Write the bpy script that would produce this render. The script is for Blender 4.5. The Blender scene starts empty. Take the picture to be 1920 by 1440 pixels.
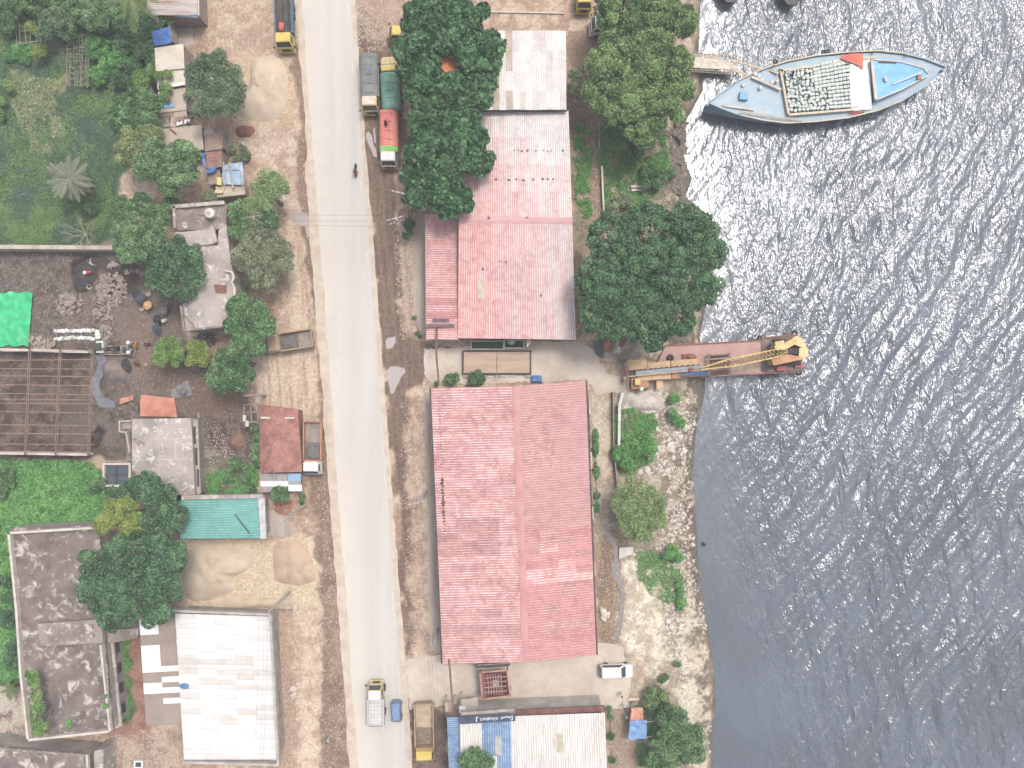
import bpy, math, random
import numpy as np
from mathutils import Vector, Matrix

# ------------------------------------------------------------------ camera, sky, sun, exposure
SC = bpy.context.scene
COL = SC.collection
PXM, CAMH = 14.0, 95.0            # photo pixels per metre on the ground, drone height in metres
cam = bpy.data.cameras.new('drone_camera'); cam.sensor_width = 36.0
cam.lens = 36.0 * CAMH / (1920 / PXM); cam.clip_start = 0.5; cam.clip_end = 3000
camo = bpy.data.objects.new('drone_camera', cam); COL.objects.link(camo)
camo.location = (0, 0, CAMH); SC.camera = camo

SUN_EL, SUN_AZ = math.radians(66), math.radians(41)       # azimuth clockwise from +Y (top of the picture)
wd = bpy.data.worlds.new('World'); SC.world = wd; wd.use_nodes = True
nt = wd.node_tree; bg = nt.nodes['Background']
sky = nt.nodes.new('ShaderNodeTexSky'); sky.sky_type = 'NISHITA'; sky.sun_disc = False
sky.sun_elevation = SUN_EL; sky.sun_rotation = SUN_AZ; sky.dust_density = 4.0; sky.air_density = 1.0
hs = nt.nodes.new('ShaderNodeHueSaturation'); hs.inputs['Saturation'].default_value = 0.45
nt.links.new(sky.outputs[0], hs.inputs['Color']); nt.links.new(hs.outputs[0], bg.inputs[0])
bg.inputs[1].default_value = 0.15
sl = bpy.data.lights.new('sun', 'SUN'); sl.energy = 1.5; sl.angle = math.radians(14); sl.color = (1.0, 0.965, 0.925)
so = bpy.data.objects.new('sun', sl); COL.objects.link(so)
sd = Vector((math.sin(SUN_AZ) * math.cos(SUN_EL), math.cos(SUN_AZ) * math.cos(SUN_EL), math.sin(SUN_EL)))
so.rotation_euler = sd.to_track_quat('Z', 'Y').to_euler(); so.location = sd * 150
SC.view_settings.view_transform = 'Standard'; SC.view_settings.look = 'None'
SC.view_settings.exposure = 1.1; SC.view_settings.gamma = 1.0
SC.cycles.use_denoising = True; SC.cycles.max_bounces = 6; SC.cycles.transparent_max_bounces = 8
SC.cycles.caustics_reflective = False; SC.cycles.caustics_refractive = False

# ------------------------------------------------------------------ helpers
R = random.Random(7)
NR = np.random.default_rng(11)
def W(px, py, z=0.0):
    k = (CAMH - z) / CAMH / PXM
    return Vector(((px - 960) * k, (720 - py) * k, z))
def WP(pts, z=0.0): return [W(a, b, z) for a, b in pts]
EXPO = 2.0
def lin(v):
    v /= 255.0
    return v / 12.92 if v <= 0.04045 else ((v + 0.055) / 1.055) ** 2.4
def c(r, g, b):
    v = [lin(x) / EXPO for x in (r, g, b)]; g_ = sum(v) / 3
    return tuple(min(0.82, x * 0.88 + g_ * 0.12) for x in v)

def _n2(x, y, s):
    xi = np.floor(x); yi = np.floor(y); fx = x - xi; fy = y - yi
    fx = fx * fx * (3 - 2 * fx); fy = fy * fy * (3 - 2 * fy)
    def h(a, b):
        v = np.sin(a * 127.1 + b * 311.7 + s * 74.7) * 43758.5453
        return v - np.floor(v)
    return (h(xi, yi) * (1 - fx) + h(xi + 1, yi) * fx) * (1 - fy) + (h(xi, yi + 1) * (1 - fx) + h(xi + 1, yi + 1) * fx) * fy
def fbm(x, y, s=0, o=4, gain=0.5):
    a, t, n = 1.0, 0.0, 0.0
    x = np.asarray(x, float); y = np.asarray(y, float)
    for i in range(o):
        t = t + a * _n2(x + i * 17.3, y - i * 9.1, s + i); n += a
        a *= gain; x = x * 2.03; y = y * 2.03
    return t / n
def sstep(t): t = np.clip(t, 0, 1); return t * t * (3 - 2 * t)
def poly_sd(px, py, poly):
    """signed distance, positive inside"""
    d = np.full(px.shape, 1e9); ins = np.zeros(px.shape, bool); n = len(poly)
    for i in range(n):
        ax, ay = poly[i]; bx, by = poly[(i + 1) % n]; ex, ey = bx - ax, by - ay
        t = np.clip(((px - ax) * ex + (py - ay) * ey) / (ex * ex + ey * ey + 1e-9), 0, 1)
        d = np.minimum(d, np.hypot(px - ax - t * ex, py - ay - t * ey))
        cr = ((ay > py) != (by > py)) & (px < ex * (py - ay) / (ey if abs(ey) > 1e-9 else 1e-9) + ax)
        ins ^= cr
    return np.where(ins, d, -d)

def tag(o, label=None, cat=None, group=None, kind=None):
    if label: o['label'] = label
    if cat: o['category'] = cat
    if group: o['group'] = group
    if kind: o['kind'] = kind
    return o
def thing(name, label, cat, loc=(0, 0, 0), rotz=0.0, group=None):
    o = bpy.data.objects.new(name, None); COL.objects.link(o); o.empty_display_size = 0.3
    o.location = loc; o.rotation_euler = (0, 0, rotz)
    return tag(o, label, cat, group)
def copy_tree(o, parent=None):
    k = o.copy(); COL.objects.link(k); k.parent = parent
    for ch in o.children: copy_tree(ch, k)
    return k
def root_loc(p):
    v = Vector((0, 0, 0))
    while p is not None: v += p.location; p = p.parent
    return v
def setmats(o, m):
    for x in (m if isinstance(m, (list, tuple)) else [m]): o.data.materials.append(x)

class MB:
    def __init__(s): s.v = []; s.f = []; s.m = []; s.cur = 0
    def add(s, vs, fs):
        b = len(s.v); s.v += [tuple(x) for x in vs]
        for f in fs: s.f.append(tuple(b + i for i in f)); s.m.append(s.cur)
        return s
    def box(s, x0, x1, y0, y1, z0, z1, M=None):
        vs = [Vector(p) for p in ((x0, y0, z0), (x1, y0, z0), (x1, y1, z0), (x0, y1, z0), (x0, y0, z1), (x1, y0, z1), (x1, y1, z1), (x0, y1, z1))]
        if M is not None: vs = [M @ p for p in vs]
        return s.add(vs, [(0, 3, 2, 1), (4, 5, 6, 7), (0, 1, 5, 4), (1, 2, 6, 5), (2, 3, 7, 6), (3, 0, 4, 7)])
    def bar(s, p, q, w, h=None):
        p, q = Vector(p), Vector(q); d = q - p; L = d.length
        if L < 1e-6: return s
        h = w if h is None else h; d /= L
        up = Vector((0, 0, 1)) if abs(d.z) < 0.95 else Vector((1, 0, 0))
        a = d.cross(up).normalized(); b = a.cross(d)
        M = Matrix((d, a, b)).transposed().to_4x4(); M.translation = p
        return s.box(0, L, -w / 2, w / 2, -h / 2, h / 2, M)
    def tube(s, pts, rad, n=6, cap=True):
        pts = [Vector(p) for p in pts]
        if not isinstance(rad, (list, tuple)): rad = [rad] * len(pts)
        b = len(s.v); ref = None
        for i, p in enumerate(pts):
            d = (pts[min(i + 1, len(pts) - 1)] - pts[max(i - 1, 0)])
            d = d.normalized() if d.length > 1e-9 else Vector((0, 0, 1))
            if ref is None: ref = Vector((1, 0, 0)) if abs(d.x) < 0.8 else Vector((0, 1, 0))
            a = d.cross(ref).normalized(); bb = d.cross(a).normalized(); ref = -bb if False else ref
            for k in range(n):
                t = 2 * math.pi * k / n
                s.v.append(tuple(p + (a * math.cos(t) + bb * math.sin(t)) * rad[i]))
        for i in range(len(pts) - 1):
            for k in range(n):
                k2 = (k + 1) % n
                s.f.append((b + i * n + k, b + i * n + k2, b + (i + 1) * n + k2, b + (i + 1) * n + k)); s.m.append(s.cur)
        if cap:
            s.f.append(tuple(b + k for k in range(n))[::-1]); s.m.append(s.cur)
            e = b + (len(pts) - 1) * n
            s.f.append(tuple(e + k for k in range(n))); s.m.append(s.cur)
        return s
    def prism(s, poly, z0, z1):
        n = len(poly); vs = [(p[0], p[1], z0) for p in poly] + [(p[0], p[1], z1) for p in poly]
        ar = sum(poly[i][0] * poly[(i + 1) % n][1] - poly[(i + 1) % n][0] * poly[i][1] for i in range(n))
        fs = [tuple(range(n))[::-1], tuple(range(n, 2 * n))] + [(i, (i + 1) % n, n + (i + 1) % n, n + i) for i in range(n)]
        if ar < 0: fs = [f[::-1] for f in fs]
        return s.add(vs, fs)
    def lathe(s, prof, n=16, M=None):
        b = len(s.v)
        for r, z in prof:
            for k in range(n):
                t = 2 * math.pi * k / n; p = Vector((r * math.cos(t), r * math.sin(t), z))
                s.v.append(tuple(M @ p if M is not None else p))
        for i in range(len(prof) - 1):
            for k in range(n):
                k2 = (k + 1) % n
                s.f.append((b + i * n + k, b + i * n + k2, b + (i + 1) * n + k2, b + (i + 1) * n + k)); s.m.append(s.cur)
        return s
    def loft(s, rings, cap=True):
        b = len(s.v); n = len(rings[0])
        for r in rings: s.v += [tuple(p) for p in r]
        for i in range(len(rings) - 1):
            for k in range(n):
                k2 = (k + 1) % n
                s.f.append((b + i * n + k, b + i * n + k2, b + (i + 1) * n + k2, b + (i + 1) * n + k)); s.m.append(s.cur)
        if cap:
            s.f.append(tuple(b + k for k in range(n))[::-1]); s.m.append(s.cur)
            e = b + (len(rings) - 1) * n; s.f.append(tuple(e + k for k in range(n))); s.m.append(s.cur)
        return s
    def grid(s, P):
        """P: list of rows of points"""
        b = len(s.v); nu = len(P); nv = len(P[0])
        for r in P: s.v += [tuple(p) for p in r]
        for i in range(nu - 1):
            for j in range(nv - 1):
                s.f.append((b + i * nv + j, b + i * nv + j + 1, b + (i + 1) * nv + j + 1, b + (i + 1) * nv + j)); s.m.append(s.cur)
        return s
    def build(s, name, mat, parent=None, local=False, smooth=False, origin=None):
        me = bpy.data.meshes.new(name)
        off = Vector((0, 0, 0))
        if parent is not None and not local: off = root_loc(parent)
        if parent is None and not local:
            a = np.array(s.v); off = Vector(((a[:, 0].min() + a[:, 0].max()) / 2, (a[:, 1].min() + a[:, 1].max()) / 2, a[:, 2].min())) if origin is None else Vector(origin)
        me.from_pydata([(x - off.x, y - off.y, z - off.z) for x, y, z in s.v], [], s.f)
        if s.m and max(s.m) > 0: me.polygons.foreach_set('material_index', s.m)
        if smooth: me.polygons.foreach_set('use_smooth', [True] * len(s.f))
        me.update()
        o = bpy.data.objects.new(name, me); COL.objects.link(o); setmats(o, mat)
        if parent is not None: o.parent = parent
        elif not local: o.location = off
        return o
def npmesh(name, V, F, mat, attrs=None, colattr=None, smooth=False, origin=(0, 0, 0)):
    """quads from numpy arrays"""
    me = bpy.data.meshes.new(name); V = np.asarray(V, np.float32) - np.array(origin, np.float32)
    F = np.asarray(F, np.int32); nf, k = F.shape
    me.vertices.add(len(V)); me.vertices.foreach_set('co', V.ravel())
    me.loops.add(nf * k); me.loops.foreach_set('vertex_index', F.ravel())
    me.polygons.add(nf); me.polygons.foreach_set('loop_start', np.arange(0, nf * k, k, dtype=np.int32))
    me.update(calc_edges=True)
    if smooth: me.polygons.foreach_set('use_smooth', np.ones(nf, bool))
    for nm, (dom, arr) in (attrs or {}).items():
        a = me.attributes.new(nm, 'FLOAT', dom); a.data.foreach_set('value', np.asarray(arr, np.float32).ravel())
    if colattr is not None:
        a = me.attributes.new('Col', 'FLOAT_COLOR', 'POINT')
        a.data.foreach_set('color', np.concatenate([colattr, np.ones((len(colattr), 1))], 1).astype(np.float32).ravel())
    o = bpy.data.objects.new(name, me); COL.objects.link(o); setmats(o, mat); o.location = origin
    return o

# ------------------------------------------------------------------ materials (procedural)
def nodes(name):
    m = bpy.data.materials.new(name); m.use_nodes = True
    t = m.node_tree; return m, t, t.nodes['Principled BSDF'], t.nodes.new, t.links.new
def noise(t, vec, scale, detail=5, rough=0.6, dist=0.0):
    n = t.nodes.new('ShaderNodeTexNoise'); n.inputs['Scale'].default_value = scale; n.inputs['Detail'].default_value = detail
    n.inputs['Roughness'].default_value = rough; n.inputs['Distortion'].default_value = dist
    t.links.new(vec, n.inputs['Vector']); return n.outputs[0]
def ramp(t, fac, a, b):
    n = t.nodes.new('ShaderNodeMapRange'); n.interpolation_type = 'SMOOTHSTEP'
    n.inputs[1].default_value = a; n.inputs[2].default_value = b; t.links.new(fac, n.inputs[0]); return n.outputs[0]
def mix(t, fac, a, b, mode='MIX'):
    n = t.nodes.new('ShaderNodeMix'); n.data_type = 'RGBA'; n.blend_type = mode
    for v, i in ((fac, 0), (a, 6), (b, 7)):
        if isinstance(v, (int, float)): n.inputs[i].default_value = v
        elif isinstance(v, tuple): n.inputs[i].default_value = (*v, 1)
        else: t.links.new(v, n.inputs[i])
    return n.outputs[2]
def math_(t, op, a, b=0.0):
    n = t.nodes.new('ShaderNodeMath'); n.operation = op
    for v, i in ((a, 0), (b, 1)):
        if isinstance(v, (int, float)): n.inputs[i].default_value = v
        else: t.links.new(v, n.inputs[i])
    return n.outputs[0]
MATS = {}
def M(name, c1, c2=None, c3=None, scale=0.5, rough=0.85, f2=(0.4, 0.62), f3=(0.58, 0.68), s3=6.0, rnd=0.0, bump=0.0, metal=0.0, stretch=None, crest=None, grain=0.12, amt3=1.0, spec=0.3):
    if name in MATS: return MATS[name]
    m, t, b, new, link = nodes(name)
    vec = new('ShaderNodeNewGeometry').outputs['Position']
    if stretch:
        mp = new('ShaderNodeMapping'); mp.inputs['Scale'].default_value = stretch; link(vec, mp.inputs['Vector']); vec = mp.outputs[0]
    n1 = noise(t, vec, scale, 6, 0.62)
    colr = mix(t, ramp(t, n1, *f2), c1, c2 or tuple(x * 0.8 for x in c1))
    if c3 is not None:
        n3 = noise(t, vec, scale * s3, 5, 0.7, 0.6)
        colr = mix(t, math_(t, 'MULTIPLY', ramp(t, n3, *f3), amt3), colr, c3)
    if crest is not None:
        at = new('ShaderNodeAttribute'); at.attribute_name = 'crest'
        nn = noise(t, vec, 1.3, 4, 0.7)
        colr = mix(t, math_(t, 'MULTIPLY', at.outputs['Fac'], ramp(t, nn, 0.35, 0.6)), colr, crest)  # lighter rib crests: painted glint on the rib tops together with paint wear
    fine = noise(t, vec, 9.0, 3, 0.7)
    val = math_(t, 'ADD', math_(t, 'MULTIPLY', fine, 2 * grain), 1 - grain)
    if rnd:
        oi = new('ShaderNodeObjectInfo')
        val = math_(t, 'MULTIPLY', val, math_(t, 'ADD', math_(t, 'MULTIPLY', oi.outputs['Random'], 2 * rnd), 1 - rnd))
    cc = new('ShaderNodeCombineColor')
    for i in range(3): link(val, cc.inputs[i])
    colr = mix(t, 1.0, colr, cc.outputs[0], 'MULTIPLY')
    link(colr, b.inputs['Base Color']); b.inputs['Roughness'].default_value = rough; b.inputs['Metallic'].default_value = metal
    b.inputs['Specular IOR Level'].default_value = spec
    if bump:
        bn = new('ShaderNodeBump'); bn.inputs['Strength'].default_value = min(1, bump * 10); bn.inputs['Distance'].default_value = bump
        link(noise(t, vec, 7.0, 5, 0.7), bn.inputs['Height']); link(bn.outputs[0], b.inputs['Normal'])
    MATS[name] = m; return m
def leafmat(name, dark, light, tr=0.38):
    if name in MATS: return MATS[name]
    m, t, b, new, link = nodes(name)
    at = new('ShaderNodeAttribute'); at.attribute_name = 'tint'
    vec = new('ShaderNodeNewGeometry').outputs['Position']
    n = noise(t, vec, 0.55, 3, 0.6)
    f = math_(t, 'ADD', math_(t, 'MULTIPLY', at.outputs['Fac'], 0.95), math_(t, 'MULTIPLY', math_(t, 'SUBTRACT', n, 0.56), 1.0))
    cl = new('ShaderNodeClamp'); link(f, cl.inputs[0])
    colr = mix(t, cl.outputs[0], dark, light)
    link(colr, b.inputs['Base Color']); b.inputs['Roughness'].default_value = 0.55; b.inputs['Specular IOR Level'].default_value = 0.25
    tl = new('ShaderNodeBsdfTranslucent'); link(colr, tl.inputs[0])
    ms = new('ShaderNodeMixShader'); ms.inputs[0].default_value = tr
    link(b.outputs[0], ms.inputs[1]); link(tl.outputs[0], ms.inputs[2]); link(ms.outputs[0], t.nodes['Material Output'].inputs[0])
    MATS[name] = m; return m
# ------------------------------------------------------------------ ground
SHORE = [(1306, -2600), (1305, 0), (1300, 100), (1310, 160), (1284, 205), (1262, 245), (1270, 290), (1288, 330), (1274, 368), (1312, 400), (1322, 470), (1318, 560), (1302, 630), (1316, 690), (1312, 740), (1298, 800), (1290, 880), (1296, 960), (1300, 1040), (1306, 1120), (1322, 1200), (1330, 1260), (1334, 1320), (1326, 1380), (1330, 1440), (1340, 4200)]
SEA = SHORE + [(9000, 4200), (9000, -2600)]
def axis(a, b, step, far):
    core = np.arange(a, b + step, step); g = [step * 1.6 ** k for k in range(1, 16)]
    lo, hi = [core[0]], [core[-1]]
    for d in g:
        if hi[-1] < far: hi.append(hi[-1] + d)
        if lo[-1] > -far: lo.append(lo[-1] - d)
    return np.concatenate([np.array(lo[1:])[::-1], core, np.array(hi[1:])])
gx = axis(-72, 29, 0.2, 320); gy = axis(-54.5, 54.5, 0.2, 320)
gx = gx[gx < 60]
X, Y = np.meshgrid(gx, gy); PX = X * PXM + 960; PY = 720 - Y * PXM
wx = PX + (fbm(PX / 26, PY / 26, 3, 4) - 0.5) * 34; wy = PY + (fbm(PX / 26, PY / 26, 9, 4) - 0.5) * 34
def A(*rgb): return np.array(c(*rgb))
big = fbm(PX / 70, PY / 70, 1, 5)[..., None]; med = fbm(PX / 16, PY / 16, 2, 5, 0.62)[..., None]; fin = fbm(PX / 5, PY / 5, 4, 3)[..., None]
streak = fbm((PX - PY * 0.075) / 5, PY / 90, 6, 4, 0.6)[..., None]
t1 = sstep((big * 0.45 + med * 0.55 - 0.38) / 0.24)
G = A(176, 142, 122) * (1 - t1) + A(216, 188, 166) * t1
G = G * (0.86 + 0.28 * fin)
peb = np.full(PX.shape, 0.45); rel = np.full(PX.shape, 0.5)
SEAD = poly_sd(wx, wy, SEA); SEAD0 = poly_sd(PX, PY, SEA)
def zone(poly, col, soft=10, op=1.0, col2=None, warp=1.0, pb=None, rl=None, tex=None):
    global G, peb, rel
    d = poly_sd(PX + (wx - PX) * warp, PY + (wy - PY) * warp, poly)
    w = sstep(d / soft + 0.5) * op
    k = np.array(col)
    if col2 is not None:
        tt = sstep(((med if tex is None else tex) - 0.40) / 0.2); k = np.array(col) * (1 - tt) + np.array(col2) * tt
    k = k * (0.88 + 0.24 * fin)
    G = G * (1 - w[..., None]) + k * w[..., None]
    if pb is not None: peb = peb * (1 - w) + pb * w
    if rl is not None: rel = rel * (1 - w) + rl * w
# green field, quarry, yards
zone([(-900, -2000), (285, -2000), (300, 0), (285, 90), (262, 150), (235, 260), (235, 330), (210, 400), (230, 462), (-900, 470)], A(70, 100, 62), 14, 1, A(92, 110, 92), pb=0.05)
zone([(20, 120), (130, 130), (120, 190), (90, 300), (60, 290), (20, 200)], A(118, 138, 78), 30, 0.75, A(168, 142, 112), warp=1.6)
zone([(130, 190), (215, 200), (205, 330), (160, 440), (100, 400), (20, 400), (10, 330), (110, 300)], A(94, 104, 108), 30, 0.8, A(78, 100, 82), warp=1.6)
zone([(45, 100), (130, 95), (128, 130), (20, 130)], A(128, 112, 98), 10, 0.8)
zone([(0, 15), (88, 15), (88, 26), (0, 26)], A(160, 110, 92), 5, 0.9)
zone([(-900, 464), (330, 464), (345, 560), (348, 630), (420, 690), (480, 770), (480, 900), (380, 930), (230, 860), (-900, 860)], A(101, 86, 79), 14, 1, A(125, 108, 99), pb=0.6, rl=1.6)
zone([(-900, 475), (130, 475), (120, 560), (120, 640), (-900, 655)], A(120, 104, 98), 16, 0.8, A(92, 80, 75), pb=1.0)
zone([(140, 485), (190, 478), (185, 520), (172, 545), (140, 545), (132, 520)], A(60, 53, 49), 7, 1, pb=0.1)
zone([(190, 480), (265, 490), (265, 520), (240, 560), (250, 610), (232, 620), (222, 560), (190, 500)], A(82, 72, 67), 10, 0.9, pb=0.2)
zone([(225, 555), (260, 580), (300, 660), (260, 700), (300, 740), (250, 730), (220, 640), (205, 600)], A(144, 120, 106), 24, 0.7, pb=0.3)
zone([(290, 550), (330, 560), (345, 640), (310, 650), (270, 600)], A(135, 116, 110), 16, 0.7, pb=0.15)
zone([(-900, 655), (178, 660), (172, 856), (-900, 860)], A(94, 77, 68), 8, 1, A(125, 104, 94), pb=0.4)
zone([(120, 760), (170, 730), (175, 840), (110, 842)], A(122, 106, 99), 10, 0.7, pb=0.1)
zone([(175, 770), (205, 760), (205, 840), (168, 850)], A(129, 116, 111), 8, 0.6, pb=0.2)
zone([(172, 810), (185, 800), (195, 808), (192, 830), (178, 848), (170, 840)], A(60, 52, 50), 5, 1, pb=0.05)
zone([(300, 690), (420, 690), (470, 760), (380, 790), (300, 760)], A(129, 101, 87), 18, 0.8, pb=0.4)
zone([(368, 790), (440, 770), (480, 800), (470, 880), (420, 870), (372, 860)], A(94, 75, 70), 10, 0.9, A(120, 99, 91), pb=0.9)
zone([(370, 820), (420, 850), (440, 905), (380, 910), (372, 880)], A(176, 160, 146), 12, 0.8, A(120, 118, 92), pb=1.0)
zone([(375, 890), (485, 870), (485, 930), (375, 930)], A(82, 108, 62), 14, 0.85, A(118, 110, 84), pb=0.3)
zone([(-900, 855), (165, 862), (215, 900), (235, 985), (20, 995), (0, 1000), (-900, 1000)], A(78, 112, 58), 10, 1, A(112, 140, 74), pb=0.1)
zone([(-900, 995), (26, 995), (60, 1290), (-900, 1290)], A(64, 96, 56), 10, 1, A(94, 124, 72), pb=0.1)
zone([(-5, 1120), (14, 1140), (24, 1200), (8, 1200)], A(150, 122, 108), 8, 0.9, pb=1.0)
zone([(-900, 1285), (30, 1290), (60, 1390), (-900, 1400)], A(140, 118, 106), 12, 1, A(196, 182, 170), pb=1.0)
zone([(215, 1185), (270, 1180), (282, 1370), (300, 1400), (200, 1400), (195, 1370), (235, 1360)], A(152, 106, 92), 10, 1, A(170, 128, 112), pb=0.4)
zone([(222, 1200), (240, 1200), (250, 1350), (232, 1355)], A(80, 108, 62), 8, 0.9, pb=0.2)
zone([(205, 1390), (345, 1370), (345, 1700), (200, 1700)], A(196, 168, 150), 14, 0.9, A(160, 130, 116), pb=0.8)
# the sandy west yards, with wheel ruts
zone([(370, 0), (560, 0), (560, 130), (450, 110), (400, 100), (370, 60)], A(218, 194, 166), 24, 0.75, A(182, 150, 130))
zone([(440, 100), (545, 100), (560, 230), (440, 240)], A(214, 184, 150), 20, 0.6)
zone([(470, 260), (560, 240), (580, 330), (530, 330), (470, 300)], A(222, 196, 176), 18, 0.8, A(180, 146, 128))
zone([(540, 480), (590, 440), (610, 700), (580, 800), (480, 760), (500, 680), (545, 600)], A(222, 196, 172), 24, 0.85, A(190, 158, 138), tex=streak)
zone([(340, 1010), (590, 1005), (600, 1140), (340, 1142)], A(220, 196, 166), 12, 1.0, A(214, 188, 158), pb=0.05)
zone([(515, 1160), (640, 1150), (660, 1440), (525, 1440)], A(230, 204, 180), 20, 0.8, A(192, 160, 140), pb=0.8)
zone([(505, 1140), (545, 1150), (560, 1440), (520, 1440)], A(186, 152, 132), 8, 0.9, pb=0.2)
# wet mud along both sides of the road
zone([(552, 84), (566, 90), (585, 300), (600, 420), (612, 560), (628, 760), (655, 1000), (668, 1300), (676, 1700), (606, 1700), (604, 1440), (602, 1300), (606, 1150), (596, 1050), (592, 990), (578, 930), (584, 860), (602, 800), (602, 700), (594, 620), (568, 450), (556, 330), (564, 240), (548, 120)], A(140, 112, 97), 8, 0.95, A(150, 121, 105), tex=streak, pb=0.15, warp=0.8)
zone([(606, 1000), (650, 1000), (668, 1440), (625, 1440)], A(137, 109, 95), 14, 0.7, A(165, 139, 123), pb=0.7)
zone([(664, 20), (700, 20), (730, 80), (760, 100), (760, 300), (740, 320), (745, 420), (748, 520), (752, 620), (790, 645), (860, 660), (800, 700), (765, 740), (762, 820), (765, 1000), (775, 1230), (758, 1230), (740, 900), (722, 700), (700, 480), (688, 380), (676, 200)], A(121, 99, 87), 10, 0.95, A(139, 113, 99), tex=streak, pb=0.12)
zone([(748, 430), (776, 420), (776, 620), (755, 625)], A(186, 158, 140), 10, 0.8, A(164, 138, 126), tex=streak, pb=0.7)
zone([(764, 750), (800, 740), (812, 1225), (775, 1225)], A(176, 146, 128), 12, 0.8, A(206, 178, 158), pb=0.8)
zone([(780, 1330), (842, 1325), (845, 1700), (765, 1700), (770, 1330)], A(116, 95, 87), 6, 1.0, A(137, 116, 104), pb=0.6)
zone([(660, 0), (760, -20), (760, 60), (720, 90), (670, 40)], A(196, 164, 144), 16, 0.7, A(164, 130, 114), pb=0.9)
zone([(905, -100), (1110, -100), (1100, 60), (905, 56)], A(212, 184, 162), 12, 1.0, A(186, 152, 132), pb=0.3)
zone([(1062, 60), (1130, 50), (1180, 60), (1110, 110), (1065, 200)], A(172, 142, 124), 14, 0.9, pb=0.5)
# east bank
zone([(1066, 200), (1300, 200), (1300, 410), (1100, 430), (1078, 640), (1070, 400)], A(166, 142, 124), 12, 1.0, A(126, 122, 92), pb=0.9)
zone([(1096, 235), (1110, 225), (1130, 410), (1106, 410)], A(152, 122, 106), 5, 1.0, A(164, 134, 118), pb=0.25, warp=0.3)
zone([(1100, 640), (1180, 600), (1250, 600), (1180, 690), (1140, 670)], A(140, 128, 122), 10, 0.9, A(170, 156, 146), pb=0.8)
zone([(1135, 715), (1330, 715), (1320, 1000), (1340, 1700), (1180, 1700), (1190, 1250), (1130, 1230), (1118, 990), (1105, 760)], A(188, 170, 152), 12, 1.0, A(150, 132, 116), pb=0.9, rl=1.8)
zone([(1165, 735), (1250, 728), (1250, 770), (1200, 775), (1165, 760)], A(218, 208, 194), 8, 0.9, A(196, 184, 168), pb=0.5)
zone([(1150, 770), (1230, 780), (1225, 860), (1180, 900), (1140, 870)], A(84, 110, 66), 12, 0.8, A(120, 120, 86), pb=0.3)
zone([(1104, 740), (1138, 735), (1142, 980), (1120, 985)], A(212, 192, 172), 7, 1.0, A(190, 166, 146), pb=0.2, warp=0.5)
zone([(1118, 990), (1165, 985), (1172, 1090), (1160, 1200), (1120, 1200)], A(166, 136, 114), 8, 1.0, A(146, 118, 100), pb=0.3)
zone([(1175, 1050), (1240, 1040), (1265, 1110), (1240, 1180), (1210, 1250), (1180, 1240), (1165, 1140)], A(240, 226, 204), 22, 0.95, A(204, 184, 160), pb=0.6, warp=1.4)
zone([(1130, 1240), (1215, 1225), (1210, 1330), (1150, 1340)], A(214, 190, 166), 14, 0.8, A(190, 164, 144), pb=0.4)
zone([(1140, 1325), (1185, 1300), (1200, 1440), (1145, 1700)], A(166, 142, 126), 10, 0.9, pb=0.6)
zone([(1240, 1150), (1310, 1150), (1326, 1250), (1330, 1440), (1295, 1440), (1270, 1300), (1215, 1260)], A(232, 218, 198), 18, 0.8, A(180, 160, 140), pb=1.0, warp=1.3)
band = (sstep((SEAD + 42) / 26) * sstep((14 - SEAD) / 20))
k = np.array(A(206, 188, 166)) * (1 - sstep((med - 0.42) / 0.12)) + np.array(A(122, 106, 94)) * sstep((med - 0.42) / 0.12)
bw = (band * np.where(PY > 640, 0.9, 0.7))[..., None]
G = G * (1 - bw) + k * (0.8 + 0.4 * fin) * bw; peb = peb * (1 - band) + band
wet = sstep((SEAD + 4) / 14)[..., None]; G = G * (1 - wet) + np.array(A(112, 104, 96)) * wet
Z = -0.07 * rel * fbm(PX / 9, PY / 9, 21, 4) ** 1.5
roadd = poly_sd(PX, PY, [(520, -3000), (880, -3000), (880, 4600), (520, 4600)])
Z = np.where((PX > 540) & (PX < 790), Z * 0.15, Z)
Z = Z - 0.15 * sstep((SEAD0 + 40) / 40) - 2.6 * sstep((SEAD0 + 12) / 60) - sstep((SEAD0 - 20) / 200) * 2
gm = G.mean(-1, keepdims=True); G = np.clip((gm + (G - gm) * 1.04) * np.array([0.98, 1.01, 0.97]), 0.01, 0.8)
nx, ny = len(gx), len(gy)
idx = np.arange(nx * ny).reshape(ny, nx)
Fq = np.stack([idx[:-1, :-1], idx[:-1, 1:], idx[1:, 1:], idx[1:, :-1]], -1).reshape(-1, 4)
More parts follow.
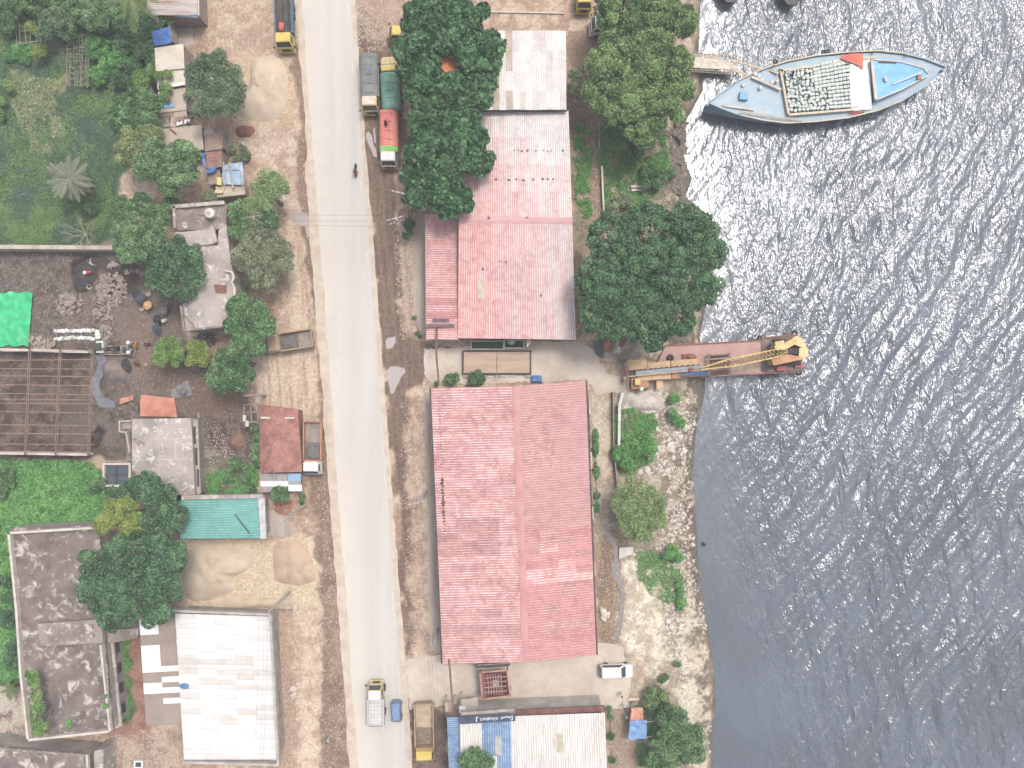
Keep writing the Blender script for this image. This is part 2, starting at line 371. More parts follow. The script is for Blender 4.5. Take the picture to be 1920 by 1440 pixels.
def groundmat():
    m, t, b, new, link = nodes('ground_soil')
    a = new('ShaderNodeAttribute'); a.attribute_name = 'Col'; p = new('ShaderNodeAttribute'); p.attribute_name = 'peb'
    vec = new('ShaderNodeNewGeometry').outputs['Position']
    n = noise(t, vec, 2.6, 6, 0.75); val = math_(t, 'ADD', math_(t, 'MULTIPLY', ramp(t, n, 0.3, 0.7), 0.62), 0.68)
    cc = new('ShaderNodeCombineColor'); [link(val, cc.inputs[i]) for i in range(3)]
    col = mix(t, 1.0, a.outputs['Color'], cc.outputs[0], 'MULTIPLY')
    v = new('ShaderNodeTexVoronoi'); v.inputs['Scale'].default_value = 3.2; v.inputs['Randomness'].default_value = 1.0; link(vec, v.inputs['Vector'])
    vc = new('ShaderNodeSeparateColor'); link(v.outputs['Color'], vc.inputs[0])
    stone = math_(t, 'MULTIPLY', math_(t, 'LESS_THAN', v.outputs['Distance'], 0.30), math_(t, 'GREATER_THAN', vc.outputs[0], 0.80))
    clump = ramp(t, noise(t, vec, 0.45, 4, 0.6), 0.46, 0.6)
    stone = math_(t, 'MULTIPLY', math_(t, 'MULTIPLY', stone, p.outputs['Fac']), clump)
    shade = mix(t, vc.outputs[1], c(190, 168, 150), c(245, 232, 215))
    link(mix(t, stone, col, shade), b.inputs['Base Color'])
    b.inputs['Roughness'].default_value = 0.95; b.inputs['Specular IOR Level'].default_value = 0.15
    bn = new('ShaderNodeBump'); bn.inputs['Strength'].default_value = 0.6; bn.inputs['Distance'].default_value = 0.08
    h = math_(t, 'ADD', n, math_(t, 'MULTIPLY', stone, 0.5)); link(h, bn.inputs['Height']); link(bn.outputs[0], b.inputs['Normal'])
    return m
go = npmesh('ground', np.stack([X, Y, Z], -1).reshape(-1, 3), Fq, groundmat(), {'peb': ('POINT', peb)}, G.reshape(-1, 3), True)
tag(go, 'bare brown and sandy soil of the yards and bank', 'ground', kind='structure')

# ------------------------------------------------------------------ water: real swell, fine ripples in the bump
def watermat():
    m, t, b, new, link = nodes('river_water')
    a = new('ShaderNodeAttribute'); a.attribute_name = 'rough'
    geo = new('ShaderNodeNewGeometry').outputs['Position']
    def st(rot, sx, sy):
        mp = new('ShaderNodeMapping'); mp.inputs['Rotation'].default_value = (0, 0, math.radians(rot)); mp.inputs['Scale'].default_value = (sx, sy, 1)
        link(geo, mp.inputs['Vector']); return mp.outputs[0]
    r1 = noise(t, st(18, 1.5, 0.6), 1.0, 2, 0.5, 0.6)
    r2 = noise(t, st(-12, 3.6, 1.7), 1.0, 2, 0.5, 0.4)
    h = math_(t, 'ADD', math_(t, 'MULTIPLY', r1, 0.30), math_(t, 'MULTIPLY', r2, 0.15))
    h = math_(t, 'MULTIPLY', h, a.outputs['Fac'])
    bn = new('ShaderNodeBump'); bn.inputs['Strength'].default_value = 1.0; bn.inputs["Distance"].default_value = 0.80
    link(h, bn.inputs['Height']); link(bn.outputs[0], b.inputs['Normal'])
    n = noise(t, geo, 0.06, 3, 0.5)
    link(mix(t, ramp(t, n, 0.35, 0.65), c(90, 97, 107), c(103, 111, 122)), b.inputs['Base Color'])
    b.inputs['Roughness'].default_value = 0.19; b.inputs['IOR'].default_value = 1.62; b.inputs['Specular IOR Level'].default_value = 0.5
    return m
wxs = np.concatenate([np.arange(18, 72, 0.2), np.geomspace(72.5, 330, 24)]); wys = axis(-54, 54, 0.2, 320)
WX, WY = np.meshgrid(wxs, wys); wpx = WX * PXM + 960; wpy = 720 - WY * PXM
off = np.clip(poly_sd(wpx, wpy, SEA), 0, None)
calm = sstep((wpy - 700) / 260) * (1 - sstep((off - 60) / 170))
amp = (0.42 + 0.58 * sstep(off / 330)) * (1 - 0.66 * calm) * (1 + 0.3 * sstep((wpy - 500) / 700))
WZ = np.zeros_like(WX); ww = NR.uniform(0, 1, (46, 3))
bx = WX + 3.0 * (fbm(WX / 11, WY / 11, 61, 2) - 0.5); by = WY + 3.0 * (fbm(WX / 11, WY / 11, 67, 2) - 0.5)
for q0, q1, q2 in ww:                       # short crested sea: many sine trains about one heading
    lam = 1.0 * 5.0 ** q0; th = math.radians(-10) + (q1 - 0.5) * math.radians(64); kk = 2 * math.pi / lam
    WZ += 0.045 / kk * np.sin(kk * (bx * math.cos(th) + by * math.sin(th)) + q2 * 6.283)
WZ = -1.15 + amp * WZ
rgh = (0.25 + 0.75 * sstep(off / 140)) * (1 - 0.35 * calm) * (0.6 + 0.8 * fbm(WX / 9, WY / 9, 51, 3))
ix = np.arange(WX.size).reshape(WX.shape)
wf = np.stack([ix[:-1, :-1], ix[:-1, 1:], ix[1:, 1:], ix[1:, :-1]], -1).reshape(-1, 4)
wo = npmesh('water', np.stack([WX, WY, WZ], -1).reshape(-1, 3), wf, watermat(), {'rough': ('POINT', rgh)}, None, True)
tag(wo, 'grey blue rippled river water glittering in the sun', 'water', kind='structure')

# ------------------------------------------------------------------ road, shoulders, concrete aprons, puddles
def strip(name, fl, fr, z, mat, y0=-2600, y1=4000, step=8, n=5, thick=0.0):
    rows = []
    ys = list(range(y0, -60, 200)) + list(range(-60, 1500, step)) + list(range(1500, y1, 200))
    for y in ys:
        a, b2 = fl(y), fr(y); rows.append([W(a + (b2 - a) * k / (n - 1), y, z) for k in range(n)])
    return MB().grid([r[::-1] for r in rows]).build(name, mat, smooth=True)
def jit(y, s, a, f=30.0): return float((fbm(np.array([y / f]), np.array([s * 3.7]), s, 4)[0] - 0.5) * 2 * a)
EL = lambda y: 566 + 0.0738 * y
ER = lambda y: 657 + 0.0752 * y
def roadmat():
    m, t, b, new, link = nodes('dusty_asphalt')
    geo = new('ShaderNodeNewGeometry').outputs['Position']
    mp = new('ShaderNodeMapping'); mp.inputs['Rotation'].default_value = (0, 0, math.radians(-4.25)); mp.inputs['Scale'].default_value = (1, 0.05, 1); link(geo, mp.inputs['Vector'])
    w = noise(t, mp.outputs[0], 0.55, 4, 0.6); w2 = noise(t, geo, 0.12, 4, 0.6)
    sx = new('ShaderNodeSeparateXYZ')
    mp2 = new('ShaderNodeMapping'); mp2.inputs['Rotation'].default_value = (0, 0, math.radians(-4.25)); link(geo, mp2.inputs['Vector']); link(mp2.outputs[0], sx.inputs[0])
    dust = ramp(t, math_(t, 'ADD', sx.outputs[0], math_(t, 'MULTIPLY', w, 3.0)), -18.6, -23.4)
    col = mix(t, ramp(t, w, 0.35, 0.65), c(204, 197, 189), c(214, 206, 197))
    col = mix(t, math_(t, 'MULTIPLY', dust, ramp(t, w2, 0.2, 0.7)), col, c(226, 213, 196))
    f = noise(t, geo, 14, 2, 0.7); f2 = noise(t, geo, 1.4, 4, 0.7)
    v = math_(t, 'ADD', math_(t, 'MULTIPLY', f, 0.22), math_(t, 'ADD', math_(t, 'MULTIPLY', f2, 0.14), 0.82))
    cc = new('ShaderNodeCombineColor'); [link(v, cc.inputs[i]) for i in range(3)]
    link(mix(t, 1.0, col, cc.outputs[0], 'MULTIPLY'), b.inputs['Base Color']); b.inputs['Roughness'].default_value = 0.9
    return m
sandm = M('shoulder_sand', c(220, 203, 182), c(206, 186, 164), c(190, 164, 144), scale=0.7, rough=0.95, bump=0.03, amt3=0.6)
tag(strip('road_shoulder', lambda y: EL(y) - 13 - 4 * (y > 300) + jit(y, 2, 5), lambda y: EL(y) + 14, 0.012, sandm), 'strip of pale sand along the west edge of the road', 'shoulder', kind='structure')
tag(strip('road_shoulder', lambda y: ER(y) - 10, lambda y: ER(y) + 9 + jit(y, 5, 4), 0.012, sandm), 'narrow strip of pale sand along the east edge of the road', 'shoulder', kind='structure')
road = strip('road', lambda y: EL(y) + jit(y, 8, 4, 60), lambda y: ER(y) + jit(y, 12, 2, 40), 0.03, roadmat(), n=3)
tag(road, 'dusty pale grey two lane road running past the warehouses', 'road', kind='structure')
linem = M('worn_line_paint', c(228, 222, 215), c(214, 206, 198), scale=1.5, rough=0.8)
for y0, y1 in ((5, 30), (36, 58), (120, 140), (330, 356), (470, 500), (1100, 1124), (1130, 1172), (1240, 1330), (1345, 1400)):
    MB().grid([[W(ER(y) - 4.5, y, 0.036), W(ER(y) - 6.3, y, 0.036)] for y in (y0, (y0 + y1) / 2, y1)]).build('edge_line', linem, road)
conc = M('apron_concrete', c(222, 206, 188), c(206, 188, 170), c(184, 164, 146), scale=0.25, rough=0.92, s3=8, amt3=0.55, bump=0.01)
conc2 = M('old_pavement', c(196, 180, 164), c(176, 158, 144), c(150, 134, 122), scale=0.4, rough=0.92, s3=5, amt3=0.6, stretch=(1, 0.25, 1), bump=0.01)
def sheet(name, pts, z, mat, label, cat, rough_edge=0.0):
    p = []
    n = len(pts)
    for i in range(n):
        a, b2 = pts[i], pts[(i + 1) % n]; L = math.hypot(b2[0] - a[0], b2[1] - a[1]); k = max(1, int(L / 6)) if rough_edge else 1
        for j in range(k):
            t = j / k; p.append((a[0] + (b2[0] - a[0]) * t + (R.uniform(-1, 1) * rough_edge), a[1] + (b2[1] - a[1]) * t + R.uniform(-1, 1) * rough_edge))
    return tag(MB().prism(WP(p), z - 0.12, z).build(name, mat), label, cat, kind='structure')
sheet('concrete_apron', [(763, 1238), (780, 1232), (1128, 1205), (1168, 1212), (1172, 1240), (1185, 1252), (1178, 1325), (1140, 1332), (960, 1345), (838, 1322), (768, 1330)], 0.018, conc, 'cracked pale concrete yard between the red warehouse and the blue roofed shop', 'yard', 1.4)
sheet('concrete_apron', [(796, 654), (880, 650), (1000, 640), (1082, 640), (1110, 655), (1140, 700), (1165, 705), (1168, 735), (1120, 740), (1100, 712), (812, 722), (795, 700)], 0.018, conc, 'dusty concrete driveway between the two red warehouses', 'driveway', 2.0)
sheet('pavement', [(775, 418), (800, 416), (800, 632), (792, 628), (778, 608), (774, 500)], 0.02, conc2, 'strip of grey pavement beside the lean-to of the north warehouse', 'pavement', 0.6)
sheet('pavement', [(795, 735), (818, 735), (832, 1224), (806, 1224), (800, 960)], 0.02, conc2, 'strip of stained pavement along the west side of the south warehouse', 'pavement', 0.6)
sheet('pavement', [(326, 36), (360, 34), (363, 84), (330, 88)], 0.02, conc2, 'small bare concrete slab below the rusty shed', 'pavement', 0.6)
sheet('pavement', [(498, 958), (540, 952), (545, 1006), (500, 1006)], 0.02, conc2, 'small concrete slab beside the teal roof', 'pavement', 0.6)
pud = bpy.data.materials.new('puddle_water'); pud.use_nodes = True
pb = pud.node_tree.nodes['Principled BSDF']; pb.inputs['Base Color'].default_value = (*c(188, 174, 168), 1); pb.inputs['Roughness'].default_value = 0.12
strm = bpy.data.materials.new('drain_water'); strm.use_nodes = True
pb = strm.node_tree.nodes['Principled BSDF']; pb.inputs['Base Color'].default_value = (*c(150, 138, 132), 1); pb.inputs['Roughness'].default_value = 0.15
def puddle(pts, label, mat=pud, e=1.0): sheet('puddle', pts, 0.008, mat, label, 'puddle', e)
puddle([(724, 652), (722, 640), (728, 634), (741, 630), (742, 640), (736, 652), (728, 656)], 'small pale puddle at the east edge of the road')
puddle([(724, 700), (730, 688), (744, 686), (758, 690), (760, 698), (752, 708), (744, 724), (738, 738), (732, 740), (730, 722)], 'large pale puddle at the mouth of the driveway')
puddle([(546, 396), (556, 392), (566, 396), (578, 404), (584, 420), (580, 444), (576, 446), (572, 424), (560, 422), (548, 416)], 'puddle streaked by tyres on the west verge')
puddle([(686, 252), (692, 246), (698, 258), (704, 280), (708, 296), (700, 292), (692, 274)], 'muddy puddle beside the truck with the pink tarpaulin', e=1.6)
puddle([(700, 240), (703, 240), (705, 268), (702, 268)], 'thin rut of water beside the truck with the pink tarpaulin', e=0.4)
puddle([(574, 352), (580, 350), (584, 366), (580, 376), (576, 366)], 'small puddle on the west verge near the light green tree', e=0.7)
sheet('drain', [(1122, 1000), (1126, 988), (1140, 982), (1152, 980), (1152, 985), (1136, 990), (1146, 1000), (1154, 1012), (1160, 1034), (1158, 1056), (1168, 1086), (1172, 1112), (1170, 1150), (1164, 1190), (1152, 1200), (1148, 1192), (1158, 1172), (1162, 1140), (1164, 1112), (1156, 1088), (1146, 1080), (1146, 1058), (1152, 1046), (1150, 1026), (1140, 1010), (1130, 998), (1124, 1012)], 0.008, strm, 'grey drain trickling past the south warehouse', 'drain', 0.8)
# ------------------------------------------------------------------ builders for buildings
def wl(parent, poly, z1, mat, z0=-0.1, t=0.18, name='wall'):
    n = len(poly)
    for i in range(n):
        a, b2 = Vector((*poly[i][:2], 0)), Vector((*poly[(i + 1) % n][:2], 0)); d = (b2 - a).normalized()
        MB().bar((a + d * t / 2) + Vector((0, 0, (z0 + z1) / 2)), (b2 + d * t / 2 * 0.99) + Vector((0, 0, (z0 + z1) / 2)), t, z1 - z0).build(name, mat, parent)
def shrink(poly, d):
    cx = sum(p[0] for p in poly) / len(poly); cy = sum(p[1] for p in poly) / len(poly)
    return [Vector((p[0] + (cx - p[0]) * d / max(0.1, math.hypot(p[0] - cx, p[1] - cy)), p[1] + (cy - p[1]) * d / max(0.1, math.hypot(p[0] - cx, p[1] - cy)), 0)) for p in poly]
def cen(poly): return Vector((sum(p[0] for p in poly) / len(poly), sum(p[1] for p in poly) / len(poly), 0))
def roof(parent, c00, c10, c11, c01, nu, nv, sp, h, matfn, name='roof_sheet', ov=0.10, keep=None, jitter=0.0):
    """u runs down the slope along the ribs, v across them; every sheet is its own corrugated mesh"""
    off = root_loc(parent); out = []
    Lu = (c10 - c00).length; Lv = (c01 - c00).length
    for i in range(nu):
        for j in range(nv):
            if keep and not keep(i, j): continue
            u0, u1 = i / nu, min(1.0 + 0.0, (i + 1) / nu) + (ov / Lu if i < nu - 1 else 0)
            v0, v1 = j / nv, (j + 1) / nv + (0.03 / Lv if j < nv - 1 else 0)
            if jitter: u1 += R.uniform(-1, 1) * jitter / Lu; u0 += R.uniform(-1, 0) * jitter / Lu if i == 0 else 0
            nr = max(1, round((v1 - v0) * Lv / sp)) if sp else 1
            vs, cr = [], []
            pat = [(0.0, 0), (0.30, 0), (0.45, 1), (0.75, 1), (0.90, 0)] if sp else [(0.0, 0), (0.5, 0)]
            prof = [((r + q) / nr, k) for r in range(nr) for q, k in pat] + [(1.0, 0)]
            lift = (nu - 1 - i) * 0.014 + (j % 2) * 0.008
            for u in (u0, (u0 + u1) / 2, u1):
                for q, k in prof:
                    v = v0 + (v1 - v0) * q
                    p = (c00 * (1 - u) + c10 * u) * (1 - v) + (c01 * (1 - u) + c11 * u) * v
                    vs.append((p.x - off.x, p.y - off.y, p.z - off.z + k * h + lift)); cr.append(float(k))
            n = len(prof)
            fs = [(a * n + b2, a * n + b2 + 1, (a + 1) * n + b2 + 1, (a + 1) * n + b2) for a in range(2) for b2 in range(n - 1)]
            me = bpy.data.meshes.new(name); me.from_pydata(vs, [], fs)
            at = me.attributes.new('crest', 'FLOAT', 'POINT'); at.data.foreach_set('value', cr)
            if me.polygons[0].normal.z < 0: me.flip_normals()
            o = bpy.data.objects.new(name, me); COL.objects.link(o); o.parent = parent
            me.materials.append(matfn(i, j)); out.append(o)
    return out
def openings(parent, a, b2, n, z0, z1, w, matf, matp, name='window', out=0.12):
    a, b2 = Vector((*a[:2], 0)), Vector((*b2[:2], 0)); d = (b2 - a); L = d.length; d /= L; nrm = Vector((d.y, -d.x, 0))
    cc = root_loc(parent); mid = (a + b2) / 2
    if (mid - Vector((cc.x, cc.y, 0))).dot(nrm) < 0: nrm = -nrm
    for k in range(n):
        p = a + d * L * (k + 0.5) / n + nrm * out
        f = MB()
        for s in (-1, 1): f.bar(p + d * s * w / 2 + Vector((0, 0, z0)), p + d * s * w / 2 + Vector((0, 0, z1)), 0.09, 0.09)
        for z in (z0, z1): f.bar(p - d * w / 2 + Vector((0, 0, z)), p + d * w / 2 + Vector((0, 0, z)), 0.085, 0.085)
        fo = f.build(name, matf, parent)
        MB().bar(p - nrm * 0.02 - d * (w / 2 - 0.03) + Vector((0, 0, (z0 + z1) / 2)), p - nrm * 0.02 + d * (w / 2 - 0.03) + Vector((0, 0, (z0 + z1) / 2)), 0.03, z1 - z0 - 0.06).build('pane' if name == 'window' else 'leaf', matp, fo)
def parapet(parent, pts, z0, z1, t, mat, closed=True, name='parapet'):
    n = len(pts)
    for i in range(n if closed else n - 1):
        a, b2 = pts[i], pts[(i + 1) % n]; d = (Vector(b2) - Vector(a)).normalized() * t * 0.49
        a3 = Vector((a[0], a[1], (z0 + z1) / 2)); b3 = Vector((b2[0], b2[1], (z0 + z1) / 2)) - d * 1.04
        MB().bar(a3 - d, b3, t, z1 - z0 + 0.003 * (i % 2)).build(name, mat, parent)

plaster = M('grey_plaster', c(186, 174, 164), c(160, 148, 138), c(120, 108, 100), scale=0.6, amt3=0.6)
white_wall = M('white_wash_wall', c(224, 216, 206), c(200, 190, 180), c(150, 138, 128), scale=0.5, amt3=0.5)
steel_dark = M('dark_steel', c(86, 78, 76), c(66, 60, 58), rough=0.6)
rust = M('rust_steel', c(150, 100, 84), c(122, 82, 70), c(176, 128, 104), scale=1.2, rough=0.8)
rustD = M('rust_red_primer', c(166, 104, 94), c(140, 86, 78), c(186, 132, 116), scale=0.9, rough=0.8)
glassm = M('dark_glass', c(70, 78, 84), c(58, 64, 70), rough=0.12, grain=0.02, spec=0.6)
timber = M('grey_timber', c(176, 158, 142), c(148, 130, 116), c(118, 102, 92), scale=1.5)
bamboo = M('pale_bamboo', c(214, 196, 172), c(186, 166, 142), scale=2)
redA = M('roof_red', c(214, 152, 148), c(204, 138, 136), c(184, 138, 133), scale=0.35, crest=c(246, 208, 200), rough=0.6, rnd=0.05, amt3=0.5)
redB = M('roof_red_faded_and_glare', c(224, 160, 156), c(214, 144, 142), c(236, 198, 190), scale=0.5, crest=c(248, 220, 212), rough=0.65, rnd=0.04, amt3=0.6)
redC = M('roof_red_dirty', c(206, 144, 140), c(188, 130, 128), c(168, 122, 118), scale=0.5, crest=c(232, 190, 182), rough=0.75, rnd=0.06, s3=9)
redD = M('roof_red_dull', c(202, 150, 145), c(192, 138, 135), scale=0.3, crest=c(226, 170, 164), rough=0.6, rnd=0.03)
redE = M('roof_red_deep', c(208, 142, 140), c(198, 130, 130), c(180, 126, 124), scale=0.4, crest=c(236, 168, 164), rough=0.6, rnd=0.05, amt3=0.7)
pinks = [M('roof_pink_%d' % k, c(*[int(a + (b2 - a) * k / 4) for a, b2 in zip((224, 158, 153), (226, 214, 210))]), c(*[int(a + (b2 - a) * k / 4) for a, b2 in zip((214, 146, 143), (214, 202, 199))]), scale=0.4, crest=c(*[int(a + (b2 - a) * k / 4) for a, b2 in zip((246, 206, 198), (248, 238, 232))]), rough=0.65, rnd=0.04) for k in range(5)]
stainm = M('black_moss', c(84, 72, 72), c(110, 94, 92), scale=3)

# ------------------------------------------------------------------ south red warehouse
zE, zR = 4.2, 5.9
TL, TR, BR, BL = W(808, 728, zE), W(1098, 714, zE), W(1118, 1228, zE), W(830, 1245, zE)
RT, RB = W(967, 724, zR), W(986, 1241, zR)
wh = thing('warehouse', 'long red corrugated gable roofed warehouse south of the driveway', 'warehouse', cen([TL, TR, BR, BL]), group='red roofed warehouses')
ip = shrink([TL, TR, BR, BL], 0.7); wl(wh, ip, zE - 0.05, plaster)
for a, b2, r in ((ip[0], ip[1], RT), (ip[3], ip[2], RB)):
    rr = Vector((r.x, (a.y + b2.y) / 2, zR - 0.12))
    MB().add([(a.x, a.y, zE - 0.05), (b2.x, b2.y, zE - 0.05), tuple(rr)], [(0, 1, 2)]).build('gable_wall', plaster, wh)
def pickS(side):
    def f(i, j):
        v = j / 36.0; q = R.random()
        if side == 'W':
            if v < 0.12: return redA if q < .7 else redB
            if 0.45 < v < 0.6 and i > 0: return redC if q < .75 else redA
            if 0.8 < v < .9: return redC if q < .5 else redA
            return (redB if q < .55 else redA) if not (0.18 < v < .3 and i < 2) else redB
        if 0.08 < v < 0.32 and i < 2: return redC if q < .7 else redD
        if v < 0.52: return redD
        if .64 < v < 0.71: return redB if q < .6 else redE  # paler rows paint a whitish glare into the sheet colour
        return redE if q < .72 else (redC if q < .95 else redA)
    return f
roof(wh, RT, TL, BL, RB, 4, 36, 0.34, 0.055, pickS('W')); roof(wh, RT, TR, BR, RB, 4, 36, 0.34, 0.055, pickS('E'))
for s in (-1, 1):
    MB().add([RT + Vector((0, 0, .12)), RB + Vector((0, 0, .12)), RB + Vector((s * .45, 0, .06)), RT + Vector((s * .45, 0, .06))], [(0, 1, 2, 3)]).build('ridge_cap', redA, wh)
MB().bar(TL + Vector((-.12, 0, -.12)), BL + Vector((-.12, 0, -.12)), .2, .16).build('gutter', steel_dark, wh)
MB().bar(TR + Vector((.12, 0, -.12)), BR + Vector((.12, 0, -.12)), .2, .16).build('gutter', steel_dark, wh)
openings(wh, ip[0], ip[3], 6, 2.4, 3.5, 1.6, steel_dark, glassm); openings(wh, ip[1], ip[2], 6, 2.4, 3.5, 1.6, steel_dark, glassm)
openings(wh, ip[0], ip[1], 2, 0.05, 3.6, 4.5, steel_dark, rust, 'door'); openings(wh, ip[3], ip[2], 2, 0.05, 3.6, 4.5, steel_dark, rust, 'door')
def stain(parent, px, py, z, r, n=1):
    m = MB()
    for _ in range(n):
        p = W(px, py, z); rr = r * R.uniform(.6, 1.1) / PXM; k = 9
        m.prism([(p.x + math.cos(t / k * 6.283) * rr * R.uniform(.5, 1.1), p.y + math.sin(t / k * 6.283) * rr * R.uniform(.5, 1.2)) for t in range(k)], z - 0.05, z + 0.02)
    m.build('moss_patch', stainm, parent)
for k in range(46):
    f = k / 46; px = 823 + 11 * f + R.uniform(-1, 1); py = 745 + 275 * f
    zz = zE + (px - 808 - 22 * (py - 728) / 517) / 159 * (zR - zE) + .09
    stain(wh, px, py, zz, (1.6 if f < .55 or f > .85 else 4.2) * R.uniform(.7, 1.1))
stain(wh, 914, 1210, zE + .95, 3)

# ------------------------------------------------------------------ north pink warehouse with lean-to
zE2, zR2 = 4.3, 6.0
NL, NRt, SL, SRt = W(862, 208, zE2), W(1066, 208, zE2), W(858, 634, zE2), W(1080, 637, zE2)
RL, RR2 = W(860, 411, zR2), W(1073, 414, zR2)
wn = thing('warehouse', 'faded pink gable roofed warehouse beside the big dark tree', 'warehouse', cen([NL, NRt, SL, SRt]), group='red roofed warehouses')
ip = shrink([NL, NRt, SRt, SL], 0.6); wl(wn, ip, zE2 - 0.05, plaster)
def pk(base):
    def f(i, j):
        x = j / 16; t = (x * 2.6 + (0.3 + i * 0.85 if base else -0.2 + 0.5 * x)) + R.uniform(-.5, .5)
        return pinks[int(max(0, min(4, round(t))))]
    return f
roof(wn, RL, NL, NRt, RR2, 4, 17, 0.30, 0.05, lambda i, j: pk(True)(i, j)); roof(wn, RL, SL, SRt, RR2, 3, 17, 0.30, 0.05, pk(False))
for s in (-1, 1):
    MB().add([RL + Vector((0, 0, .12)), RR2 + Vector((0, 0, .12)), RR2 + Vector((0, s * .4, .06)), RL + Vector((0, s * .4, .06))], [(0, 1, 2, 3)]).build('ridge_cap', pinks[1], wn)
for px in [962, 972, 978, 990, 1004, 1018, 1027, 1034, 1054] : stain(wn, px + R.uniform(-2, 2), 283 + R.uniform(-1, 1), zE2 + .72, R.uniform(1.2, 2.4))
for px in [930, 953, 956, 968, 980, 984, 1000, 1018, 1027, 1037]: stain(wn, px, 337 + R.uniform(-2, 2), zE2 + 1.2, R.uniform(1.6, 3.6))
for px, py in ((937, 490), (949, 491), (905, 504), (1014, 554), (916, 409), (988, 408)): stain(wn, px, py, zR2 - (py - 411) / 225 * 1.7 + .09, 2.6)
skyl = M('fibre_skylight', c(214, 206, 176), c(196, 186, 150), c(160, 150, 110), scale=2)
a0 = zR2 - (528 - 411) / 225 * 1.7
MB().add([W(895, 526, a0 + .1), W(904, 526, a0 + .1), W(904, 559, a0 - .15), W(895, 559, a0 - .15)], [(0, 3, 2, 1)]).build('skylight', skyl, wn)
LA, LB, LC, LD = W(858, 402, 4.2), W(798, 402, 3.5), W(800, 636, 3.5), W(858, 637, 4.2)
wl(wn, [LB, LC, Vector((SL.x, LC.y, 0))], 3.4, white_wall, name='lean_to_wall')
roof(wn, LA, LB, LC, LD, 1, 18, 0.32, 0.05, lambda i, j: R.choice([redA, redE, redA, pinks[0]]), name='lean_to_sheet')
blk = M('black_sheet', c(128, 112, 116), c(108, 94, 98), scale=1)
for px0, px1, py0, py1, z in ((811, 842, 597, 603, 4.0), (800, 852, 608, 614, 4.0)):
    MB().add([W(px0, py0, z), W(px1, py0, z + .3), W(px1, py1, z + .3), W(px0, py1, z)], [(0, 3, 2, 1)]).build('patch_sheet', blk, wn)
openings(wn, ip[1], ip[2], 6, 2.4, 3.5, 1.5, steel_dark, glassm); openings(wn, ip[3], ip[2], 3, 0.05, 3.4, 3.0, steel_dark, rust, 'door')

# ------------------------------------------------------------------ white roofed store at the top
wr = [M('roof_white_a', c(226, 216, 208), c(214, 204, 196), c(188, 174, 164), scale=0.6, crest=c(240, 232, 226), rnd=0.05, amt3=0.6), M('roof_white_b', c(236, 228, 222), c(224, 214, 208), c(206, 194, 186), scale=0.5, crest=c(246, 240, 236), rnd=0.04, amt3=0.4), M('roof_white_rusty', c(212, 196, 178), c(196, 176, 156), c(170, 144, 124), scale=0.8, rnd=0.05)]
q = [W(884, 58, 5.6), W(1061, 58, 5.2), W(1062, 206, 5.2), W(886, 206, 5.6)]
st = thing('store_building', 'low building with whitish weathered sheet roof north of the pink warehouse', 'building', cen(q))
wl(st, shrink(q, .5), 5.0, plaster)
roof(st, q[0], q[3], q[2], q[1], 4, 14, 0.22, 0.03, lambda i, j: wr[2] if (j in (3, 5) and R.random() < .7) or j < 2 else R.choice(wr[:2] + wr[1:2]), jitter=0.04)
MB().bar(W(884, 206.6, 5.1), W(1063, 207, 4.9), .25, .3).build('gutter', steel_dark, st)

# ------------------------------------------------------------------ blue and white shop at the bottom
bl = M('roof_blue', c(126, 158, 196), c(110, 142, 184), c(176, 200, 224), scale=0.8, crest=c(170, 198, 228), rough=0.55, rnd=0.05, f3=(.62, .7))
cream = M('roof_cream', c(228, 220, 211), c(214, 204, 194), c(192, 176, 162), scale=0.5, crest=c(255, 250, 244), rnd=0.04, stretch=(3, .4, 1), amt3=0.6)
q = [W(862, 1346, 5.4), W(1134, 1336, 5.4), W(1142, 1560, 4.4), W(866, 1560, 4.4)]
sh = thing('shop_building', 'shop with patched blue and cream corrugated roof at the bottom edge', 'building', cen(q))
wl(sh, shrink(q, .3), 4.3, white_wall)
SX = lambda f: q[0] * (1 - f) + q[1] * f
def mm(i, j):
    if j < 7: return cream if (j < 4 or (j < 5 and i > 0)) and i < 2 and not (j < 4 and False) else bl
    return cream
roof(sh, q[0], q[3], q[2], q[1], 3, 20, 0.34, 0.055, lambda i, j: cream if (j < 3 or 7 <= j or (j == 4 and i == 1) or (j == 3 and i == 1)) else bl)
fas = M('sign_board_blue', c(78, 92, 112), c(66, 80, 100), scale=1, grain=.05)
a, b2 = W(864, 1338, 5.9), W(964, 1331, 5.9)
MB().bar(a + Vector((0, 0, -.2)), b2 + Vector((0, 0, -.2)), .35, .5).build('parapet', plaster, sh)
sg = thing('shop_sign', 'dark blue sign board with white lettering on the shop front', 'sign', (a + b2) / 2)
sa, sb = W(862, 1343.5, 5.75), W(966, 1337.5, 5.75)
d = (sb - sa).normalized(); up = Vector((0, -.72, .69)); up = (up - d * up.dot(d)).normalized(); nn = up.cross(d) * -1
if nn.z < 0: nn = -nn
L = (sb - sa).length
MB().add([sa, sb, sb + up * .9, sa + up * .9, sa - nn * .08, sb - nn * .08, sb + up * .9 - nn * .08, sa + up * .9 - nn * .08], [(0, 1, 2, 3), (7, 6, 5, 4), (0, 4, 5, 1), (1, 5, 6, 2), (2, 6, 7, 3), (3, 7, 4, 0)]).build('board', fas, sg)
wht = M('white_paint', c(246, 244, 240), c(232, 228, 222), scale=1, rough=.6)
def stroke(m, s0, t0, s1, t1, w=.07):
    m.bar(sa + d * s0 + up * t0 + nn * .02, sa + d * s1 + up * t1 + nn * .02, w, .02)
s = 2.1
lt = MB(); stroke(lt, s, .2, s, .75, .1); stroke(lt, s, .22, s + .25, .22)
s += .5
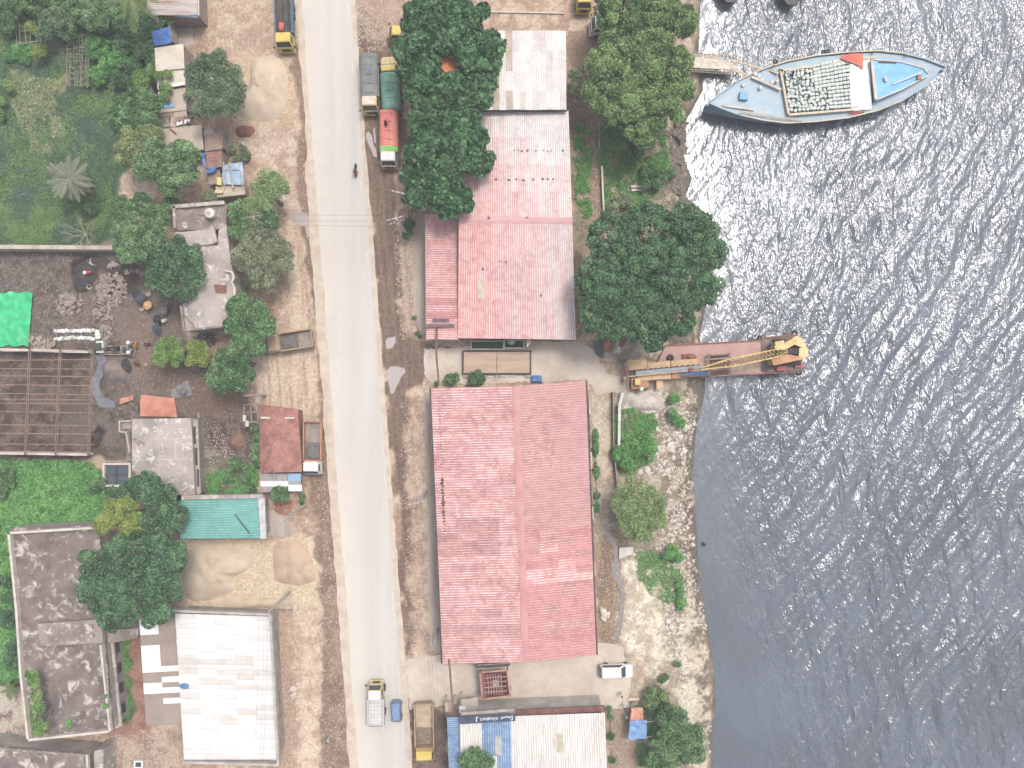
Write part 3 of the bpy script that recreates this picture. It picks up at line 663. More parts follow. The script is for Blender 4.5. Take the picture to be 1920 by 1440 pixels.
while s < L - .75:
    w = R.uniform(.13, .24)
    if R.random() < .1: s += .25
    h0, h1 = .32, R.choice([.52, .56, .6, .66])
    stroke(lt, s, h0, s, h1); stroke(lt, s + w, h0, s + w, h0 + (h1 - h0) * R.choice([.6, 1])); stroke(lt, s, R.choice([h0, h1, (h0 + h1) / 2]), s + w, R.choice([h0, h1, (h0 + h1) / 2]))
    s += w + .14
stroke(lt, L - .4, .22, L - .4, .78, .1); stroke(lt, L - .4, .76, L - .65, .76); lt.build('lettering', wht, sg)
for px0, px1, py0, py1 in ((928, 941, 1381, 1416), (1043, 1055, 1376, 1411)):
    z0, z1 = 5.4 - (py0 - 1340) / 220, 5.4 - (py1 - 1340) / 220
    MB().add([W(px0, py0, z0 + .1), W(px1, py0, z0 + .1), W(px1 + 1, py1, z1 + .1), W(px0 + 1, py1, z1 + .1)], [(0, 3, 2, 1)]).build('skylight', skyl, sh)
g = M('brown_rust_gutter', c(140, 92, 84), c(112, 76, 70), c(186, 136, 100), scale=1)
MB().bar(W(967, 1336, 4.9), W(1134, 1328, 4.9), .75, .2).build('canopy', g, sh)
q2 = [W(862, 1344, 4.6), W(838, 1345, 4.1), W(846, 1560, 4.1), W(868, 1560, 4.6)]
roof(sh, q2[0], q2[1], q2[2], q2[3], 1, 14, 0.3, .04, lambda i, j: bl, name='lean_to_sheet')

# ------------------------------------------------------------------ white fibre cement roofed hall, lower left
fc = [M('fibre_cement_a', c(237, 235, 232), c(231, 228, 224), scale=.8, rnd=.02), M('fibre_cement_b', c(230, 227, 222), c(223, 218, 212), c(206, 196, 188), scale=1.2, rnd=.03, amt3=.5), M('fibre_cement_c', c(223, 216, 208), c(214, 205, 195), c(198, 184, 172), scale=1, rnd=.03, amt3=.5)]
q = [W(329, 1150, 3.7), W(505, 1156, 3.5), W(519, 1424, 3.5), W(346, 1424, 3.7)]
hw = thing('white_hall', 'hall with bright white fibre cement roof west of the road', 'building', cen(q))
ip = shrink(q, .3); wl(hw, ip, 3.4, plaster)
roof(hw, q[0], q[1], q[2], q[3], 5, 29, 0.6, 0.03, lambda i, j: R.choice(fc[:2]) if j < 8 or j > 24 else (R.choice(fc) if R.random() < .8 else fc[0]), jitter=.05)
for k, (a, b2) in enumerate((((327, 1144), (508, 1151)), ((508, 1151), (523, 1432)), ((523, 1432), (346, 1427)))):
    MB().bar(W(*a, 3.75 - .01 * k), W(*b2, 3.75 - .01 * k), .3, .7).build('parapet', M('parapet_concrete', c(204, 194, 184), c(180, 168, 158), c(146, 134, 124), scale=.8), hw)
pipe_t = M('teal_pipe', c(134, 170, 164), c(120, 150, 146))
MB().tube([W(512, 1225, 2.8), W(518, 1300, 2.8)], .12).build('downpipe', pipe_t, hw)
MB().tube([W(519, 1305, 2.8), W(522, 1330, 2.8)], .12).build('downpipe', M('ochre_pipe', c(214, 176, 120)), hw)
tarpB = M('tarp_blue', c(92, 138, 196), c(74, 116, 176), c(140, 176, 220), scale=2, rough=.5)
rag = MB().grid([[W(337 + 8 * u + R.uniform(-1, 1), 1282 + 3 * v + R.uniform(-1.4, 1.4), 3.85 + R.uniform(0, .12)) for v in range(4)] for u in range(3)])
tag(rag.build('tarp', tarpB), 'scrap of blue tarpaulin at the edge of the white roof', 'tarp')
brn = M('panel_brown', c(172, 152, 138), c(162, 142, 128), scale=.5, rnd=.05); whp = M('panel_white', c(250, 250, 250), c(240, 240, 242), scale=.8, rnd=.02)
q = [W(261, 1161, 3.0), W(328, 1157, 3.3), W(342, 1358, 3.3), W(274, 1361, 3.0)]
pn = thing('shed', 'shed with brown and white patchwork panel roof beside the white hall', 'shed', cen(q))
wl(pn, shrink(q, .3), 2.8, plaster)
colA = [1, 1, 1, 0, 0, 1, 1, 1, 1, 1, 0, 0, 1, 1, 0, 0, 0, 0, 0, 0]; colB = [0] * 9 + [1, 0, 1, 0, 1, 0, 1, 0, 0, 0, 0]
roof(pn, q[0], q[1], q[2], q[3], 2, 20, 0.0, 0, lambda i, j: whp if (colA if i == 0 else colB)[j] else brn, name='roof_panel')

# ------------------------------------------------------------------ flat concrete roofs, west side
slab = M('stained_slab', c(166, 150, 140), c(136, 120, 112), c(220, 208, 196), scale=.35, f3=(.54, .66), s3=3.2, bump=.02)
slab2 = M('weathered_slab', c(190, 176, 166), c(158, 146, 138), c(228, 218, 206), scale=.25, f3=(.52, .66), s3=4, bump=.02)
slabd = M('dark_slab', c(140, 123, 115), c(114, 99, 93), c(212, 200, 188), scale=.26, f3=(.51, .66), s3=2.6, bump=.02)
para = M('white_parapet', c(226, 214, 200), c(206, 192, 178), c(160, 144, 132), scale=.9, amt3=.5)
def flat(name, label, poly, z, mat, thick=.25, inset=.25):
    P = WP(poly, z); t = thing(name, label, 'building', cen(P)); MB().prism(P, z - thick, z).build('roof_slab', mat, t)
    ip = shrink(P, inset); wl(t, ip, z - thick, plaster); return t, ip
ab, ip = flat('abandoned_building', 'long abandoned building with stained flat roof and white parapet', [(22, 990), (186, 984), (194, 1170), (212, 1367), (60, 1388), (44, 1260)], 4.0, slabd)
parapet(ab, WP([(21, 998), (183, 988)], 4.0), 4.0, 4.6, .3, para, False); parapet(ab, WP([(22, 998), (36, 1140), (44, 1260), (58, 1384)], 4.0), 4.0, 4.6, .3, para, False); parapet(ab, WP([(60, 1384), (210, 1368)], 4.0), 4.0, 4.5, .3, para, False); parapet(ab, WP([(210, 1366), (192, 1205)], 4.0), 4.0, 4.5, .25, para, False)
MB().prism(WP([(70, 1170), (190, 1161), (193, 1205), (75, 1212)], 4.7), 4.02, 4.7).build('roof_slab', slab, ab)
MB().prism(WP([(200, 1205), (212, 1204), (228, 1362), (216, 1366)], 2.6), 2.3, 2.6).build('ledge', slab2, ab)
MB().prism(WP([(194, 1182), (260, 1178), (258, 1196), (218, 1204), (198, 1206)], 3.2), 3.0, 3.2).build('canopy', slab, ab)
for k in range(7): MB().prism(WP([(199 + .3 * k, 1255 + 10 * k), (202 + .3 * k, 1255 + 10 * k), (202.5 + .3 * k, 1261 + 10 * k), (199.5 + .3 * k, 1261 + 10 * k)], 4.6), 4.5, 4.6).build('vent_block', slab2, ab)
openings(ab, ip[2], ip[3], 5, .9, 1.9, 1.2, steel_dark, glassm)
for p in ((169, 1176), (171, 1193)):
    MB().prism(WP([(p[0] - 3, p[1] - 3), (p[0] + 3, p[1] - 3), (p[0] + 3, p[1] + 3), (p[0] - 3, p[1] + 3)], 5.1), 4.71, 5.1).build('starter_column', slab2, ab)
cb, ip = flat('corner_building', 'flat concrete roof cut off at the bottom left corner', [(-40, 1396), (168, 1414), (172, 1480), (-40, 1480)], 3.2, slabd)
parapet(cb, WP([(-40, 1398), (166, 1414)], 3.2), 3.2, 3.6, .3, slab, False); parapet(cb, WP([(166, 1414), (170, 1480)], 3.2), 3.2, 3.6, .25, para, False)
MB().prism(WP([(176, 1408), (194, 1406), (193, 1480), (178, 1480)], 3.0), 0, 3.0).build('stair', slab2, cb)
# house with stair and water basin
hs_, ip = flat('concrete_house', 'concrete house with pale cracked flat roof and outside stair', [(247, 786), (358, 784), (366, 930), (320, 926), (248, 882)], 3.6, slab2)
for (a, b2) in (((298, 786), (298, 915)), ((247, 863), (362, 860)), ((298, 823), (358, 822)), ((328, 823), (330, 862))):
    MB().bar(W(*a, 3.61), W(*b2, 3.61), .08, .03).build('roof_joint', M('joint_mortar', c(216, 206, 196)), hs_)
MB().prism(WP([(360, 785), (371, 787), (376, 925), (367, 930)], 2.9), 2.6, 2.9).build('ledge', slab2, hs_)
for k in range(3): MB().prism(WP([(362 + .4 * k * 8, 800 + 40 * k), (365 + .4 * k * 8, 800 + 40 * k), (366 + .4 * k * 8, 832 + 40 * k), (363 + .4 * k * 8, 832 + 40 * k)], 3.15), 2.9, 3.1).build('gutter', steel_dark, hs_)
for k in range(11):
    z = 3.3 - k * .28; MB().prism(WP([(237, 798 + 6 * k), (247, 798 + 6 * k), (247, 804 + 6 * k), (237, 804 + 6 * k)], z), z - .25, z).build('stair_tread', slab, hs_)
parapet(hs_, WP([(247, 789), (226, 790), (226, 809), (238, 810), (245, 848)], 3.6), 3.1, 3.9, .18, slab2, False, name='stair_parapet')
MB().prism(WP([(226, 790), (246, 789), (246, 800), (226, 808)], 3.35), 3.2, 3.35).build('stair_landing', slab, hs_)
for (a, b2) in (((250, 822), (262, 836)), ((254, 822), (270, 833))): MB().bar(W(*a, 3.68), W(*b2, 3.68), .3, .12).build('plank', timber, hs_)
wb = thing('water_basin', 'square concrete basin of dark water beside the concrete house', 'basin', cen(WP([(193, 868), (245, 912)])))
P = WP([(194, 870), (243, 870), (243, 911), (194, 911)], 1.2); parapet(wb, P, -.1, 1.2, .28, para, name='rim')
MB().prism(WP([(197, 873), (241, 873), (241, 909), (197, 909)], .8), .7, .8).build('water', M('basin_water', c(96, 104, 112), c(84, 92, 100), rough=.1, grain=.02), wb)
for a, b2 in (((194, 890), (243, 890)), ((218, 870), (218, 911))): MB().bar(W(*a, 1.1), W(*b2, 1.1), .06).build('tie_bar', steel_dark, wb)
# villa with tank
vl, ip = flat('concrete_villa', 'flat roofed concrete villa with scalloped east edge and round tank', [(340, 520), (352, 462), (408, 460), (410, 432), (424, 420), (430, 470), (436, 508), (440, 520), (437, 530), (440, 542), (441, 556), (436, 572), (418, 614), (345, 622)], 5.2, slab2)
MB().prism(WP([(330, 388), (425, 382), (424, 420), (410, 430), (332, 432)], 4.6), 4.35, 4.6).build('roof_slab', slab, vl)
MB().prism(WP([(328, 436), (400, 429), (406, 456), (370, 462), (330, 460)], 5.5), 5.2, 5.5).build('roof_slab', slab2, vl)
P2 = WP([(330, 388), (425, 382), (424, 420), (332, 432)], 4.6); wl(vl, shrink(P2, .3), 4.3, plaster)
parapet(vl, WP([(328, 389), (426, 381)], 4.6), 4.6, 5.1, .45, slab2, False); parapet(vl, WP([(329, 390), (331, 432)], 4.6), 4.6, 5.1, .3, slab2, False); parapet(vl, WP([(400, 428), (407, 458)], 5.5), 5.5, 5.9, .4, slab2, False)
sc_ = WP([(426, 508), (437, 511), (440, 521), (436, 530), (437, 531), (441, 540), (442, 552), (439, 566), (434, 570)], 5.2); parapet(vl, sc_, 5.2, 5.55, .22, para, False)
parapet(vl, WP([(341, 575), (347, 620), (420, 612)], 5.2), 5.2, 5.5, .25, slab, False); parapet(vl, WP([(341, 585), (362, 610), (366, 618)], 5.2), 5.2, 5.4, .2, slab, False)
for k in range(3): MB().bar(W(402 + k, 536 + 5 * k, 5.3), W(424, 537 + 5 * k, 5.3), .35, .1).build('plank', rust, vl)
bld = MB(); 
for k in range(3): bld.box(0, 1, 0, 1, 0, .1) if False else None
tk = thing('water_tank', 'round white water tank on the villa roof', 'tank', W(399, 403, 4.6))
MB().lathe([(0, 0), (.62, 0), (.64, .08), (.64, .95), (.6, 1.05), (.22, 1.25), (.2, 1.3), (0, 1.32)], 22).build('body', M('tank_white', c(232, 224, 208), c(216, 206, 190), scale=2), tk, local=True, smooth=False)
MB().lathe([(0, 1.31), (.2, 1.31), (.2, 1.36), (0, 1.37)], 14).build('lid', M('tank_lid', c(196, 186, 172)), tk, local=True)
MB().tube([W(370, 403, 4.7) - tk.location, W(392, 404, 4.7) - tk.location], .04).build('pipe', timber, tk, local=True)
MB().tube([W(405, 407, 4.7) - tk.location, W(418, 416, 4.7) - tk.location], .04).build('pipe', timber, tk, local=True)

# ------------------------------------------------------------------ row of shacks, upper left
rusty = M('roof_rusty_white', c(204, 192, 186), c(176, 140, 122), c(150, 104, 88), scale=.5, stretch=(.3, 3, 1), s3=4, crest=c(226, 216, 210), amt3=.6)
beige = M('roof_beige', c(206, 188, 168), c(192, 172, 152), c(166, 144, 126), scale=.6, amt3=.4, rnd=.05)
brownr = M('roof_brown', c(170, 144, 126), c(148, 122, 108), c(196, 170, 150), scale=1.2, rnd=.08)
redr = M('roof_rust_red', c(168, 124, 108), c(146, 104, 92), c(200, 160, 140), scale=1, rnd=.08, crest=c(190, 150, 134))
pale = M('roof_pale', c(226, 212, 194), c(212, 196, 178), c(190, 172, 156), scale=.5, rnd=.03, amt3=.4)
def shack(label, poly, z, nu, nv, sp, h, mf, wallm=timber, along=0, name='shack', dz=.25, cat='shack'):
    P = [W(*p, z) for p in poly]; P[1] = W(*poly[1], z - dz); P[2] = W(*poly[2], z - dz)
    t = thing(name, label, cat, cen(P)); wl(t, shrink(P, .25), z - dz - .12, wallm, t=.1)
    if along == 0: roof(t, P[0], P[1], P[2], P[3], nu, nv, sp, h, mf)
    else: roof(t, P[0], P[3], P[2], P[1], nu, nv, sp, h, mf)
    for a, b2 in ((0, 1), (3, 2)): MB().bar(P[a] + Vector((0, 0, -.1)), P[b2] + Vector((0, 0, -.1)), .1).build('rafter', timber, t)
    return t
t = shack('shed with rusty streaked corrugated roof cut by the top edge', [(276, -60), (368, -60), (371, 28), (276, 28)], 3.6, 2, 9, .22, .035, lambda i, j: rusty)
MB().add([W(330, 27.5, 3.5), W(372, 27, 3.4), W(372, 34, 3.2), (W(330, 32, 3.2))], [(0, 3, 2, 1)]).build('fascia', M('faded_blue_paint', c(104, 132, 158), c(150, 160, 168), scale=1.5), t)
MB().bar(W(371, -60, 3.5), W(373, 30, 3.4), .15, .2).build('fascia', white_wall, t)
t = shack('flat pale roofed shack below the blue tarpaulin', [(290, 90), (344, 82), (346, 128), (292, 134)], 3.4, 2, 5, 0, 0, lambda i, j: pale)
t = shack('long beige roofed shack with small trees over its corner', [(292, 136), (346, 130), (348, 160), (296, 168)], 3.2, 2, 3, 0, 0, lambda i, j: pale)
MB().bar(W(300, 165, 3.3), W(346, 156, 3.2), .4, .06).build('ridge_cap', wht, t)
t = shack('beige roofed shack with one light blue sheet', [(296, 172), (348, 164), (350, 206), (299, 212)], 3.0, 2, 4, 0, 0, lambda i, j: beige)
MB().add([W(296, 195, 3.1), W(327, 191, 3.05), W(327, 200, 3.05), W(297, 204, 3.1)], [(0, 3, 2, 1)]).build('patch_sheet', M('light_blue_sheet', c(150, 196, 232), c(136, 184, 222)), t)
t = shack('shack with scrap and white boards on its brown roof', [(299, 214), (350, 208), (352, 236), (303, 240)], 3.0, 2, 3, 0, 0, lambda i, j: R.choice([brownr, beige]))
for a, b2 in (((305, 236), (320, 233)), ((331, 232), (343, 229)), ((345, 228), (356, 226))):
    P = [W(a[0], a[1] - 3, 3.15), W(b2[0], b2[1] - 3, 3.1), W(b2[0], b2[1] + 3, 3.1), W(a[0], a[1] + 4, 3.15)]
    MB().add(P, [(0, 3, 2, 1)]).build('patch_sheet', wht if a[0] > 310 else plaster, t)
for k in range(7): MB().bar(W(300 + 9 * k, 214 + R.uniform(0, 16), 3.2), W(304 + 8 * k + R.uniform(-4, 4), 228, 3.3), .12).build('scrap_board', R.choice([rust, timber, redr]), t)
t = shack('broad beige roofed shack under the mango tree', [(304, 242), (378, 234), (382, 280), (306, 290)], 3.2, 3, 5, 0, 0, lambda i, j: beige)
for k in range(4): MB().bar(W(318 + k * 3, 240 + k * 2, 3.35), W(327 + k, 248 + k, 3.3), .12, .2).build('scrap_board', M('orange_red_scrap', c(206, 128, 104)), t)
t = shack('brown roofed shack littered with dry leaves', [(383, 244), (414, 238), (418, 276), (384, 282)], 2.9, 2, 4, 0, 0, lambda i, j: brownr if i or j else beige)
MB().bar(W(385, 283, 3.0), W(418, 277, 3.0), .15, .1).build('edge_board', timber, t)
t = shack('rust red corrugated shack with blue tarpaulin along its side', [(385, 285), (416, 280), (416, 312), (388, 316)], 2.8, 1, 3, .25, .03, lambda i, j: redr)
tarp = lambda pts, z: MB().grid([[W(*[pts[0][k] * (1 - u / 4) * (1 - v / 4) + pts[1][k] * (u / 4) * (1 - v / 4) + pts[2][k] * (u / 4) * (v / 4) + pts[3][k] * (1 - u / 4) * (v / 4) + R.uniform(-.8, .8) for k in (0, 1)], z + R.uniform(0, .18)) for v in range(5)] for u in range(5)])
tag(tarp([(377, 287), (384, 286), (386, 310), (379, 312)], 3.0).build('tarp', tarpB), 'narrow blue tarpaulin strip between two shacks', 'tarp')
tag(tarp([(384, 318), (408, 311), (404, 320), (388, 328)], 2.9).build('tarp', tarpB), 'crumpled blue tarpaulin below the rust red shack', 'tarp')
t = shack('small dirt roofed shack behind the blue plastic canopy', [(389, 324), (412, 318), (414, 344), (391, 346)], 2.4, 1, 2, 0, 0, lambda i, j: brownr)
t = shack('low sandy roofed shed with a yellow bag', [(404, 350), (458, 344), (460, 364), (407, 370)], 2.4, 2, 3, 0, 0, lambda i, j: beige)
MB().box(-.3, .3, -.5, .5, 0, .4, Matrix.Translation(W(413, 341, 2.5))).build('bag', M('yellow_bag', c(240, 218, 140)), t)
MB().box(-.5, .5, -.2, .2, 0, .2, Matrix.Translation(W(411, 360, 2.5))).build('bag', M('yellow_bag', c(240, 218, 140)), t)
plas = M('blue_plastic', c(156, 188, 222), c(176, 200, 226), c(150, 150, 156), scale=1.5, rough=.35)
cnp = thing('plastic_canopy', 'light blue plastic sheet canopy held by bamboo poles', 'canopy', W(437, 328, 0))
tarp([(417, 309), (454, 304), (458, 346), (418, 346)], 2.6).build('sheet', plas, cnp)
for x0, x1 in ((419, 421), (428, 436), (432, 437), (447, 455)): MB().tube([W(x0, 304, 2.85), W(x1, 352, 2.9)], .06).build('pole', bamboo, cnp)
MB().tube([W(416, 318, 2.85), W(448, 318, 2.85)], .05).build('pole', bamboo, cnp)
for px, py in ((419, 310), (453, 306), (457, 344), (420, 346)): MB().tube([W(px, py, 0), W(px, py, 2.6)], .05).build('post', bamboo, cnp)
bt = thing('tarp_shack', 'small hut under a torn bright blue tarpaulin', 'shack', W(306, 66, 0))
tarp([(284, 58), (318, 50), (322, 80), (290, 86)], 2.4).build('sheet', M('tarp_bright_blue', c(76, 132, 214), c(60, 110, 190), c(206, 214, 226), scale=1.4, f3=(.62, .68), rough=.5), bt)
MB().bar(W(321, 44, 1.4), W(329, 84, 1.4), .2, 2.0).build('wall', plaster, bt); MB().bar(W(284, 84, 1.1), W(326, 82, 1.1), .12, 2.2).build('wall', timber, bt)
tp = thing('tarp_shack', 'hut under blue and orange tarpaulins near the water', 'shack', W(1195, 1357, 0))
tarp([(1181, 1352), (1213, 1350), (1212, 1386), (1178, 1386)], 2.2).build('sheet', M('tarp_sky_blue', c(132, 176, 224), c(112, 156, 208), c(196, 216, 236), scale=1, rough=.45), tp)
tarp([(1184, 1328), (1205, 1327), (1206, 1352), (1182, 1352)], 2.0).build('sheet', M('tarp_orange_worn', c(236, 166, 140), c(214, 140, 116), c(150, 140, 120), scale=1.4), tp)
for px, py in ((1180, 1386), (1214, 1384), (1205, 1330), (1184, 1332)): MB().tube([W(px, py, 0), W(px, py, 2.1)], .05).build('post', bamboo, tp)
for a, b2 in (((1172, 1389), (1224, 1380)), ((1206, 1354), (1230, 1352))): MB().tube([W(*a, 2.0), W(*b2, 2.0)], .05).build('pole', bamboo, tp)

# ------------------------------------------------------------------ teal roof, tiled shed
teal = M('roof_teal', c(112, 178, 166), c(98, 164, 152), c(152, 196, 184), scale=.4, crest=c(128, 196, 184), rough=.5, rnd=.03, amt3=.5)
q = [W(338, 938, 4.4), W(484, 934, 4.2), W(488, 1009, 4.2), W(340, 1010, 4.4)]
th_ = thing('teal_shed', 'shed with turquoise sheet roof below the concrete house', 'shed', cen(q)); wl(th_, shrink(q, .3), 4.0, plaster)
roof(th_, q[0], q[1], q[2], q[3], 4, 5, .3, .03, lambda i, j: teal, jitter=.08)
MB().prism(WP([(484, 934), (496, 933), (499, 1010), (488, 1010)], 4.3), 4.0, 4.3).build('parapet', M('blue_white_paint', c(220, 214, 208), c(196, 188, 180), c(110, 160, 216), scale=1.2, f3=(.56, .62)), th_)
MB().prism(WP([(340, 929), (492, 927), (493, 934), (340, 937)], 4.6), 4.0, 4.6).build('parapet', slab2, th_)
MB().bar(W(440, 964, 4.5), W(468, 1000, 4.45), .12, .05).build('lath', steel_dark, th_)
tl = thing('tiled_shed', 'low shed with old red clay tile roof beside the parked dump truck', 'shed', cen(WP([(485, 755), (565, 885)])))
q = [(486, 758), (558, 768), (566, 884), (488, 886)]
wl(tl, shrink([W(*p, 2.4) for p in q], .3), 2.1, M('brick_wall', c(176, 128, 110), c(150, 106, 92), scale=2))
tm = M('clay_tile', c(188, 126, 110), c(158, 104, 92), c(212, 160, 142), scale=.8, s3=6, rough=.9, f3=(.52, .66), grain=.22)
tv, tf, k = [], [], 0
nu, nv = 20, 34
big_t, small_t = MB(), None
cnt = 0
for i in range(nu):
    for j in range(nv):
        u, v = (i + .5) / nu, (j + .5) / nv
        px = (q[0][0] * (1 - u) + q[1][0] * u) * (1 - v) + (q[3][0] * (1 - u) + q[2][0] * u) * v; py = (q[0][1] * (1 - u) + q[1][1] * u) * (1 - v) + (q[3][1] * (1 - u) + q[2][1] * u) * v
        z = 2.5 + .9 * math.sin(math.pi * min(1, max(0, u))) + R.uniform(-.03, .03)
        p = W(px, py, z); a = R.uniform(-.08, .08)
        m_ = Matrix.Translation(p) @ Matrix.Rotation(a, 4, 'Z') @ Matrix.Rotation(-math.cos(math.pi * u) * .45 + R.uniform(-.06, .06), 4, 'Y') @ Matrix.Rotation(R.uniform(.02, .1), 4, 'X')
        big_t.box(-.155, .155, -.17, .17, -.03, .03, m_)
o = big_t.build('roof_tiles', tm, tl); o['kind'] = 'stuff'
MB().bar(W(490, 783, 3.0), W(552, 784, 3.2), .25, .35).build('ridge_cap', M('white_ridge', c(232, 220, 206), c(204, 190, 176), scale=2), tl)
cpy = thing('patch_canopy', 'canopy of grey white and blue sheets below the tiled roof', 'canopy', W(526, 904, 0))
gs = M('sheet_grey', c(176, 168, 164), c(160, 152, 148), scale=1)
bs = M('sheet_blue', c(150, 188, 220), c(136, 176, 210), scale=1)
for x0, x1, y0, y1, m_ in ((488, 538, 888, 902, gs), (488, 540, 902, 912, wht), (489, 538, 912, 923, gs), (539, 564, 888, 902, bs), (540, 564, 902, 909, gs), (540, 566, 909, 921, whp)):
    MB().prism(WP([(x0, y0), (x1, y0), (x1 + .5, y1), (x0 + .5, y1)], 2.5), 2.46, 2.5).build('roof_sheet', m_, cpy)
for px, py in ((490, 890), (564, 890), (490, 921), (564, 919)): MB().tube([W(px, py, 0), W(px, py, 2.45)], .06).build('post', timber, cpy)
tw = thing('timber_hut', 'small grey timber frame hut beside the tiled roof', 'hut', W(470, 775, 0))
for a, b2 in (((456, 759), (484, 757)), ((456, 773), (484, 772)), ((458, 792), (484, 791)), ((457, 758), (460, 798)), ((484, 757), (484, 795)), ((470, 758), (472, 793))): MB().bar(W(*a, 2.3), W(*b2, 2.3), .14).build('beam', timber, tw)
for px, py in ((457, 759), (483, 758), (460, 793), (483, 792)): MB().bar(W(px, py, 0), W(px, py, 2.25), .12).build('post', timber, tw)
for a in ((455, 778, 461, 790), (460, 788, 466, 800)): MB().prism(WP([(a[0], a[1]), (a[2], a[1] + 1), (a[2], a[3]), (a[0], a[3])], 2.5), 2.4, 2.46).build('board', white_wall, tw)

# ------------------------------------------------------------------ roofless rusty steel frame
sf = thing('roofless_shed', 'roofless shed of rusty steel trusses over the quarry yard', 'shed', W(88, 756, 0))
zf = 4.6
for y0, y1, z in ((659, 658, 4.6), (676, 674, 4.7), (691, 692, 4.9), (704, 706, 5.0), (721, 723, 5.1), (737, 740, 5.2), (748, 750, 5.2), (756, 757, 5.2), (771, 774, 5.1), (796, 798, 5.0), (812, 814, 4.9), (832, 834, 4.7), (846, 850, 4.6)):
    MB().bar(W(-40, y0, z), W(176, y1, z), .09).build('purlin', M('purlin_rust', c(168, 138, 124), c(146, 116, 104), scale=1), sf)
for x0, x1 in ((-4, -12), (54, 46), (111, 103), (172, 164)):
    for dx in (0, 3.5): MB().bar(W(x0 + dx, 655, zf + .2), W((x0 + x1) / 2 + dx, 752, zf + .75), .07, .1).build('rafter', M('purlin_rust', c(168, 138, 124)), sf); MB().bar(W((x0 + x1) / 2 + dx, 752, zf + .75), W(x1 + dx, 852, zf + .2), .07, .1).build('rafter', M('purlin_rust', c(168, 138, 124)), sf)
    for y in (655, 752, 851): MB().bar(W(x0 + (x1 - x0) * (y - 655) / 196, y, 0), W(x0 + (x1 - x0) * (y - 655) / 196, y, zf + .1), .18).build('column', rust, sf)
    m_ = MB()
    for k in range(16): y = 657 + 12 * k; xx = x0 + (x1 - x0) * (y - 655) / 196; zz = zf + .2 + .55 * (1 - abs(y - 752) / 97); m_.bar(W(xx, y, zz), W(xx + 3.5, y + 6, zz), .05)
    m_.build('lacing', rust, sf)
for nm, a, b2, h in (('yard_wall', (-30, 655), (172, 660), 1.6), ('yard_wall', (-30, 848), (170, 851), 1.6)):
    tag(MB().bar(W(*a, h / 2), W(*b2, h / 2), .35, h).build(nm, para), 'low whitish wall along the %s side of the rusty steel frame' % ('upper' if a[1] < 700 else 'lower'), 'wall')
tag(MB().bar(W(-30, 465, .9), W(245, 467, .9), .55, 1.9).build('field_wall', M('field_wall_plaster', c(206, 190, 172), c(180, 164, 148), c(140, 126, 114), scale=.9)), 'long plastered wall between the green field and the quarry', 'wall')
tag(MB().bar(W(283, 130, 1.0), W(297, 217, 1.0), .3, 2.0).build('boundary_wall', plaster), 'narrow wall behind the row of shacks', 'wall')
# ------------------------------------------------------------------ vegetation
def leafquads(P, N, size, asp, rng):
    n = len(P); r = rng.normal(size=(n, 3)); t = r - N * (r * N).sum(1, keepdims=True); t /= np.linalg.norm(t, axis=1, keepdims=True) + 1e-9
    b2 = np.cross(N, t); s = size[:, None]
    v = np.stack([P - t * s * .5, P + b2 * s * asp * .5 + N * s * .08, P + t * s * .5, P - b2 * s * asp * .5 + N * s * .08], 1)
    return v.reshape(-1, 3), np.arange(4 * n).reshape(-1, 4)
def sphere(n, rng, zmin=-1.0):
    z = rng.uniform(zmin, 1, n); a = rng.uniform(0, 2 * np.pi, n); r = np.sqrt(1 - z * z); return np.stack([r * np.cos(a), r * np.sin(a), z], 1)
def crownmesh(name, lobes, leaf, dens, mat, parent, rng, sub, flat, asp=.5, upb=.5, extra=0.25):
    PP, NN, TT = [], [], []
    for C, Rr, ct in lobes:
        C = np.array(C); rs0 = min(sub, Rr * .6); ns = int(2.3 * (Rr / rs0) ** 2 + 4)
        dirs = sphere(ns, rng, -.25); rad = (Rr - rs0 * .65) * rng.uniform(.72, 1.06, (ns, 1))
        cen_ = C + dirs * rad * np.array([1, 1, flat])
        for k in range(ns):
            rs = rs0 * rng.uniform(.65, 1.25); nl = int(dens * math.pi * rs * rs * 1.15) + 3
            d_ = sphere(nl, rng, -.35); rr = rs * (.55 + .5 * rng.uniform(0, 1, (nl, 1)) ** .5)
            PP.append(cen_[k] + d_ * rr * np.array([1, 1, .8])); nn_ = d_ * .6 + np.array([0, 0, upb]) + rng.normal(size=(nl, 3)) * .6
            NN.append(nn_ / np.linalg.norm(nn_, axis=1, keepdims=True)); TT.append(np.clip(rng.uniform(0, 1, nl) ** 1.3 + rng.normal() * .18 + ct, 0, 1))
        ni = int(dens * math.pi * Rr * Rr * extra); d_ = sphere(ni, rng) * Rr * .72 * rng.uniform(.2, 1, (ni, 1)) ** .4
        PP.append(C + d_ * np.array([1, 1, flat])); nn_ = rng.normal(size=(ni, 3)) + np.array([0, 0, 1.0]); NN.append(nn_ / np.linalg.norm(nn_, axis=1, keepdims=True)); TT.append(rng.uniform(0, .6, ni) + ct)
    P = np.concatenate(PP); N = np.concatenate(NN); T = np.concatenate(TT)
    P[:, 2] = np.maximum(P[:, 2], .08)
    V, F = leafquads(P, N, leaf * rng.uniform(.65, 1.3, len(P)), asp, rng)
    off = root_loc(parent); o = npmesh(name, V - np.array(off), F, mat, {'tint': ('FACE', T)}); o.parent = parent
    return o
bark = M('bark', c(150, 132, 118), c(118, 102, 92), scale=3, bump=.02)
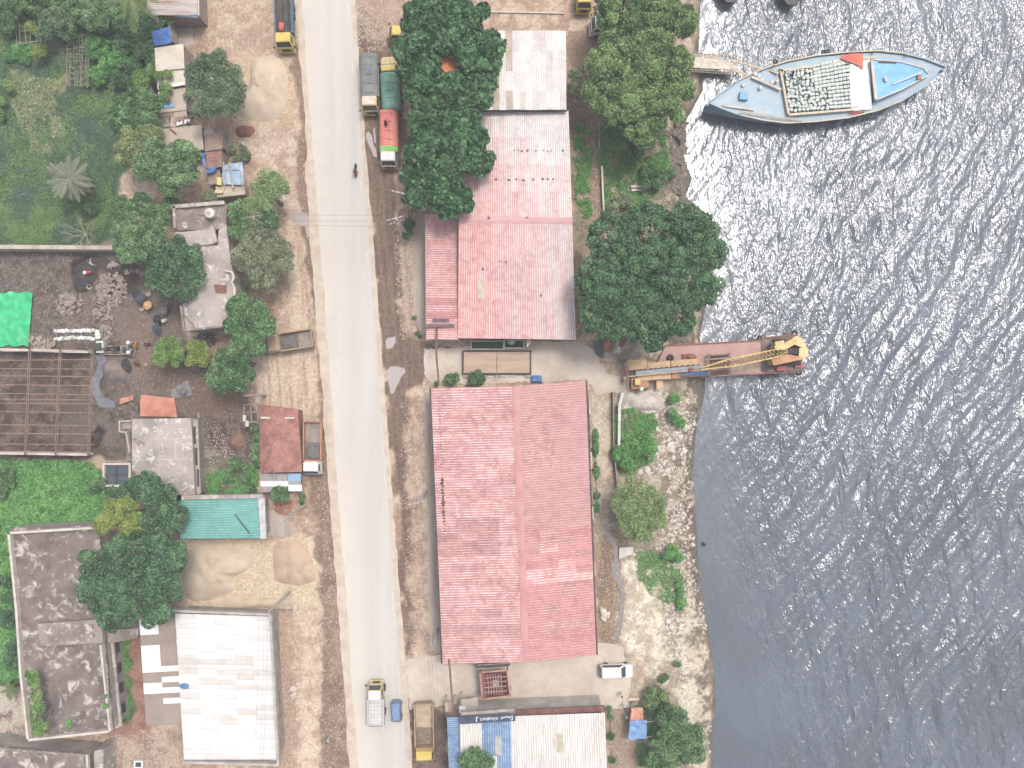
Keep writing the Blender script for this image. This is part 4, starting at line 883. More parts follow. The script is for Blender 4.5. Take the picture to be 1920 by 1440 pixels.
LM = {
 'teak': leafmat('leaf_teak', c(52, 94, 58), c(134, 190, 122)),
 'olive': leafmat('leaf_olive', c(77, 112, 64), c(203, 240, 145)),
 'deep': leafmat('leaf_deep', c(60, 102, 66), c(154, 206, 142)),
 'grey': leafmat('leaf_grey_green', c(82, 111, 78), c(194, 231, 166)),
 'mango': leafmat('leaf_mango', c(81, 125, 74), c(197, 240, 163)),
 'mangob': leafmat('leaf_mango_brown', c(109, 129, 80), c(228, 240, 156)),
 'bright': leafmat('leaf_bright', c(104, 156, 72), c(210, 242, 136)),
 'yellow': leafmat('leaf_yellow', c(126, 160, 60), c(234, 242, 126)),
 'mid': leafmat('leaf_mid', c(72, 118, 70), c(178, 226, 146)),
 'dusty': leafmat('leaf_dusty', c(126, 142, 100), c(232, 240, 191)),
 'light': leafmat('leaf_light', c(134, 170, 96), c(222, 242, 164)),
 'grass': leafmat('grass_blade', c(106, 154, 78), c(182, 218, 124), .35),
 'marsh': leafmat('marsh_blade', c(84, 122, 90), c(148, 182, 138), .35),
 'straw': leafmat('straw_blade', c(176, 178, 121), c(235, 233, 181), .3),
 'vine': leafmat('vine_leaf', c(90, 158, 80), c(172, 240, 130), .3),
}
def tree(name, label, cat, lobes, h, kind, leaf=.34, dens=110, sub=.9, flat=.5, group=None, asp=.5, trunk=True, limbs=0, extra=.25, upb=.5, seed=None):
    rng = np.random.default_rng(len(bpy.data.objects) if seed is None else seed)
    lb, zc = [], []
    for L in lobes:
        px, py, r = L[:3]; hz = h * (L[3] if len(L) > 3 else 1.0); Rr = r / PXM * (CAMH - hz) / CAMH; z = max(hz - Rr * flat, Rr * flat * .4)
        p = W(px, py, z); lb.append(((p.x, p.y, p.z), Rr, L[4] if len(L) > 4 else 0.0))
    A_ = sum(l[1] ** 2 for l in lb); bx_ = sum(l[0][0] * l[1] ** 2 for l in lb) / A_; by_ = sum(l[0][1] * l[1] ** 2 for l in lb) / A_
    t = thing(name, label, cat, (bx_, by_, 0), 0, group)
    crownmesh('crown' if cat == 'tree' else 'foliage', lb, leaf, dens, LM[kind], t, rng, sub, flat, asp, upb, extra)
    if trunk:
        m = MB(); zb = min(l[0][2] for l in lb) * .55; r0 = .06 * h ** .75 + .02
        m.tube([(bx_, by_, -.1), (bx_ + .1, by_, zb * .5), (bx_, by_, zb)], [r0 * 1.25, r0, r0 * .8], 7)
        for l in lb:
            a = Vector((bx_, by_, zb * .9)); b3 = Vector(l[0]); mid_ = (a + b3) / 2 + Vector((0, 0, -.15 * (b3 - a).length))
            m.tube([a, mid_, b3], [r0 * .7, r0 * .45, r0 * .2], 5)
            for _ in range(4 + limbs):
                d_ = Vector(sphere(1, rng, .1)[0]); e = b3 + Vector((d_.x, d_.y, d_.z * flat)) * l[1] * (1.02 if limbs else .8)
                m.tube([mid_.lerp(b3, .6), b3.lerp(e, .5) + Vector((0, 0, .1)), e], [r0 * .3, r0 * .2, r0 * .09], 4)
        m.build('trunk', bark, t)
    return t
GW = 'trees'
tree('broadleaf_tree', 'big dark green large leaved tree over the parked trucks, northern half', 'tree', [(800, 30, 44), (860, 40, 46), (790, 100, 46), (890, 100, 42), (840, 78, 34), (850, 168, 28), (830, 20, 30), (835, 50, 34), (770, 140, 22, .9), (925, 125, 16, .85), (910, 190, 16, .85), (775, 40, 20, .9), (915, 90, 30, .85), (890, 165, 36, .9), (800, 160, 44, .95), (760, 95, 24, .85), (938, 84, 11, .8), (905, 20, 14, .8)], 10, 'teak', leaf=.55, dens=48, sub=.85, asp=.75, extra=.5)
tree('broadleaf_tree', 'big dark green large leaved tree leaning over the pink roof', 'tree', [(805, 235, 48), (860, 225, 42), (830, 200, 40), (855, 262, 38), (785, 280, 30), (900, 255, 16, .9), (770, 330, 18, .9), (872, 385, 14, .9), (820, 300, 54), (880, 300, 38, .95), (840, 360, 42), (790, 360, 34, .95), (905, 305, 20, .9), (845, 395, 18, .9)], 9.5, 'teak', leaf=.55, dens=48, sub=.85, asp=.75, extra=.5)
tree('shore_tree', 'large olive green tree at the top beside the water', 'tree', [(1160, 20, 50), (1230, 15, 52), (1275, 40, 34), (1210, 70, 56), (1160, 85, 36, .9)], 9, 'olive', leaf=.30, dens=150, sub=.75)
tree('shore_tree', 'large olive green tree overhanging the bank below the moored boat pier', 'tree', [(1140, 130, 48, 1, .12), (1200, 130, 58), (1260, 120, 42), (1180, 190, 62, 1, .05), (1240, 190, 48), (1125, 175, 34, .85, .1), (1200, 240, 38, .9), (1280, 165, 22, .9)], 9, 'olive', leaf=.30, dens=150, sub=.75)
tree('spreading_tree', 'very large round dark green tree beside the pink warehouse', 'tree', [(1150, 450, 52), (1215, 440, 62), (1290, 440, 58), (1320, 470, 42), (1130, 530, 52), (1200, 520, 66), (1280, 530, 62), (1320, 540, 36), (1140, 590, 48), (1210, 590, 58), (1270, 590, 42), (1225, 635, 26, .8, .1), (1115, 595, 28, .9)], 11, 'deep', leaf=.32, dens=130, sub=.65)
tree('feathery_tree', 'airy dark grey green tree beside the round sand pile', 'tree', [(400, 150, 46), (380, 190, 36), (420, 190, 34), (430, 150, 30), (390, 125, 28), (370, 140, 26), (445, 170, 20), (410, 110, 16)], 8, 'grey', leaf=.26, dens=120, sub=.6, asp=.35, limbs=5, extra=.15)
tree('mango_tree', 'domed mango tree with clumped crown over the beige shack', 'tree', [(300, 300, 42), (330, 320, 36), (270, 310, 26), (350, 285, 24), (320, 345, 24, .9)], 8, 'mango', leaf=.27, dens=170, sub=.7)
tree('mango_tree', 'mango tree with brownish green new leaves left of the domed one', 'tree', [(250, 270, 32), (285, 260, 26), (235, 290, 24), (345, 320, 28, .95)], 7, 'mangob', leaf=.27, dens=160, sub=.6)
tree('leafy_tree', 'bushy mid green tree at the edge of the field behind the shacks', 'tree', [(250, 205, 40), (280, 195, 26), (225, 225, 24), (275, 235, 26)], 6.5, 'mid', leaf=.26, dens=160, sub=.55)
tree('round_tree', 'dense pale green clumped tree above the quarry', 'tree', [(245, 430, 38), (285, 435, 32), (250, 460, 36), (295, 410, 24), (270, 470, 24)], 7.5, 'mango', leaf=.24, dens=190, sub=.5)
tree('round_tree', 'smaller green tree between the mango trees and the quarry', 'tree', [(235, 390, 28), (265, 385, 24), (320, 385, 16, .8)], 6, 'mid', leaf=.27, dens=150, sub=.55)
tree('spreading_tree', 'blue green spreading tree with visible limbs over the quarry edge', 'tree', [(315, 490, 40), (350, 490, 34), (335, 530, 38), (300, 525, 28), (365, 515, 22), (330, 465, 24)], 7.5, 'deep', leaf=.3, dens=85, sub=.6, limbs=4, extra=.1)
tree('roadside_tree', 'light green tree nearest the road on the west verge', 'tree', [(505, 352, 34), (485, 385, 28), (525, 345, 18)], 6.5, 'light', leaf=.24, dens=170, sub=.55)
tree('roadside_tree', 'tree with bright green side behind the wooden crossarm pole', 'tree', [(450, 395, 24, 1, .2), (470, 425, 28), (505, 415, 24), (445, 430, 18)], 6, 'mid', leaf=.24, dens=160, sub=.5)
tree('roadside_tree', 'dusty grey green tree on the west verge below the crossarm pole', 'tree', [(490, 460, 40), (520, 475, 34), (465, 480, 32), (495, 515, 34), (535, 500, 16)], 6.5, 'dusty', leaf=.22, dens=150, sub=.55, limbs=2)
tree('small_tree', 'round fresh green small tree in the quarry yard', 'tree', [(312, 652, 24), (332, 668, 20), (302, 672, 16), (325, 645, 16)], 5, 'bright', leaf=.2, dens=200, sub=.45)
tree('small_tree', 'yellow green small tree in the quarry yard', 'tree', [(370, 655, 19), (380, 672, 15), (360, 678, 12)], 4.5, 'yellow', leaf=.2, dens=200, sub=.45)
tree('broadleaf_tree', 'dark green tree beside the grey dump truck', 'tree', [(470, 590, 36), (490, 610, 28), (450, 575, 24), (440, 612, 20)], 7, 'mid', leaf=.3, dens=130, sub=.6)
tree('broadleaf_tree', 'tall narrow dark green tree between the dump truck and the tiled roof', 'tree', [(460, 645, 30), (435, 680, 34), (420, 705, 32), (450, 705, 26), (480, 650, 16)], 7, 'mid', leaf=.3, dens=130, sub=.6)
tree('broadleaf_tree', 'huge green tree spreading over the abandoned roof', 'tree', [(200, 1060, 50), (250, 1040, 52), (300, 1040, 46), (190, 1110, 44), (250, 1110, 56), (310, 1100, 36), (220, 1150, 36), (290, 1145, 30), (330, 1050, 22)], 9, 'deep', leaf=.3, dens=130, sub=.7)
tree('broadleaf_tree', 'green tree at the corner of the teal roof', 'tree', [(270, 915, 34), (305, 935, 30), (325, 970, 28), (295, 985, 36), (245, 920, 22)], 7.5, 'deep', leaf=.3, dens=130, sub=.6)
tree('flowering_tree', 'yellow green flowering tree above the abandoned roof', 'tree', [(225, 965, 32), (250, 985, 26), (200, 980, 24), (240, 945, 20)], 7.5, 'yellow', leaf=.26, dens=150, sub=.5)
tree('shore_tree', 'pale dusty green tree on the rubble bank', 'tree', [(1185, 930, 40), (1215, 945, 34), (1190, 975, 36), (1225, 970, 28), (1165, 955, 22), (1205, 1005, 18)], 6, 'light', leaf=.24, dens=90, sub=.5, limbs=3, extra=.1)
tree('shore_tree', 'dense green tree at the bottom of the rubble bank', 'tree', [(1262, 1350, 34), (1290, 1380, 30), (1262, 1400, 40), (1300, 1410, 24), (1240, 1425, 28)], 5, 'mid', leaf=.26, dens=140, sub=.55)
tree('small_tree', 'small green tree over the blue roof at the bottom edge', 'tree', [(893, 1425, 26), (875, 1430, 18), (912, 1432, 18), (890, 1450, 26)], 7, 'mid', leaf=.22, dens=190, sub=.45)
tree('small_tree', 'little feathery tree growing through the patchwork canopy', 'tree', [(524, 925, 14), (533, 932, 10), (516, 932, 9)], 4, 'mid', leaf=.2, dens=150, sub=.4)
GB = 'shrubs'
for lab, lb, h, kind in (
 ('green shrub above the blue tarpaulin hut', [(290, 40, 22), (310, 38, 16), (275, 58, 16)], 3, 'mid'),
 ('shrub between the shacks and the bamboo trellis', [(270, 95, 18), (285, 115, 14), (280, 90, 12)], 2.5, 'mango'),
 ('light green shrub on the roof edge of the pale shack', [(298, 140, 9), (315, 138, 8), (311, 165, 12), (309, 180, 9)], 4.2, 'bright'),
 ('light green shrub beside the narrow wall', [(268, 150, 20), (262, 175, 16), (285, 135, 12)], 3.5, 'bright'),
 ('leafy mass of shrubs in the top left corner', [(20, 5, 26), (60, 0, 28), (15, 40, 22), (-5, 20, 20)], 3, 'mid'),
 ('grey green shrub right of the soil strip in the corner', [(100, 40, 28), (125, 55, 22), (85, 65, 16)], 3.5, 'grey'),
 ('dark green shrub beneath the coconut palm', [(150, 20, 28), (180, 35, 26), (205, 10, 26), (225, 40, 18)], 4, 'mango'),
 ('dense bean plants climbing over the bamboo trellis', [(185, 90, 24), (205, 120, 22), (190, 140, 20), (230, 110, 22)], 2, 'vine'),
 ('dark green bushes beside the trellis', [(235, 85, 18), (250, 125, 16), (225, 150, 16), (245, 155, 12)], 2.2, 'deep'),
 ('bed of bright green vegetables in the field', [(35, 98, 18), (50, 108, 14), (20, 104, 10), (60, 92, 10)], .9, 'vine'),
 ('yellowish young tree in the vegetable plot', [(76, 96, 14), (66, 104, 8)], 2.2, 'yellow'),
 ('yellow bush tied to bamboo sticks', [(62, 55, 11), (75, 62, 10), (55, 48, 7)], 1.6, 'yellow'),
 ('banana like young plant at the left edge', [(12, 158, 9), (18, 165, 7)], 1.6, 'bright'),
 ('small bright shrub at the left edge of the field', [(3, 190, 10), (2, 215, 9)], 1.5, 'bright'),
 ('shrub below the bare dead tree', [(170, 390, 12), (160, 400, 10)], 1.5, 'mid'),
 ('shrubs at the foot of the big dark tree by the road', [(762, 372, 9), (768, 420, 11), (765, 440, 9)], 2, 'teak'),
 ('bush beside the entrance of the south warehouse', [(845, 712, 11), (855, 708, 8), (818, 718, 6)], 1.6, 'mid'),
 ('round bush below the weighbridge', [(893, 709, 15), (885, 712, 9), (902, 712, 9)], 1.8, 'deep'),
 ('green bush on the bank below the crane platform', [(1267, 745, 8), (1262, 750, 6)], 1.5, 'vine'),
 ('shrub at the rubble edge near the boulders', [(1268, 785, 12), (1278, 795, 8), (1262, 775, 8)], 1.4, 'vine'),
 ('wide green shrub behind the white pipes', [(1165, 850, 18), (1185, 840, 20), (1210, 830, 20), (1218, 845, 14), (1175, 870, 14)], 1.8, 'vine'),
 ('dark green shrub on the narrow path by the red wall', [(1115, 820, 6), (1116, 845, 6), (1118, 880, 6), (1120, 930, 6)], 1.2, 'mid'),
 ('round green shrub beside the pale tree on the bank', [(1262, 1035, 14), (1272, 1045, 10), (1252, 1040, 8)], 1.8, 'vine'),
 ('low green shrub at the water edge', [(1275, 1095, 8), (1276, 1110, 8), (1278, 1130, 8), (1274, 1140, 6)], 1.0, 'vine'),
 ('tiny round shrub on the rubble', [(1271, 1245, 6), (1268, 1246, 4)], .8, 'mid'),
 ('tiny dark shrub near the water edge rubble', [(1246, 1270, 8), (1240, 1276, 5)], .8, 'mid'),
 ('yellowish bush above the tree at the bottom of the bank', [(1235, 1305, 18), (1222, 1318, 14), (1245, 1325, 16), (1218, 1300, 10)], 2, 'olive'),
 ('green creeper climbing over the west parapet of the abandoned roof', [(60, 1265, 11), (66, 1280, 11), (68, 1305, 12), (72, 1330, 14), (66, 1350, 12), (72, 1370, 11), (85, 1360, 8)], 6.6, 'bright'),
 ('small weeds on the abandoned roof', [(127, 1355, 6), (131, 1362, 5), (198, 1325, 5), (198, 1305, 4)], 6.2, 'vine'),
 ('shrubs along the left wall of the abandoned roof', [(20, 1120, 16), (15, 1160, 18), (30, 1215, 18), (22, 1240, 16), (10, 1090, 14)], 2.4, 'deep'),
 ('green shrub mass at the left edge below the frame', [(8, 890, 18), (0, 920, 16), (15, 905, 12)], 1.6, 'mid'),
 ('shrubs on the grass beside the water basin', [(190, 905, 12), (210, 925, 14), (175, 915, 10), (225, 945, 12)], 1.5, 'mid'),
 ('broad leaved plants beside the brown pile', [(478, 805, 8), (482, 822, 10), (480, 838, 9), (476, 855, 8), (484, 868, 7)], 1.6, 'mango'),
 ('weeds below the concrete house ledge', [(440, 870, 14), (430, 890, 12), (460, 895, 10), (470, 915, 10)], 1.0, 'mid'),
 ('shrub clump on the bank beside the timber frames', [(1185, 265, 14), (1195, 290, 14), (1180, 300, 10)], 3, 'deep'),
 ('green shrub at the water edge above the big round tree', [(1215, 320, 16), (1240, 330, 14), (1230, 345, 12), (1210, 345, 10), (1262, 325, 9)], 1.6, 'mid'),
 ('dusty shrub between the drainage path and the bank', [(1165, 375, 16), (1150, 390, 12), (1180, 380, 10)], 1.6, 'dusty'),
 ('grey green shrub at the corner of the white roofed store', [(1080, 140, 14), (1075, 165, 12), (1085, 185, 12), (1095, 130, 10)], 3, 'dusty'),
 ('dense shrub along the villa east wall', [(450, 540, 14), (455, 560, 12), (440, 500, 10)], 2.5, 'deep'),
 ('weeds beside the parked orange dump truck', [(562, 888, 5), (567, 930, 6), (566, 940, 5)], .8, 'mid'),
 ('green bush on the dirt between the red pile and the plastic canopy', [(432, 280, 10), (448, 300, 12), (462, 292, 9), (455, 278, 7)], 1.0, 'dusty'),
 ('bush inside the shack courtyard', [(395, 368, 12), (385, 372, 8), (405, 372, 8)], 2.0, 'dusty'),
 ('weeds along the pavement of the north warehouse', [(783, 624, 5), (788, 630, 4), (777, 595, 4)], .5, 'mid'),
 ('green weeds by the brown gutter of the shop', [(1142, 1330, 6), (1146, 1345, 5), (1145, 1380, 8), (1148, 1425, 7)], .8, 'mid'),
): tree('shrub', lab, 'shrub', lb, h, kind, leaf=.22, dens=170, sub=.4, flat=.6, trunk=True, group=GB)

def scatter(name, label, polys, n, size, kind, seed, zof=0.05, asp=.3, lean=.7, thr=.0, scale=40, zmax=.3):
    rng = np.random.default_rng(seed); PP = []
    for poly, w in polys:
        xs = [p[0] for p in poly]; ys = [p[1] for p in poly]; m = int(n * w)
        px = rng.uniform(min(xs), max(xs), m * 2); py = rng.uniform(min(ys), max(ys), m * 2)
        k = (poly_sd(px, py, poly) + (fbm(px / 18, py / 18, 5) - .5) * 26 > 0) & (fbm(px / scale, py / scale, seed, 3) + rng.normal(size=m * 2) * .07 > thr); PP.append(np.stack([px[k], py[k]], 1))
    p = np.concatenate(PP); m = len(p); P = np.stack([(p[:, 0] - 960) / PXM, (720 - p[:, 1]) / PXM, rng.uniform(zof * .2, zof + zmax, m)], 1)
    N = np.array([0, 0, 1.0]) + rng.normal(size=(m, 3)) * lean; N /= np.linalg.norm(N, axis=1, keepdims=True)
    V, F = leafquads(P, N, size * rng.uniform(.5, 1.4, m), asp, rng)
    o = npmesh(name, V, F, LM[kind], {'tint': ('FACE', np.clip(rng.uniform(.1, .9, m), 0, 1))}); tag(o, label, 'plants', kind='stuff')
FIELD = [(-30, 60), (120, 100), (210, 150), (235, 250), (215, 350), (205, 455), (-30, 458)]
scatter('marsh_plants', 'low marsh plants covering the green field', [(FIELD, 1)], 60000, .28, 'marsh', 3, thr=.40, zmax=.08, lean=.45)
scatter('field_grass', 'bright grass patches across the green field', [(FIELD, 1), ([(-30, 380), (200, 400), (200, 455), (-30, 458)], .5)], 30000, .3, 'grass', 5, thr=.48, zmax=.1, lean=.45)
scatter('dry_grass', 'yellowed dry grass strip in the green field', [([(20, 130), (110, 150), (100, 290), (70, 300), (30, 220)], 1), ([(100, 220), (130, 230), (120, 260), (100, 255)], .1)], 5000, .36, 'straw', 6, thr=.46, zmax=.1, lean=.45)
scatter('creeper_cover', 'bright green creepers between the steel frame and the abandoned roof', [([(-30, 862), (160, 866), (220, 905), (228, 975), (20, 990), (-30, 995)], 1), ([(-30, 990), (22, 995), (50, 1270), (-30, 1280)], .7)], 36000, .34, 'vine', 7, thr=.34, zmax=.35, asp=.6)
scatter('garden_cover', 'dense leafy ground cover in the top left garden', [([(-30, -30), (285, -30), (275, 90), (240, 170), (150, 160), (110, 60), (-30, 70)], 1)], 26000, .36, 'mid', 8, thr=.36, zmax=.5, asp=.6)
scatter('bank_grass', 'rough grass and weeds along the east bank', [([(1075, 235), (1100, 235), (1110, 400), (1085, 410)], .35), ([(1120, 240), (1250, 250), (1260, 330), (1200, 390), (1130, 400)], .9), ([(1148, 760), (1235, 780), (1230, 860), (1150, 900)], .8), ([(1112, 800), (1120, 800), (1124, 960), (1116, 960)], .15), ([(1190, 1030), (1270, 1040), (1285, 1150), (1200, 1100)], .25), ([(1195, 1320), (1260, 1330), (1260, 1440), (1190, 1440)], .4), ([(376, 890), (484, 870), (484, 928), (378, 928)], .5), ([(222, 1200), (240, 1200), (250, 1350), (232, 1355)], .35)], 16000, .3, 'vine', 9, thr=.44, scale=16, zmax=.2)

# palms
def frond(L, n, droop, w, kind, seed):
    rng = np.random.default_rng(seed); V, F = [], []
    def pt(t): return np.array([L * t * (1 - .12 * droop * t), 0, L * (.38 * t - droop * .62 * t * t)])
    for k in range(n):
        t = .1 + .9 * k / n; p = pt(t); ln = w * math.sin(math.pi * min(.97, t * .86 + .12)) ** .8
        for s in (-1, 1):
            e = p + np.array([ln * .55, s * ln * .8, -ln * .2 + rng.normal() * .04]); b_ = len(V); q = np.array([.05, 0, 0])
            V += [p - q, p + q, e + q * .3, e - q * .3]; F.append((b_, b_ + 1, b_ + 2, b_ + 3) if s < 0 else (b_ + 3, b_ + 2, b_ + 1, b_))
    for k in range(8):
        a, b2 = pt(k / 8), pt((k + 1) / 8); b_ = len(V); q = np.array([0, .035, 0]); V += [a - q, b2 - q, b2 + q, a + q]; F.append((b_, b_ + 1, b_ + 2, b_ + 3))
    me = npmesh('frond', np.array(V), np.array(F), LM[kind], {'tint': ('FACE', rng.uniform(.2, .9, len(F)))}); return me
def palm(name, label, px, py, h, L, nf, kind, seed, w=.7, tilt=(-.2, .75)):
    p = W(px, py, h); t = thing(name, label, 'tree', (p.x, p.y, 0))
    MB().tube([(0, 0, -.1), (.08, 0, h * .5), (0, 0, h)], [.26, .2, .17], 8).build('trunk', bark, t, local=True)
    rr = random.Random(seed); base = [frond(L, 30, dr, w, kind, seed + q) for q, dr in enumerate((.5, .9))]
    for k in range(nf):
        o = base[k % 2] if k < 2 else base[k % 2].copy()
        if k >= 2: COL.objects.link(o)
        o.parent = t; o.location = (0, 0, h); s = rr.uniform(.8, 1.1); o.scale = (s, s, s); o.rotation_euler = (rr.uniform(-.2, .2), rr.uniform(*tilt) - .3, k * 2.39996 + rr.uniform(-.1, .1))
LM['palm'] = leafmat('palm_leaf', c(128, 144, 116), c(198, 194, 164)); LM['coco'] = leafmat('coconut_leaf', c(92, 130, 70), c(170, 186, 112))
palm('date_palm', 'grey green date palm standing alone in the field', 130, 335, 4.5, 3.1, 38, 'palm', 3, w=.55)
palm('coconut_palm', 'coconut palm with long drooping fronds at the top edge', 243, -8, 9, 4.0, 16, 'coco', 5, w=.8)
palm('banana_plant', 'young palm with long leaves left of the abandoned roof', 20, 1292, 1.6, 1.6, 9, 'coco', 8, w=.35)
# bare tree
def twigs(m, p, d, L, r, lev, rr):
    q_ = p + d * L; m.tube([p, p.lerp(q_, .5) + Vector((rr.uniform(-1, 1), rr.uniform(-1, 1), 0)) * L * .06, q_], [r, r * .8, r * .6], 4, cap=False)
    if lev:
        for k in range(3): twigs(m, p.lerp(q_, .55 + .22 * k), (d + Vector((rr.uniform(-1, 1), rr.uniform(-1, 1), rr.uniform(-.3, .5))) * .75).normalized(), L * .68, r * .55, lev - 1, rr)
dp = W(158, 438, 1.5); dt = thing('dead_tree', 'bare leafless pale tree beside the field wall', 'tree', (dp.x, dp.y, 0)); rr = random.Random(4)
MB().tube([(dp.x, dp.y, -.1), (dp.x, dp.y, 1.2)], [.14, .11], 6).build('trunk', timber, dt)
for k in range(7):
    a = k * .9; m = MB(); twigs(m, Vector((dp.x, dp.y, 1.1)), Vector((math.cos(a), math.sin(a), .7)).normalized(), 1.5, .05, 3, rr); m.build('branch', M('bare_branch', c(206, 192, 172), c(180, 166, 146), scale=3), dt)
# ------------------------------------------------------------------ vehicles
tyre = M('tyre_rubber', c(70, 66, 64), c(56, 52, 50), scale=4); rimm = M('wheel_rim', c(180, 172, 164), c(150, 142, 134), scale=4)
lampg = M('headlamp', c(236, 236, 230), rough=.2); lampr = M('tail_lamp', c(190, 70, 60), rough=.3)
def ringpts(x0, x1, y, z, ch):
    return [(x0 + ch, -y, z), (x1 - ch, -y, z), (x1, -y + ch, z), (x1, y - ch, z), (x1 - ch, y, z), (x0 + ch, y, z), (x0, y - ch, z), (x0, -y + ch, z)]
def wheels(t, spots, r=.48, w=.28):
    for x, y in spots:
        M_ = Matrix.Translation((x, y, r)) @ Matrix.Rotation(math.pi / 2, 4, 'X')
        o = MB().lathe([(r * .55, -w / 2), (r * .95, -w / 2), (r, -w * .3), (r, w * .3), (r * .95, w / 2), (r * .55, w / 2)], 18, M_).build('wheel', tyre, t, local=True)
        MB().lathe([(0, -w * .35), (r * .3, -w * .4), (r * .56, -w * .3), (r * .56, w * .3), (r * .3, w * .4), (0, w * .35)], 14, M_).build('rim', rimm, o, local=True)
def cab(t, L, w, bodym, roofm, trimm, bonnet=0.0):
    x1 = L / 2; x0 = x1 - 1.75
    rings = [ringpts(x0, x1, w, .55, .1), ringpts(x0, x1, w, 1.55, .1), ringpts(x0, x1 - .12, w - .02, 1.75, .1), ringpts(x0 + .02, x1 - .52, w - .12, 2.42, .12)]
    if bonnet:
        rings = [ringpts(x0, x1, w, .55, .15), ringpts(x0, x1, w, 1.35, .3), ringpts(x0, x1 - .05, w - .1, 1.5, .35)]
        MB().loft(rings).build('bonnet', bodym, t, local=True)
        x1 = x1 - 1.0; x0 = x1 - 1.3
        rings = [ringpts(x0, x1, w - .05, .8, .1), ringpts(x0, x1, w - .05, 1.6, .1), ringpts(x0 + .02, x1 - .5, w - .14, 2.4, .12)]
    cb_ = MB().loft(rings).build('cab', bodym, t, local=True)
    zt = 2.42
    MB().loft([ringpts(x0 + .05, x1 - .58, w - .16, zt - .01, .12), ringpts(x0 + .07, x1 - .6, w - .2, zt + .06, .14)]).build('cab_roof', roofm, cb_, local=True)
    a = x1 - .14 if not bonnet else x1 - .02
    MB().add([(a, -w + .12, 1.74 if not bonnet else 1.62), (a, w - .12, 1.74 if not bonnet else 1.62), (x1 - .5, w - .24, 2.38), (x1 - .5, -w + .24, 2.38)], [(0, 1, 2, 3)]).build('windscreen', glassm, cb_, local=True).location.x += .035
    for s in (-1, 1):
        MB().add([(x0 + .35, s * (w + .005 - .02), 1.72), (x1 - .3, s * (w + .005 - .02), 1.72), (x1 - .62, s * (w - .105), 2.34), (x0 + .35, s * (w - .105), 2.34)], [(0, 1, 2, 3)]).build('side_window', glassm, cb_, local=True)
        m = MB(); m.tube([(x1 - .2, s * w, 1.9), (x1 - .05, s * (w + .2), 1.95)], .025); m.box(x1 - .12, x1 + .0, s * (w + .26) - .09, s * (w + .26) + .09, 1.7, 2.1); m.build('mirror', steel_dark, cb_, local=True)
    f = L / 2
    for s in (-1, 1): MB().box(f - .02, f + .05, s * (w - .25) - .13, s * (w - .25) + .13, .85, 1.05).build('headlight', lampg, cb_, local=True)
    MB().loft([ringpts(f - .18, f + .14, w + .03, .48, .06), ringpts(f - .18, f + .14, w + .03, .72, .06)]).build('bumper', trimm, t, local=True)
    MB().box(f - .05, f + .03, -w + .5, w - .5, .8, 1.4).build('grille', steel_dark, cb_, local=True)
    return x0
def wrinkle(x0, x1, w, z, h, nx, ny, amp, seed, drop=.7):
    rr = random.Random(seed); P = []
    for i in range(nx + 1):
        x = x0 + (x1 - x0) * i / nx; row = [(x + rr.uniform(-.05, .05), -w - .06, z - drop + rr.uniform(-.06, .06))]
        for j in range(ny + 1):
            y = -w + 2 * w * j / ny; e = 1 - abs(2 * j / ny - 1) ** 4
            row.append((x, y, z + h * e + rr.uniform(-amp, amp) + .04 * math.sin(i * 1.7)))
        row.append((x + rr.uniform(-.05, .05), w + .06, z - drop + rr.uniform(-.06, .06))); P.append(row)
    P.insert(0, [(p[0] - .05, p[1], p[2] - drop * (.9 if 0 < k < len(P[0]) - 1 else .1)) for k, p in enumerate(P[0])])
    return MB().grid(P)
